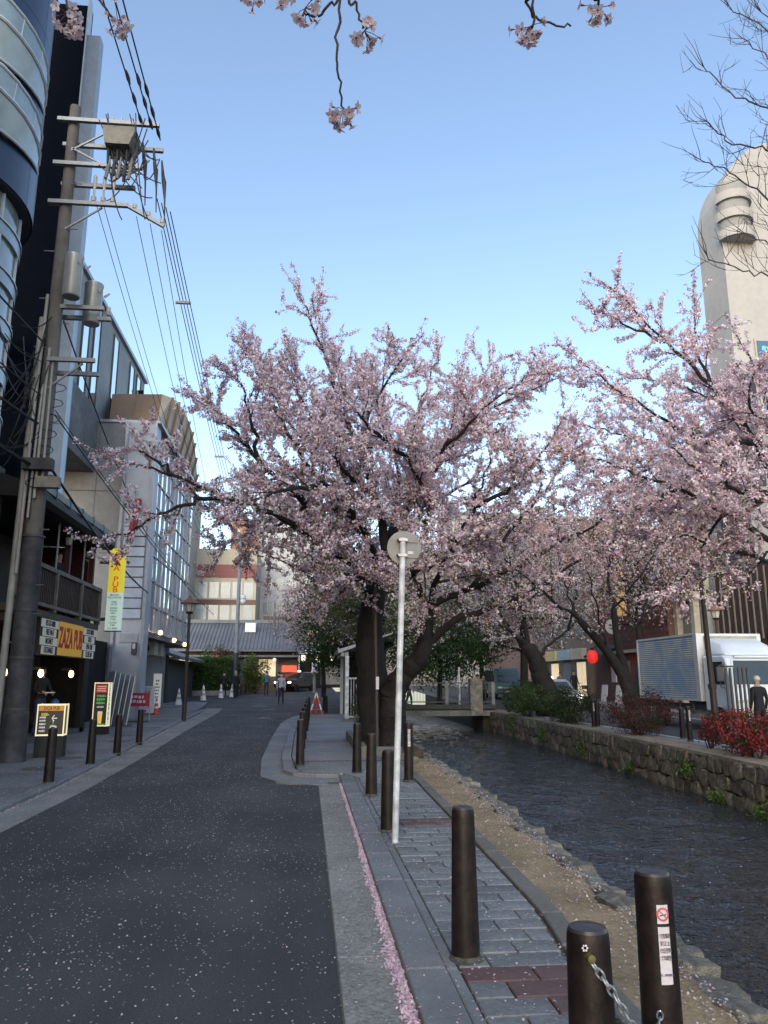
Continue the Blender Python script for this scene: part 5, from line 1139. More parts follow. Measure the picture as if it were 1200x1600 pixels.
MB().box(-1.3,.3,0,1.7,6,6.5).build('wall',mat('dark_brick',(.07,.05,.045),.8,.3,5),tb); [MB().box(x-.18,-.3,0,x+.18,.29,5.2).build('pillar',M_conc,tb) for x in (-1.1,1.4)]; MB().box(-1.5,-.35,5.2,1.9,.29,6.0).build('lintel',M_conc,tb); MB().box(-.85,.22,0,1.15,.295,2.5).build('door',mat('orange_door',(.16,.07,.03),.6,.2,5),tb); MB().box(-.85,.2,2.6,1.15,.295,4.9).build('window',M_fwin,tb)
# backdrop of further buildings beyond the trees
for k,(x,y,w,d,h,c,lab) in enumerate(((8,98,9,8,17,(.24,.22,.20),'brownish mid-rise block half hidden behind the large cherry crown'),(17.5,62,10,14,14,(.20,.13,.11),'brown tiled block beyond the leaning cherry on the far bank'),(16,84,12,10,19,(.33,.33,.32),'pale grey block at the far end of the opposite street'),(-3,118,9,8,24,(.38,.38,.38),'pale tower glimpsed above the street end'))):
    e=bld('far_block',(x,y,.8),lab); MB().box(0,0,0,w,d,h).build('wall',mat('far_wall_%d'%k,c,.8,.12,2,stain=.15,stainscale=.3),e); win_grid(e,.5,w-.5,[3.4*i+4.2 for i in range(int((h-5)/3.4))],5,1.7,-.005,M_fwin,.6,M_frame); MB().box(-.15,-.15,h,w+.15,d+.15,h+.3).build('parapet',M_conc,e)
    if x>10: 
        for i in range(int((h-5)/3.4)):
            for j in range(4): MB().box(-.04,1+j*(d-1)/4,3.4*i+4.2,-.005,1+j*(d-1)/4+1.4,3.4*i+5.9).build('window',M_fwin,e)
# poles in the distance
for k,(x,y,h,r) in enumerate(((-5.0,56,11.5,.16),(-2.9,68,7.5,.14),(-1.0,69,7.5,.14))):
    e=empty('street_pole',(x,y,gz(y)),0,['grey street pole standing in front of the hedge end','pale concrete pole left of the gate frame in the distance','pale concrete pole right of the gate frame in the distance'][k],'pole','distant poles'); MB().tube([(0,0,-.1),(0,0,3),(0,0,h)],[r,r*.9,r*.7],10).build('shaft',M_wrap if k==0 else M_pole,e,True)
    if k==0: 
        MB().tube([(0,0,3),(0,0,h-.01)],[r*.93,r*.73],10).build('sleeve',mat('pole_bluegrey',(.20,.22,.24),.6),e,True); MB().box(0,-.04,9.3,2.4,.04,9.4).build('arm',M_galv,e); [MB().ball((.35,-.2,6.6+.3*j),.22,8,5).build('clamp_unit',M_conew,e) for j in range(2)]
# hedge
def mass(n,c,s,rg,pw=.45):
    d=rand_dirs(n,rg)*np.array(s)*rg.random((n,1))**pw; return np.array(c)+d
hg=empty('hedge',(-6.9,58,gz(58)),0,'clipped square green hedge on a low pale kerb','hedge')
MB().box(-1.5,-.8,0,1.55,6,.35).build('kerb',M_conc,hg)
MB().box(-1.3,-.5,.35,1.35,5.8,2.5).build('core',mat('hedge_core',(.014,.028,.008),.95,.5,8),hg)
rg=np.random.default_rng(6); n=9000; u=rg.random((n,3)); f=rg.integers(0,3,n); Pq=np.stack([-1.4+2.85*u[:,0],-.6+6.5*u[:,1],.35+2.3*u[:,2]],1); Pq[f==0,1]=-.6+rg.normal(size=(f==0).sum())*.06; Pq[f==1,0]=np.where(u[f==1,1]<.5,-1.4,1.45)+rg.normal(size=(f==1).sum())*.06; Pq[f==2,2]=2.62+rg.normal(size=(f==2).sum())*.06
o=leafy('foliage',Pq,rand_dirs(n,rg),rg.uniform(.07,.13,n),M_leaf,1,hg,.7,tones(n,rg,[((.05,.11,.02),3),((.035,.075,.015),3),((.08,.15,.03),1)])); o['kind']='stuff'
def shrub(name,loc,size,n,pal,label,leaf=.05,seed=0,cat='shrub',stems=8,pw=.4,core=None):
    e=empty(name,loc,0,label,cat); r=random.Random(seed); rg=np.random.default_rng(seed)
    st=MB()
    for k in range(stems):
        p=Vector((r.gauss(0,size[0]*.12),r.gauss(0,size[1]*.12),-.02)); st.tube(shoot(r,p,Vector((r.gauss(0,.5)*size[0],r.gauss(0,.5)*size[1],size[2]*1.2)),size[2]*1.5,5,.03,.15),[.018,.015,.012,.009,.006,.004],4)
    st.build('stems',M_twig,e)
    # clumps
    nc=max(12,n//45); C=mass(nc,(0,0,size[2]*.98),(size[0],size[1],size[2]*.92),rg,.33); C[:,2]=np.maximum(C[:,2],.08)
    idx=rg.integers(0,nc,n); Pq=C[idx]+rg.normal(size=(n,3))*np.array(size)*.13; Pq[:,2]=np.maximum(Pq[:,2],.02)
    cc=tones(nc,rg,pal,.2)[idx]*(1+rg.uniform(-.25,.25,size=(n,1)))
    o=leafy('foliage',Pq,rand_dirs(n,rg),leaf*rg.uniform(.7,1.3,n),M_leaf,seed,e,.5,np.clip(cc,0,1)); o['kind']='stuff'; return e
REDL=[((.17,.022,.028),4),((.24,.035,.035),3),((.09,.02,.022),3),((.05,.055,.02),2)]
BRN=[((.085,.028,.028),4),((.05,.03,.02),4),((.13,.04,.045),2),((.045,.045,.02),2)]
shrub('shrub',(9.45,21.9,.03),(.85,1.2,.66),6500,BRN,'rounded dark brown-red shrub on the far bank left of the truck',.05,1,stems=14)
shrub('shrub',(9.05,15.55,.03),(.55,1.35,.50),5200,REDL,'bright red-leaved bush below the lamp post at the right edge',.052,2,stems=14)
shrub('shrub',(9.25,17.55,.03),(.22,.28,.36),900,REDL,'small red-leaved bush just left of the lamp post base',.05,3,stems=6)
DKG=[((.028,.05,.014),4),((.045,.07,.02),3),((.03,.035,.018),3),((.08,.05,.04),1)]
shrub('shrub',(9.5,28.3,.03),(.9,2.0,.62),5200,DKG,'dark low shrub mass at the foot of the leaning cherry',.07,4,stems=10)
shrub('shrub',(9.4,33.3,.03),(.8,2.4,.75),5200,[((.05,.09,.025),4),((.035,.06,.018),3)],'green shrub overhanging the wall next to the bridge',.08,5,stems=10)
shrub('shrub',(1.9,28.5,.03),(.30,.5,.55),1500,[((.07,.10,.03),3),((.10,.12,.04),2)],'small pale green shrub by the white railing',.05,6,stems=6)
shrub('shrub',(-3.9,61,.5),(1.0,1.3,1.6),3500,[((.10,.13,.035),3),((.14,.16,.05),2)],'yellow-green garden shrub beside the hedge at the street end',.13,7,stems=8)
shrub('shrub',(-7.0,63.5,.5),(2.2,1.5,1.9),3500,[((.045,.07,.02),3),((.08,.10,.03),2),((.16,.05,.05),1)],'dark garden shrub rising above the hedge',.14,8,stems=8)
# evergreen and distant trees under the cherry crown
def plain_tree(name,loc,h,rad,n,pal,label,leaf,seed,trunk=.16,zc=.68):
    e=empty(name,loc,0,label,'tree'); r=random.Random(seed); rg=np.random.default_rng(seed); b=MB()
    b.tube([(0,0,-.1),(r.gauss(0,.1),r.gauss(0,.1),h*.35),(r.gauss(0,.2),r.gauss(0,.2),h*.8)],[trunk,trunk*.75,trunk*.2],8); b.build('trunk',M_bark,e,True)
    lb=MB(); ends=[]
    for k in range(16):
        p=Vector((0,0,h*r.uniform(.3,.75))); d=Vector((r.gauss(0,1),r.gauss(0,1),r.uniform(.1,.9))); s=shoot(r,p,d,rad*r.uniform(.6,1.1),5,.05,.15); lb.tube(s,[trunk*.35*(1-i/6) for i in range(6)],5); ends+=s[2:]
    lb.build('limbs',M_bark,e); nc=n//40; C=mass(nc,(0,0,h*zc),(rad,rad,h*.33),rg,.36); idx=rg.integers(0,nc,n); Pq=C[idx]+rg.normal(size=(n,3))*rad*.11
    o=leafy('crown',Pq,rand_dirs(n,rg),leaf*rg.uniform(.7,1.3,n),M_leaf,seed,e,.6,np.clip(tones(nc,rg,pal,.25)[idx]*(1+rg.uniform(-.25,.25,size=(n,1))),0,1)); o['kind']='stuff'; return e
EVG=[((.028,.07,.016),4),((.018,.045,.012),4),((.05,.10,.025),2)]
plain_tree('evergreen_tree',(7.0,41.5,.05),6.8,3.2,14000,EVG,'dark evergreen tree behind the bridge right of the big trunk',.12,1,.16,.52)
plain_tree('evergreen_tree',(1.9,37.5,.05),6.2,2.3,10000,EVG+[((.12,.13,.05),3)],'leafy green tree left of the big trunk behind the white railing',.11,2,.16,.58)
plain_tree('evergreen_tree',(2.6,45,.2),8.0,3.0,8000,EVG+[((.10,.11,.04),3)],'olive green tree farther up the near bank',.15,3,.16,.55)
plain_tree('evergreen_tree',(10.8,48,.2),7.5,3.2,9000,[((.07,.08,.035),3),((.04,.06,.02),3),((.25,.2,.2),2)],'mixed green tree beyond the bridge on the opposite bank',.15,4)
FARB=[((.50,.40,.42),4),((.42,.30,.33),3),((.12,.11,.06),3)]
plain_tree('cherry_tree',(1.2,55,.4),8.5,3.6,14000,FARB,'distant pink cherry tree over the street end left of the big trunk',.13,5,.18,.66)
plain_tree('cherry_tree',(11.2,40,.05),9.5,4.2,15000,[((.50,.40,.42),4),((.36,.28,.29),3),((.10,.11,.05),4)],'pale cherry tree between the leaning trunk and the brick building',.12,6,.24,.66)
plain_tree('cherry_tree',(3.0,33,.05),8.2,3.2,15000,[((.48,.36,.38),3),((.12,.12,.05),5),((.06,.08,.03),6)],'shaded cherry tree just behind the big trunk over the water',.10,7,.22,.66)
plain_tree('cherry_tree',(16.6,37.5,.1),12.5,4.0,16000,[((.55,.42,.45),4),((.42,.28,.31),3),((.11,.10,.05),2)],'tall pink cherry tree in front of the pale building on the opposite pavement',.12,8,.22,.68)

# ------------------------------------------------------------------ bridge
br=empty('bridge',(5.6,39.5,-.05),0,'low concrete footbridge with a dark lattice railing crossing the river','bridge')
MB().box(-3.4,-1.4,.0,3.6,1.6,.22).build('deck',mat('bridge_deck',(.10,.10,.09),.85,.25,6,stain=.3),br); MB().box(-3.4,-1.52,-.12,3.6,-1.405,.14).build('edge_beam',mat('bridge_edge',(.16,.165,.15),.85,.2,6,stain=.3,stainscale=1.5),br); MB().box(-3.4,-1.56,.22,3.6,-1.40,.42).build('upstand',mat('bridge_up',(.06,.065,.055),.85,.3,8),br)
for z in (.52,1.42): MB().box(-3.4,-1.47,z,3.6,-1.42,z+.05).build('rail',M_iron,br)
for i in range(48): MB().box(-3.35+.147*i,-1.455,.57,-3.335+.147*i,-1.435,1.42).build('baluster',M_iron,br)
for x in (-1.2,1.2,3.5): MB().box(x-.08,-1.5,.22,x+.08,-1.39,1.5).build('post',mat('bridge_post',(.2,.2,.19),.7),br)
MB().tube([(1.9,-1.1,.2),(1.9,-1.1,2.2)],.05,8).build('white_post',M_whp,br); MB().box(2.35,-1.6,-.1,2.95,-1.1,1.65).build('stone_pillar',M_stone,br)
for x in (-3.3,3.5): MB().box(x-.5,-1.3,-1.3,x+.5,1.5,-.005).build('abutment',M_mortar,br)

# ------------------------------------------------------------------ gatehouse with white railing, tree kerb, barrier
gh=empty('garden_pavilion',(2.2,33.5,.05),0,'small open pavilion with a pale sloping roof and white post beside the tree','building')
MB().prism([(-.95,2.55),(1.2,3.3),(1.25,3.38),(-1.0,2.68)],-2.2,2.5,'y').build('roof',mat('pavilion_roof',(.33,.35,.36),.5,.15,4),gh)
for x,y in ((-.62,-2.0),(-.62,2.2),(.9,2.2)): MB().box(x-.07,y-.07,0,x+.07,y+.07,2.6).build('post',mat('pale_post',(.34,.36,.36),.6,.12,5),gh)
MB().box(-.6,2.25,0,.9,2.35,2.5).build('back_wall',M_dark,gh); MB().box(-.85,-2.15,2.42,-.72,2.4,2.6).build('fascia',M_cream,gh)
wr=empty('white_railing',(1.65,29.6,.07),0,'white painted metal railing panel on a stone base next to the trunk','railing')
for z in (.1,1.5): MB().box(-.12,-.03,z,.95,.03,z+.06).build('rail',M_whp,wr)
for i in range(11): MB().box(-.10+.1*i,-.012,.16,-.075+.1*i,.012,1.5).build('baluster',M_whp,wr)
MB().box(-.20,-.06,-.05,-.08,.06,2.35).build('post',M_whp,wr); MB().box(-.3,-.25,-.06,1.0,.25,.06).build('base',M_edge,wr)
pn=empty('planter_kerb',(1.35,15.4,.06),0,'low stone kerb around the root bed of the large cherry','kerb')
for (x,y,w,d) in ((-.25,3.6,.14,3.2),(-.2,1.05,.14,1.6)): bevel(MB().box(x-w/2,y-d/2,-.03,x+w/2,y+d/2,.22).build('kerb_stone',M_edge,pn),.015)
bevel(MB().box(-.12,.30,-.03,.55,.46,.20).build('kerb_stone',M_edge,pn),.015); MB().box(-.12,.47,-.02,1.0,5.1,.10).build('soil',M_soil,pn)
rk=random.Random(2)
for i in range(9): link('root_stone',rk.choice(boul),pn,(rk.uniform(0,.7),rk.uniform(-.5,1.0),.02),(0,0,rk.uniform(0,3)),(rk.uniform(.1,.22),rk.uniform(.1,.2),rk.uniform(.08,.14)))
tp=empty('post',(1.42,15.9,.06),0,'thin dark steel post leaning against the big cherry trunk','post'); MB().tube([(0,0,-.05),(-.05,.1,3.4)],.045,8).build('shaft',M_post,tp); MB().box(-.03,-.06,1.3,.03,-.045,1.55).build('plate',M_sticker,tp)
ba=empty('barrier_stand',(.42,33.6,.08),0,'red and white A-frame road barrier at the end of the build-out','barrier')
for x0,x1 in ((-.28,0),(.28,0)):
    for k in range(4): MB().bar((x0+(x1-x0)*k/4,-.02,.95*k/4),(x0+(x1-x0)*(k+1)/4,-.02,.95*(k+1)/4),.055).build('leg_piece',M_cone if k%2==0 else M_conew,ba)
MB().bar((-.2,-.02,.25),(.2,-.02,.25),.04).build('crossbar',M_cone,ba); MB().bar((0,.35,.0),(0,0,.95),.045).build('rear_leg',M_cone,ba)
bn=empty('cloth_banner',(.6,63,.55),0,'small white cloth bundle tied to a grey post at the street end','banner'); MB().tube([(0,0,0),(0,0,1.6)],.12,8).build('post',M_conc,bn,True); MB().lathe([(.12,1.4),(.30,1.55),(.22,1.9),(.26,2.3),(.10,2.55)],9,(0,0,0)).build('cloth',mat('banner_cloth',(.62,.56,.58),.8,.15,6),bn,True)
# ------------------------------------------------------------------ right: buildings across the river
M_brick = mat('red_brick',(.135,.055,.045),.85,.25,6,stain=.2,stainscale=.6,rnd=.18); M_bmort = mat('brick_mortar',(.10,.06,.05),.9,.2,6)
bk=empty('brick_building',(18.6,38.6,.1),0,'dark red brick building with a red framed shop front beyond the truck','building')
MB().box(0,0,0,8,10.5,9.6).build('wall',M_bmort,bk)
rb_=random.Random(3)
# brick courses near the shop front, one block per brick panel that can be told apart
for r_ in range(21):
    z=3.3+r_*.30
    b=MB(); 
    for j in range(14): 
        y=.05+j*.75+(.37 if r_%2 else 0)
        if y<10.0: o=MB().box(-.03,0,0,-.002,.71,.27).build('brick',M_brick,bk,loc=(0,y,z))
MB().box(-.06,2.2,.05,-.005,6.2,2.9).build('shop_front',mat('red_shop',(.20,.025,.025),.55,.2,5),bk); MB().box(-.09,2.9,.1,-.061,4.5,2.4).build('door',mat('dark_door',(.02,.03,.035),.4,.2,4),bk); MB().box(-.5,2.0,2.95,.0-.005,6.4,3.12).build('ledge',M_cream,bk)
for y in (5.0,5.7): MB().box(-.09,y,.9,-.061,y+.5,2.5).build('window',M_fwin,bk)
MB().prism([(-1.3,2.9),(-.01,3.6),(-.01,3.45),(-1.25,2.8)],6.6,9.2,'y').build('awning',mat('dark_awning',(.03,.035,.045),.6,.2,5),bk)
MB().lathe([(.03,-.06),(.42,-.03),(.45,.03),(.43,.05),(.02,.06)],20,M=Matrix.Translation((-.75,5.6,4.5))@Matrix.Rotation(R(90),4,'X')).build('round_sign',mat('round_sign_white',(.55,.57,.58),.5,.06,6),bk,True); MB().tube([(-.75,5.66,4.5),(-.0,5.66,4.5)],.03,6).build('sign_arm',M_iron,bk); print_lines(bk,M_iron,-.75,5.535,4.5,.4,2,.2,.14,8)
MB().box(-.07,7.2,1.3,-.005,7.9,2.4).build('menu_board',M_sticker,bk)
rl=empty('red_lantern',(16.8,44.9,2.88),0,'glowing round red paper lantern on the brick building','lantern'); MB().lathe([(.12,-.38),(.26,-.26),(.31,-.1),(.31,.1),(.26,.26),(.12,.38)],14).build('shade',mat('red_lantern_paper',(.6,.04,.03),.6,.2,4,emit=(1,.04,.03),estr=.22),rl,True); MB().lathe([(.12,.38),(.12,.52)],12).build('top_ring',M_ink2,rl); MB().box(-.03,-.03,.52,1.8,.03,.57).build('bracket',M_iron,rl)
for k,(x,y) in enumerate(((17.9,46.0),(17.9,43.8))):
    e=empty('menu_easel',(x,y,.1),R(-80),['white menu easel leaning left of the tree by the brick wall','second white menu easel nearer the red shop front'][k],'sign','menu easels'); MB().prism([(-.2,0),(-.02,1.15),(.02,1.15),(-.14,0)],-.3,.3,'x').build('board',M_sticker,e); MB().bar((.0,.25,.0),(.0,.0,1.1),.04).build('leg',M_wood,e)
sh2=empty('shop_row',(18.3,49.6,.3),0,'row of lit small shops with pale fascias at the far end of the opposite street','building')
MB().box(0,0,0,6,14,7.5).build('wall',mat('shop_row_wall',(.15,.12,.10),.8,.2,4),sh2)
for k,y in enumerate((.6,3.4,6.2,9.0,11.4)): 
    MB().box(-.05,y,.2,-.005,y+1.6,2.4).build('shop_window',M_lwin if k%2==0 else M_fwin,sh2); MB().box(-.35,y-.3,2.6,-.005,y+2.0,3.3).build('fascia',mat('fascia_%d'%k,[(.4,.36,.3),(.25,.35,.4),(.45,.4,.2),(.35,.12,.1),(.4,.4,.38)][k],.6,.15,4),sh2)
    MB().box(-.05,y,4.0,-.005,y+1.5,5.6).build('window',M_fwin,sh2)
# south end wall of the row (seen from the street) already part of wall; pale apartment house with balconies
M_beige = mat('beige_render',(.33,.328,.322),.8,.07,3,stain=.10,stainscale=.25); M_bgrey = mat('grey_render',(.22,.225,.225),.8,.10,3,stain=.15,stainscale=.3)
bg_=empty('beige_building',(21.9,35.6,.1),0,'tall beige building with a rounded roof shoulder and curved balconies at the upper right','building')
shoulder=[(0,14.5),(0,26.2)]+[(4.2-4.2*math.cos(t),26.2+4.9*math.sin(t)) for t in np.linspace(.12,1.5,12)]+[(13,31.2),(13,14.5)]
fix_normals(MB().prism(shoulder,0,2.4,'y').build('upper_wall',M_beige,bg_))
for z in (17.2,20.6): MB().box(-.012,.02,z,-.002,2.38,z+.03).build('joint',M_bgrey,bg_)
MB().box(0.01,.02,0,1.4,2.4,14.495).build('grey_wing',M_bgrey,bg_)
for k in range(5): MB().box(-.012,.3+.45*k,3,.008,.315+.45*k,14.4).build('joint',M_cdark,bg_)
MB().box(1.41,.9,0,13,2.4,14.49).build('recess',mat('recess_dark',(.04,.04,.05),.7,.2,4),bg_)
fix_normals(MB().prism([(.6,17.6),(13,23.6),(13,22.7),(.9,17.1)],-.45,-.005,'y').build('soffit',M_bgrey,bg_))
MB().box(.15,-.03,11.0,1.0,-.003,17.0).build('dark_slot',mat('slot_dark',(.02,.02,.03),.5),bg_)
for (x,z) in ((1.25,17.0),(1.25,14.6),(3.0,18.0),(3.0,15.4)):
    w=MB().box(x,-.05,z,x+1.5,-.003,z+1.9).build('window',glass('blue_window',(.05,.10,.16),.08),bg_); MB().box(x-.10,-.08,z-.10,x,-.004,z+2.0).build('frame',M_cream,w); MB().box(x+1.5,-.08,z-.1,x+1.6,-.004,z+2.0).build('frame',M_cream,w); MB().box(x,-.08,z-.10,x+1.5,-.004,z-.001).build('frame',M_cream,w)
print_lines(bg_,mat('blue_lettering',(.1,.4,.6),.5,.05,5,emit=(.1,.45,.7),estr=.12),2.0,-.0505,18.0,.9,3,.45,.34,9)
for k,z in enumerate((24.6,25.7,26.8)):
    fix_normals(MB().prism([(.75+1.0*math.cos(t),-.95*math.sin(t)-.003) for t in np.linspace(0,math.pi,16)],z,z+.50,'z').build('curved_balcony',M_beige,bg_)); fix_normals(MB().prism([(.75+.85*math.cos(t),-.8*math.sin(t)-.003) for t in np.linspace(0,math.pi,16)],z+.505,z+1.09,'z').build('balcony_recess',M_bgrey,bg_))
MB().tube([(-.12,2.2,0),(-.12,2.2,14.3)],.09,8).build('downpipe',M_conew,bg_)
ap=empty('apartment_house',(20.6,43.0,.1),0,'pale apartment house with balconies seen through the blossoms','building')
MB().box(0,-4.6,0,2.5,-.1,14.2).build('wall',M_cream,ap)
for k,z in enumerate((5.4,8.3,11.2)):
    MB().box(-.7,-4.5,z-.35,-.005,-.2,z-.12).build('balcony_slab',M_cream,ap)
    for y in (-4.2,-2.0): MB().box(-.04,y,z,-.005,y+1.4,z+1.9).build('window',M_fwin,ap)
    MB().box(-.72,-4.5,z+.75,-.66,-.2,z+.81).build('balcony_rail',M_iron,ap)
    for j in range(21): MB().box(-.70,-4.48+.2*j,z-.12,-.685,-4.455+.2*j,z+.75).build('baluster',M_iron,ap)
    MB().box(.3,-4.64,z,1.5,-4.605,z+1.5).build('window',M_fwin,ap)
bs=empty('banner_sign',(18.2,43.5,5.2),0,'narrow vertical yellow-lit sign among the blossoms','sign'); MB().box(-.25,-.08,0,.25,.08,4.6).build('box',mat('amber_sign',(.6,.4,.12),.5,.2,3,emit=(1,.62,.2),estr=.12),bs); print_lines(bs,M_ink2,0,-.0805,2.4,.3,6,.6,.3,10); MB().box(.25,-.03,.6,.6,.03,.7).build('bracket',M_iron,bs); MB().box(.25,-.03,3.8,.6,.03,3.9).build('bracket',M_iron,bs)
wd=empty('timber_building',(19.6,29.5,.1),0,'dark brown building with upright battens behind the truck cab','building')
MB().box(0,0,0,8,6.0,6.5).build('wall',mat('brown_board',(.050,.032,.028),.75,.3,5,stain=.2),wd)
for i in range(12): MB().box(-.06,.2+.52*i,3.2,-.005,.27+.52*i,6.3).build('batten',mat('pale_batten',(.16,.14,.125),.7,.15,5),wd)
for i in range(14): MB().box(.2+.55*i,-.06,3.2,.27+.55*i,-.005,6.3).build('batten',MATS['pale_batten'],wd)
for y,w in ((.6,2.4),(3.6,2.2)): MB().box(-.08,y,.2,-.005,y+w,2.7).build('window',M_fwin,wd)
pc=empty('pale_porch',(19.0,36.2,.1),0,'pale cream columns and grey shutters of the porch above the truck','building'); 
for y in (.2,2.0): MB().box(-.1,y,0,.2,y+.35,5.4).build('column',M_cream,pc)
MB().box(.25,0,0,1.7,2.3,5.4).build('shutter',mat('grey_shutter',(.22,.23,.23),.6,.15,4),pc); MB().box(-.2,-.1,5.4,1.7,2.4,5.7).build('lintel',M_cream,pc)

# ------------------------------------------------------------------ box truck facing the viewer
tk=empty('box_truck',(12.15,21.6,.0),R(-.6),'white and blue box truck with ribbed cargo side parked across the river','truck')
M_cabp = mat('truck_paint',(.66,.73,.77),.28,.05,3,spec=.6,stain=.08,stainscale=1.0); M_alu = mat('box_alu',(.66,.68,.69),.38,.08,6,metal=.4,stain=.12,stainscale=1.5); M_tyre = mat('tyre',(.018,.018,.02),.85,.2,10); M_chrome = mat('chrome',(.55,.56,.57),.18,.06,6,metal=.9)
M_wind = mat('windscreen',(.03,.045,.045),.05,.2,1.2,spec=.9)
def rib_mat():
    # livery: soft blue and cream bands painted on the shutter ribs
    m=bpy.data.materials.new('shutter_livery'); m.use_nodes=True; n=m.node_tree.nodes; l=m.node_tree.links; b=n['Principled BSDF']; b.inputs['Roughness'].default_value=.4; b.inputs['Metallic'].default_value=.2
    tc=n.new('ShaderNodeTexCoord'); nz=n.new('ShaderNodeTexNoise'); nz.inputs['Scale'].default_value=.9; nz.inputs['Detail'].default_value=2; nz.inputs['Distortion'].default_value=1.5; l.new(tc.outputs['Object'],nz.inputs['Vector'])
    rp=n.new('ShaderNodeValToRGB'); rp.color_ramp.elements[0].position=.40; rp.color_ramp.elements[0].color=(.74,.73,.68,1); rp.color_ramp.elements[1].position=.60; rp.color_ramp.elements[1].color=(.36,.52,.70,1); l.new(nz.outputs['Fac'],rp.inputs['Fac']); l.new(rp.outputs['Color'],b.inputs['Base Color']); return m
M_rib=rib_mat()
MB().box(.045,2.11,.97,.0585,6.38,2.93).build('shutter_backing',mat('shutter_gap',(.26,.28,.31),.6),tk); bevel(MB().box(.06,1.85,.92,2.14,6.45,2.98).build('cargo_box',M_alu,tk),.02)
for k in range(28): 
    z=.99+.068*k; bb=MB(); bb.prism([(.044,z),(.018,z+.010),(.018,z+.034),(.044,z+.044)],2.12,6.37,'y'); fix_normals(bb.build('rib',M_rib,tk))
for y in (1.84,6.39): MB().box(.0,y,.90,.10,y+.26 if y<3 else y+.08,2.99).build('corner_post',M_alu,tk)
for z in (.90,2.93): MB().box(.005,2.105,z,.10,6.385,z+.07).build('side_rail',M_alu,tk)
MB().box(.2,1.0,.62,.36,6.4,.80).build('chassis',M_iron,tk); MB().box(1.84,1.0,.62,2.0,6.4,.80).build('chassis',M_iron,tk)
for z in (.42,.58): MB().box(.06,2.5,z,.10,4.6,z+.07).build('side_guard',M_chrome,tk)
for y in (2.6,3.5,4.5): MB().box(.10,y,.45,.16,y+.06,.88).build('guard_post',M_iron,tk)
MB().box(.3,2.6,.40,.75,3.5,.78).build('fuel_tank',M_alu,tk)
def wheel(par,x,y,r,w,s=1):
    M_=Matrix.Translation((x,y,r))@Matrix.Rotation(R(90),4,'Y'); o=MB().lathe([(r*.62,-w/2),(r*.95,-w/2),(r,-w/2+.03),(r,w/2-.03),(r*.95,w/2),(r*.62,w/2)],24,M=M_).build('wheel',M_tyre,par,True)
    MB().lathe([(r*.62,-w/2+.02),(r*.5,-w/2+.04),(r*.25,-w/2+.01),(r*.05,-w/2)],20,M=M_).build('rim',M_chrome,o,True); MB().lathe([(r*.62,w/2-.02),(r*.5,w/2-.04),(r*.05,w/2-.03)],20,M=M_).build('rim',M_chrome,o,True)
for x in (.18,1.96): wheel(tk,x,.95,.39,.22); wheel(tk,x,5.0,.39,.24)
# cab: lower shell, slanting windscreen, roof, deflector
cab=fix_normals(MB().prism([(.10,.62),(.10,1.35),(.42,2.18),(.62,2.26),(1.72,2.26),(1.76,.62)],.10,2.10,'x').build('cab',M_cabp,tk)); bevel(cab,.05,3)
MB().box(.16,.03,.55,2.04,.098,.98).build('bumper',M_chrome,tk); MB().box(.14,.0,.33,2.06,.08,.56).build('lower_bumper',mat('bumper_grey',(.16,.17,.18),.5),tk); MB().box(.35,.075,1.0,1.85,.099,1.28).build('grille_panel',M_cabp,tk);
W=MB(); W.add([(.20,.145,1.42),(2.0,.145,1.42),(1.88,.405,2.10),(.32,.405,2.10)],[(0,1,2,3)]); W.add([(.20,.155,1.42),(2.0,.155,1.42),(1.88,.415,2.10),(.32,.415,2.10)],[(3,2,1,0)]); 
wb=MB(); wb.prism([(.20,1.42),(2.0,1.42),(1.88,2.10),(.32,2.10)],-.012,.0,'y'); wo_=wb.build('windscreen',M_wind,tk); 
for v in wo_.data.vertices: v.co.y += .115+ (v.co.z-1.42)*.386
for a,c in (((.17,.10,1.38),(.30,.39,2.13)),((2.03,.10,1.38),(1.90,.39,2.13)),((.17,.10,1.38),(2.03,.10,1.38)),((.3,.39,2.13),(1.9,.39,2.13))): MB().bar(a,c,.05).build('screen_trim',M_cabp,tk)
for x0,x1 in ((.5,1.0),(1.1,1.6)): MB().bar((x0,.10,1.43),(x1,.12,1.50),.02).build('wiper',M_iron,tk)
MB().prism([(.50,1.42),(.56,2.08),(1.30,2.08),(1.30,1.42)],.072,.095,'x').build('side_window',M_wind,tk); MB().prism([(.50,1.42),(.56,2.08),(1.30,2.08),(1.30,1.42)],2.105,2.125,'x').build('side_window',M_wind,tk)
MB().box(.085,.46,.75,.098,1.36,1.38).build('door_panel',M_cabp,tk); MB().box(.06,1.2,1.25,.09,1.34,1.30).build('door_handle',M_iron,tk)
sv=MB().box(.35,.30,2.18,1.85,.42,2.25).build('sun_visor',M_cabp,tk); bevel(sv,.02)
dv=fix_normals(MB().add([(.16,.55,2.27),(2.04,.55,2.27),(2.0,1.72,2.27),(.2,1.72,2.27),(.42,1.05,2.62),(1.78,1.05,2.62),(1.92,1.74,2.84),(.28,1.74,2.84)],[(0,1,5,4),(1,2,6,5),(2,3,7,6),(3,0,4,7),(4,5,6,7),(3,2,1,0)]).build('deflector',M_cabp,tk)); bevel(dv,.09,4); dv.data.polygons.foreach_set('use_smooth',[True]*len(dv.data.polygons))
MB().box(.25,1.765,2.5,1.95,1.848,2.9).build('box_front_trim',M_cream,tk)
for x in (.30,1.90): 
    MB().box(x-.14,.02,.68,x+.14,.029,.90).build('headlight',mat('headlamp',(.6,.62,.62),.15,.1,6,spec=.8),tk); MB().box(x-.14,.0,.60,x+.14,.02,.66).build('indicator',mat('amber_lens',(.5,.2,.03),.3),tk)
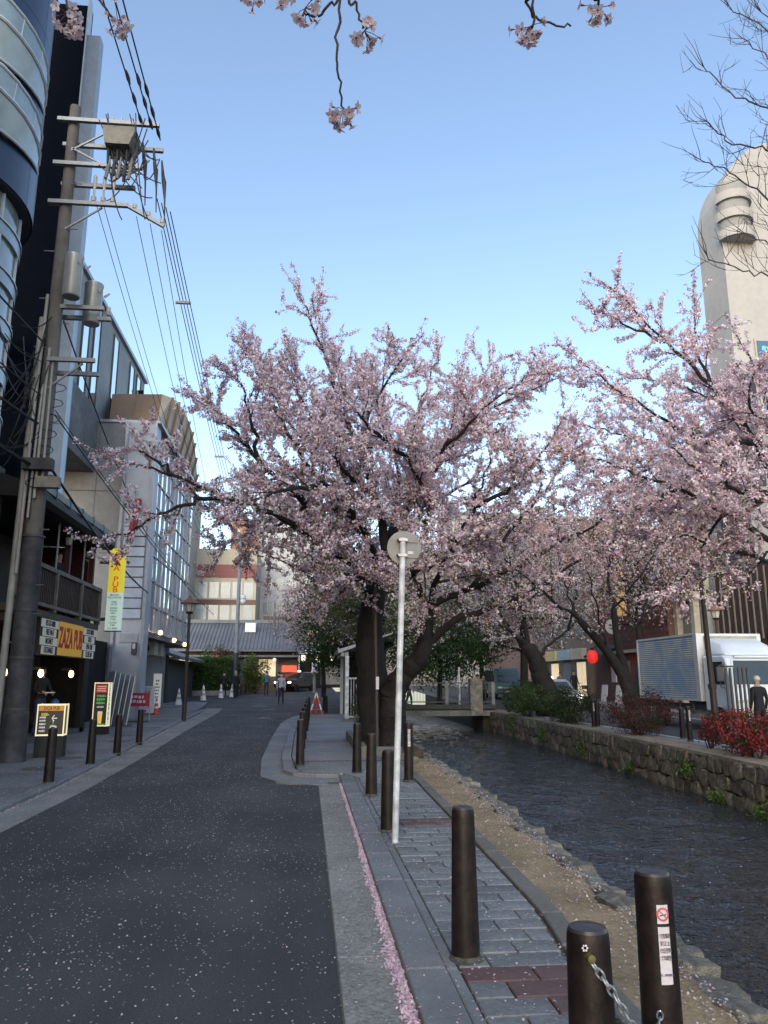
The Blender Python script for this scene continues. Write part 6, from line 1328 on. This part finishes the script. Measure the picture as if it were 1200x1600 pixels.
for s,x in ((-1,-.14),(1,2.34)): 
    MB().tube([(.1 if s<0 else 2.1,.5,2.0),(x,.35,1.95),(x,.32,1.35),(.1 if s<0 else 2.1,.45,1.3)],.016,6).build('mirror_arm',M_iron,tk); bevel(MB().box(x-.10,.28,1.50,x+.10,.36,1.92).build('mirror',M_iron,tk),.02)
MB().box(.75,.14,.70,1.45,.148,.86) if False else None
MB().box(.88,-.006,.38,1.32,-.001,.54).build('number_plate',mat('plate_green',(.10,.28,.16),.5,.05,5),tk); print_lines(tk,M_sticker,1.1,-.0065,.46,.34,2,.07,.05,11)
# dark upright slats folded beside the cab (parked frame)
rk_=empty('slat_screen',(11.35,20.4,.02),R(5),'dark upright slatted screen standing beside the truck cab','screen')
for i in range(6): MB().box(-.02+.13*i,-.02,.15,.035+.13*i,.02,1.85).build('slat',M_iron,rk_)
for z in (.12,1.86): MB().box(-.05,-.025,z,.72,.025,z+.05).build('rail',M_iron,rk_)
for x in (0,.66): MB().box(x-.03,-.2,0,x+.03,.2,.10).build('foot',M_iron,rk_)

# ------------------------------------------------------------------ cars in the distance
def car(name,loc,rz,paint,label,cat,taxi=False,van=False):
    e=empty(name,loc,rz,label,cat); L=4.5; h=1.55 if not van else 1.95
    prof=[(-2.2,.32),(-2.25,.75),(-1.95,.95),(-1.15,1.05),(-.55,h-.12),(-.1,h),(1.2,h),(1.85,h-.35 if not van else h-.06),(2.15,1.0),(2.25,.6),(2.2,.32)] if not van else [(-2.2,.32),(-2.25,.8),(-2.05,1.05),(-1.65,1.75),(-1.4,h),(2.0,h),(2.25,1.0),(2.25,.32)]
    b=fix_normals(MB().prism(prof,-.82,.82,'x').build('body',paint,e)); bevel(b,.10,3)
    gl=MB()
    if not van: MB().prism([(-1.0,1.06),(-.5,h-.15),(1.2,h-.12),(1.65,1.05)],-.835,.835,'x').build('side_glass',M_wind,e); wsx=MB().add([(-.70,-1.13,1.07),(.70,-1.13,1.07),(.62,-.58,h-.13),(-.62,-.58,h-.13)],[(0,1,2,3)]).build('windscreen',M_wind,e)
    else: MB().prism([(-1.6,1.1),(-1.35,h-.15),(1.9,h-.15),(2.0,1.1)],-.835,.835,'x').build('side_glass',M_wind,e); wsx=MB().add([(-.72,-2.06,1.09),(.72,-2.06,1.09),(.65,-1.66,h-.24),(-.65,-1.66,h-.24)],[(0,1,2,3)]).build('windscreen',M_wind,e)
    for x in (-.72,.72):
        wheel(e,x,-1.4,.31,.2); wheel(e,x,1.4,.31,.2)
        MB().ball((x*.86,-2.22,.72),(.17,.06,.09),10,6).build('headlight',mat('car_headlight',(.8,.8,.75),.3,.05,5,emit=(1,.93,.78),estr=2.0) if taxi else MATS['headlamp'],e,True)
    MB().box(-.26,-2.29,.42,.26,-2.262,.55).build('number_plate',M_sticker,e); MB().box(-.5,-2.285,.58,.5,-2.255,.68).build('grille',M_iron,e)
    if taxi: MB().box(-.22,.2,h+.005,.22,.42,h+.14).build('roof_sign',mat('taxi_lamp',(.8,.75,.6),.4,.05,5,emit=(1,.9,.7),estr=1.0),e)
    return e
M_carbk=mat('car_black',(.012,.013,.016),.18,.1,4,spec=.7)
car('taxi',(-.9,66,.62),R(-28),M_carbk,'black taxi with lit headlights at the end of the street','car',True)
car('white_van',(-3.0,69.0,.68),R(-20),M_conew,'white car half hidden behind the black taxi','car')
car('parked_car',(13.0,52,.32),R(0),mat('car_teal',(.06,.13,.14),.3,.1,4,spec=.6),'teal minivan beyond the bridge on the opposite street','car',False,True)
car('parked_car',(12.5,39.5,.03),R(3),mat('car_silver',(.40,.42,.44),.3,.08,4,metal=.5),'silver car with headlamps on behind the shrubs of the far bank','car',True)
# bicycles by the shops
def bicycle(loc,rz,label):
    e=empty('bicycle',loc,rz,label,'bicycle','bicycles by the shops')
    for y in (-.52,.52): 
        o=MB().tube([(0,y+.33*math.cos(t),.33+.33*math.sin(t)) for t in np.linspace(0,2*math.pi,19)],.018,6,False).build('wheel',M_tyre,e); MB().tube([(0,y-.3,.33),(0,y+.3,.33)],.005,4).build('spoke',M_chrome,o)
    f=MB(); 
    for a,c in (((0,.52,.33),(0,.05,.32)),((0,.05,.32),(0,.2,.85)),((0,.05,.32),(0,-.38,.8)),((0,-.38,.85),(0,-.52,.33)),((0,.18,.78),(0,-.36,.78))): f.bar(a,c,.03)
    f.build('frame',M_iron,e); MB().box(-.06,.1,.86,.06,.34,.92).build('saddle',M_tyre,e); MB().tube([(-.26,-.3,1.0),(0,-.4,.98),(.26,-.3,1.0)],.014,6).build('handlebar',M_chrome,e); MB().box(-.15,-.75,.62,.15,-.45,.85).build('basket',M_iron,e)
bicycle((17.0,51.5,.4),R(70),'bicycle parked beside the man in black'); bicycle((17.2,49.2,.35),R(50),'bicycle in front of the lit shop window')

# ------------------------------------------------------------------ people
def person(name,loc,rz,h,top,legs,label,pose='stand',skin=(.38,.25,.19),hair=(.02,.017,.015),extra=None,shoe=(.02,.02,.02),seat=False):
    s=h/1.72; e=empty('person',loc,rz,label,'person','pedestrians')
    st={'stand':(0,0,0.06),'walk':(.20,-.18,.10),'walk2':(-.16,.20,.09),'hold':(.03,-.02,.07),'lean':(0,0,.05)}[pose]
    V=[];E_=[];Rr=[]
    def v(x,y,z,r): V.append((x*s,y*s,z*s)); Rr.append(r*s); return len(V)-1
    def ed(a,b): E_.append((a,b))
    pel=v(0,0,.95,.145); wa=v(0,-.01,1.10,.135); chs=v(0,-.01,1.28,.155); up_=v(0,0,1.40,.125); nk=v(0,-.01,1.49,.055); hd0=v(0,-.025,1.56,.075); hd1=v(0,-.03,1.64,.092); hd2=v(0,-.02,1.70,.070)
    for a,b in ((pel,wa),(wa,chs),(chs,up_),(up_,nk),(nk,hd0),(hd0,hd1),(hd1,hd2)): ed(a,b)
    for sd,fy in ((-1,st[0]),(1,st[1])):
        hp=v(.095*sd,0,.90,.105); kn=v(.105*sd,-fy*.55-.02,.50,.070); an=v(.11*sd,-fy+.03*(1 if fy else 0)+.03,.09,.048); toe=v(.13*sd,-fy-.13,.045,.04)
        ed(pel,hp); ed(hp,kn); ed(kn,an); ed(an,toe)
        shd=v(.175*sd,0,1.40,.070)
        if pose=='hold': el=v(.25*sd,-.06,1.14,.05); wr=v(.13*sd,-.28,1.10,.036)
        else: el=v(.225*sd,.03+fy*.3,1.13,.05); wr=v(.225*sd,-.06+fy*.7,.90,.036)
        pm=v(V[wr][0]/s-(0 if pose!='hold' else .02*sd),V[wr][1]/s-.03,V[wr][2]/s-(.08 if pose!='hold' else .01),.034)
        ed(up_,shd); ed(shd,el); ed(el,wr); ed(wr,pm)
        for k in range(4): 
            f=v(V[pm][0]/s+(.0),V[pm][1]/s-.028+.019*k,V[pm][2]/s-.07-.008*(k in(1,2)),.010); ed(pm,f)
        f=v(V[pm][0]/s-.03*sd,V[pm][1]/s-.04,V[pm][2]/s-.03,.011); ed(pm,f)
    me=bpy.data.meshes.new('body'); me.from_pydata(V,E_,[]); o=bpy.data.objects.new('body',me); COL.objects.link(o)
    md=o.modifiers.new('skin','SKIN'); md.use_smooth_shade=True; sk=me.skin_vertices[0].data
    for i,r in enumerate(Rr): sk[i].radius=(r,r*.85)
    for i in (pel,wa,chs,up_): sk[i].radius=(Rr[i]*1.08,Rr[i]*.72)
    sk[pel].use_root=True; sb=o.modifiers.new('sub','SUBSURF'); sb.levels=1; sb.render_levels=1
    m2=bpy.data.meshes.new_from_object(o.evaluated_get(bpy.context.evaluated_depsgraph_get())); bpy.data.objects.remove(o); m2.name='body'
    mt=lambda c,nm,r=.8: mat('%s_%d_%d_%d'%((nm,)+tuple(int(q*1000) for q in c)),c,r,.12,9)
    m2.materials.clear()
    for m in (mt(top,'top'),mt(legs,'legs'),mt(skin,'skin',.6),mt(shoe,'shoe',.5)): m2.materials.append(m)
    for p in m2.polygons:
        c=p.center/s; i=0
        if c.z<.08: i=3
        elif c.z<.93 and abs(c.x)<.185: i=1
        elif c.z>1.475: i=2
        elif c.z<.90 and pose!='hold': i=2
        elif pose=='hold' and c.y<-.25: i=2
        p.material_index=i
    b=link('body',m2,e)
    hr=MB(); hr.ball((0,-.012*s,1.672*s),(.088*s,.098*s,.085*s),12,8); ho=hr.build('hair',mt(hair,'hair',.9),e,True)
    for q in ho.data.vertices:
        if q.co.y<-.055*s and q.co.z<1.69*s: q.co.y=-.05*s
    fc=MB(); fc.ball((0,-.118*s,1.615*s),(.013*s,.018*s,.022*s),6,4); fc.build('nose',mt(skin,'skin',.6),b)
    ey=MB(); [ey.ball((x*s,-.105*s,1.645*s),(.012*s,.006*s,.007*s),6,4) for x in (-.033,.033)]; ey.build('eyes',M_ink2,b)
    MB().box(-.022*s,-.110*s,1.575*s,.022*s,-.100*s,1.582*s).build('mouth',mt((.2,.08,.07),'lip'),b)
    MB().ball((.088*s,-.01*s,1.635*s),(.012*s,.02*s,.03*s),6,4).build('ear',mt(skin,'skin',.6),b); MB().ball((-.088*s,-.01*s,1.635*s),(.012*s,.02*s,.03*s),6,4).build('ear',mt(skin,'skin',.6),b)
    if extra=='mask': MB().ball((0,-.10*s,1.585*s),(.055*s,.03*s,.045*s),8,6).build('mask',mt((.6,.62,.65),'mask'),e,True)
    if extra=='cap': MB().ball((0,-.02*s,1.70*s),(.098*s,.115*s,.06*s),10,6).build('cap',mt((.04,.08,.12),'cap'),e,True)
    if extra=='pack': bevel(MB().box(-.15*s,.11*s,1.05*s,.15*s,.26*s,1.45*s).build('backpack',mt((.03,.03,.04),'pack'),e),.03)
    return e
DK=(.012,.013,.018)
person('p',(-1.45,45.5,.17),R(0),1.74,(.36,.39,.44),(.02,.022,.03),'pedestrian in a pale grey jacket and white mask walking towards the viewer','walk',extra='mask')
person('p',(-4.75,53.6,.37),R(170),1.72,DK,DK,'man in a dark suit walking away, right one of the pair by the hedge','walk2',hair=(.3,.3,.3))
person('p',(-5.55,54.0,.38),R(185),1.70,DK,(.015,.015,.02),'person in black walking away, left one of the pair by the hedge','walk')
person('p',(-2.9,57.5,.45),R(160),1.70,(.06,.12,.16),(.02,.022,.03),'person in a teal jacket left of the grey-jacketed walker','stand')
person('p',(-1.9,54.5,.39),R(200),1.66,(.03,.035,.045),(.03,.03,.04),'person in dark clothes with a pack just behind the grey-jacketed walker','walk2',extra='pack')
person('p',(11.15,18.6,.02),R(185),1.60,DK,DK,'white-haired man in a dark suit seen from behind beside the truck','stand',hair=(.55,.54,.52))
person('p',(-6.75,20.9,.15),R(60),1.70,(.016,.016,.02),(.03,.045,.09),'person in dark jacket and blue skirt holding a tray in the pub doorway','hold')
person('p',(-7.0,19.9,.15),R(80),1.72,(.012,.012,.014),(.015,.015,.02),'person in black standing in the shadow of the pub doorway','stand')
person('p',(-6.55,20.75,3.14),R(60),1.66,(.02,.025,.03),(.02,.02,.03),'customer in a dark top on the pub balcony looking towards the street','stand')
person('p',(-6.6,18.6,3.14),R(30),1.55,(.05,.03,.025),(.02,.02,.03),'customer with dark hair behind the balcony rail close to the pole','stand')
person('p',(16.9,48.6,.33),R(10),1.76,(.016,.016,.022),(.014,.014,.018),'man in black standing in front of the lit shops across the river','walk')
person('p',(16.2,49.2,.34),R(-20),1.65,(.12,.13,.15),(.02,.02,.03),'person in a grey top left of the man in black','stand')
person('p',(8.9,40.6,.12),R(20),1.68,DK,(.02,.02,.02),'person in a black coat at the right end of the bridge','walk2')
person('p',(9.35,41.2,.12),R(-10),1.66,(.05,.035,.04),(.02,.02,.02),'person in a brown coat at the right end of the bridge','stand')
person('p',(5.2,40.0,.17),R(80),1.66,(.45,.45,.46),(.05,.05,.06),'person in a white top crossing the bridge in its middle','walk')
person('p',(4.3,40.2,.17),R(95),1.70,(.12,.07,.06),(.03,.03,.04),'person in a brown top crossing the bridge near the trunk','walk2')
tr=MB().box(-.17,-.12,0,.17,.12,.025).build('serving_tray',M_signw,None,loc=(-6.55,20.75,1.22)); tag(tr,'pale tray held by the person in the pub doorway','tray')
bgm=MB().lathe([(.02,.30),(.10,.24),(.13,.08),(.09,.0)],10).build('shopping_bag',mat('blue_plastic',(.03,.10,.30),.4,.2,6),None,True,loc=(-6.42,21.05,.78)); tag(bgm,'blue plastic bag hanging at the pub doorway','bag')

# ------------------------------------------------------------------ overhanging cherry twigs close to the camera
OH_NODES = [([(0.1, 1.5, 4.4), (0.041, 1.553, 3.379), (0.047, 1.566, 3.165), (0.041, 1.586, 3.074), (0.045, 1.602, 2.998), (0.061, 1.648, 2.929)], [((0.06, 1.65, 2.927), 11)]), ([(0.1, 1.5, 4.4), (0.065, 1.542, 3.255), (0.085, 1.568, 3.162), (0.105, 1.582, 3.104)], [((0.107, 1.585, 3.101), 11)]), ([(0.1, 1.5, 4.4), (0.059, 1.6, 3.338), (0.021, 1.607, 3.195), (-0.013, 1.614, 3.16), (-0.037, 1.61, 3.164)], [((-0.04, 1.604, 3.17), 9)]), ([(-0.6, 1.75, 4.35), (-0.133, 1.618, 3.317), (-0.163, 1.628, 3.237)], [((-0.166, 1.631, 3.234), 8), ((-0.104, 1.628, 3.241), 6)]), ([(1.0, 1.5, 4.4), (0.493, 1.523, 3.338), (0.517, 1.536, 3.182), (0.522, 1.554, 3.135), (0.52, 1.564, 3.126)], [((0.513, 1.562, 3.129), 12)]), ([(1.0, 1.5, 4.4), (0.553, 1.54, 3.305), (0.511, 1.547, 3.202), (0.524, 1.558, 3.158), (0.553, 1.562, 3.146), (0.619, 1.552, 3.131)], []), ([(1.0, 1.5, 4.4), (0.626, 1.514, 3.304), (0.658, 1.498, 3.167), (0.674, 1.508, 3.151)], [((0.674, 1.51, 3.149), 9)]), ([(-1.1, 1.9, 4.2), (-0.664, 1.805, 3.445), (-0.612, 1.823, 3.374), (-0.562, 1.83, 3.309)], [((-0.552, 1.831, 3.311), 9)]), ([(-1.1, 1.9, 4.2), (-0.683, 1.723, 3.373), (-0.653, 1.71, 3.253), (-0.632, 1.712, 3.185)], [((-0.629, 1.714, 3.184), 10), ((-0.643, 1.715, 3.207), 4)])]
oh=empty('cherry_tree',(2.15,-2.2,.02),0,'cherry tree overhead whose hanging blossom twigs dip into the top of the view','tree','cherry trees along the river')
def OB(b,n,m,par=None,sm=True): 
    o=b.build(n,m,par or oh,sm); o.location=(-2.15,2.2,-.02); return o
OB(MB().tube(catmull([(2.15,-2.2,-.1),(2.1,-2.1,1.2),(1.8,-1.7,2.6),(1.3,-.9,3.9),(.9,-.2,4.5)],5),[.24-.006*i for i in range(21)],12),'trunk',M_bark)
OB(MB().tube(catmull([(.9,-.2,4.5),(.5,.7,4.55),(.1,1.5,4.4),(-.4,1.9,4.3)],5),[.10-.004*i for i in range(16)],8),'branch',M_bark)
OB(MB().tube(catmull([(.9,-.2,4.5),(1.0,.8,4.6),(1.0,1.5,4.4),(.9,1.9,4.25)],5),[.08-.003*i for i in range(16)],8),'branch',M_bark)
OB(MB().tube(catmull([(.1,1.5,4.4),(-.6,1.75,4.35),(-1.1,1.9,4.2)],5),[.05-.003*i for i in range(11)],8),'branch',M_bark)
M_ped=mat('pedicel',(.10,.045,.035),.7,.2,9); 
def petal_solid(name,c):
    m=bpy.data.materials.new(name); m.use_nodes=True; n=m.node_tree.nodes; l=m.node_tree.links; b=n['Principled BSDF']; b.inputs['Base Color'].default_value=(*c,1); b.inputs['Roughness'].default_value=.7
    nz=n.new('ShaderNodeTexNoise'); nz.inputs['Scale'].default_value=60; mx=n.new('ShaderNodeMix'); mx.data_type='RGBA'; mx.inputs[6].default_value=(*c,1); mx.inputs[7].default_value=(*[q*.75 for q in c],1); l.new(nz.outputs['Fac'],mx.inputs[0]); l.new(mx.outputs[2],b.inputs['Base Color'])
    tr=n.new('ShaderNodeBsdfTranslucent'); l.new(mx.outputs[2],tr.inputs['Color']); ms=n.new('ShaderNodeMixShader'); ms.inputs[0].default_value=.55; l.new(b.outputs[0],ms.inputs[1]); l.new(tr.outputs[0],ms.inputs[2]); l.new(ms.outputs[0],n['Material Output'].inputs['Surface']); return m
M_pet=petal_solid('petal_near',(.78,.66,.69)); M_petd=petal_solid('petal_near_deep',(.68,.48,.53))
def flower_cluster(c,down,seed,nf=9,sz=1.0):
    r=random.Random(seed); pet=MB(); ped=MB()
    for k in range(nf):
        d=(down*.55+rv(r)*.55).normalized(); L=.030*r.uniform(.7,1.25)*sz; q=c+d*L; ped.tube([c,c+d*L*.5+rv(r)*.002,q],.0011,4,False); ped.tube([q-d*.001,q+d*.007],[.0016,.0030],5)
        q=q+d*.006; a=d.cross(rv(r)).normalized(); b=d.cross(a); op=r.uniform(.45,1.0)
        for j in range(5):
            t=2*math.pi*j/5+r.uniform(-.15,.15); o_=(a*math.cos(t)+b*math.sin(t)); tn=d.cross(o_); l=.0175*sz*r.uniform(.85,1.1)
            p0=q; p1=q+(o_*op+d*.5)*l*.55+tn*l*.34; p2=q+(o_*op+d*.32)*l*1.05+tn*l*.13; p3=q+(o_*op+d*.32)*l*1.05-tn*l*.13; p4=q+(o_*op+d*.5)*l*.55-tn*l*.34
            pet.cur=0 if r.random()<.8 else 1; pet.add([p0,p1,p2,p3,p4],[(0,1,2,3,4)])
    return pet,ped
for i,(path,cl) in enumerate(OH_NODES):
    pts=[Vector(p) for p in path]; c=catmull(pts,6); rr=random.Random(i); c=[p+rv(rr)*.0022 for p in c]
    OB(MB().tube(c,[.0042-.0016*k/len(c) for k in range(len(c))],6),'twig',M_twig)
    for j,(q,n_) in enumerate(cl):
        pet,ped=flower_cluster(Vector(q),Vector((0,-.1,-1)),i*10+j,n_+4)
        o=OB(pet,'blossom',[M_pet,M_petd]); OB(ped,'pedicel',M_ped,o); [setattr(ch,'location',(0,0,0)) for ch in o.children]
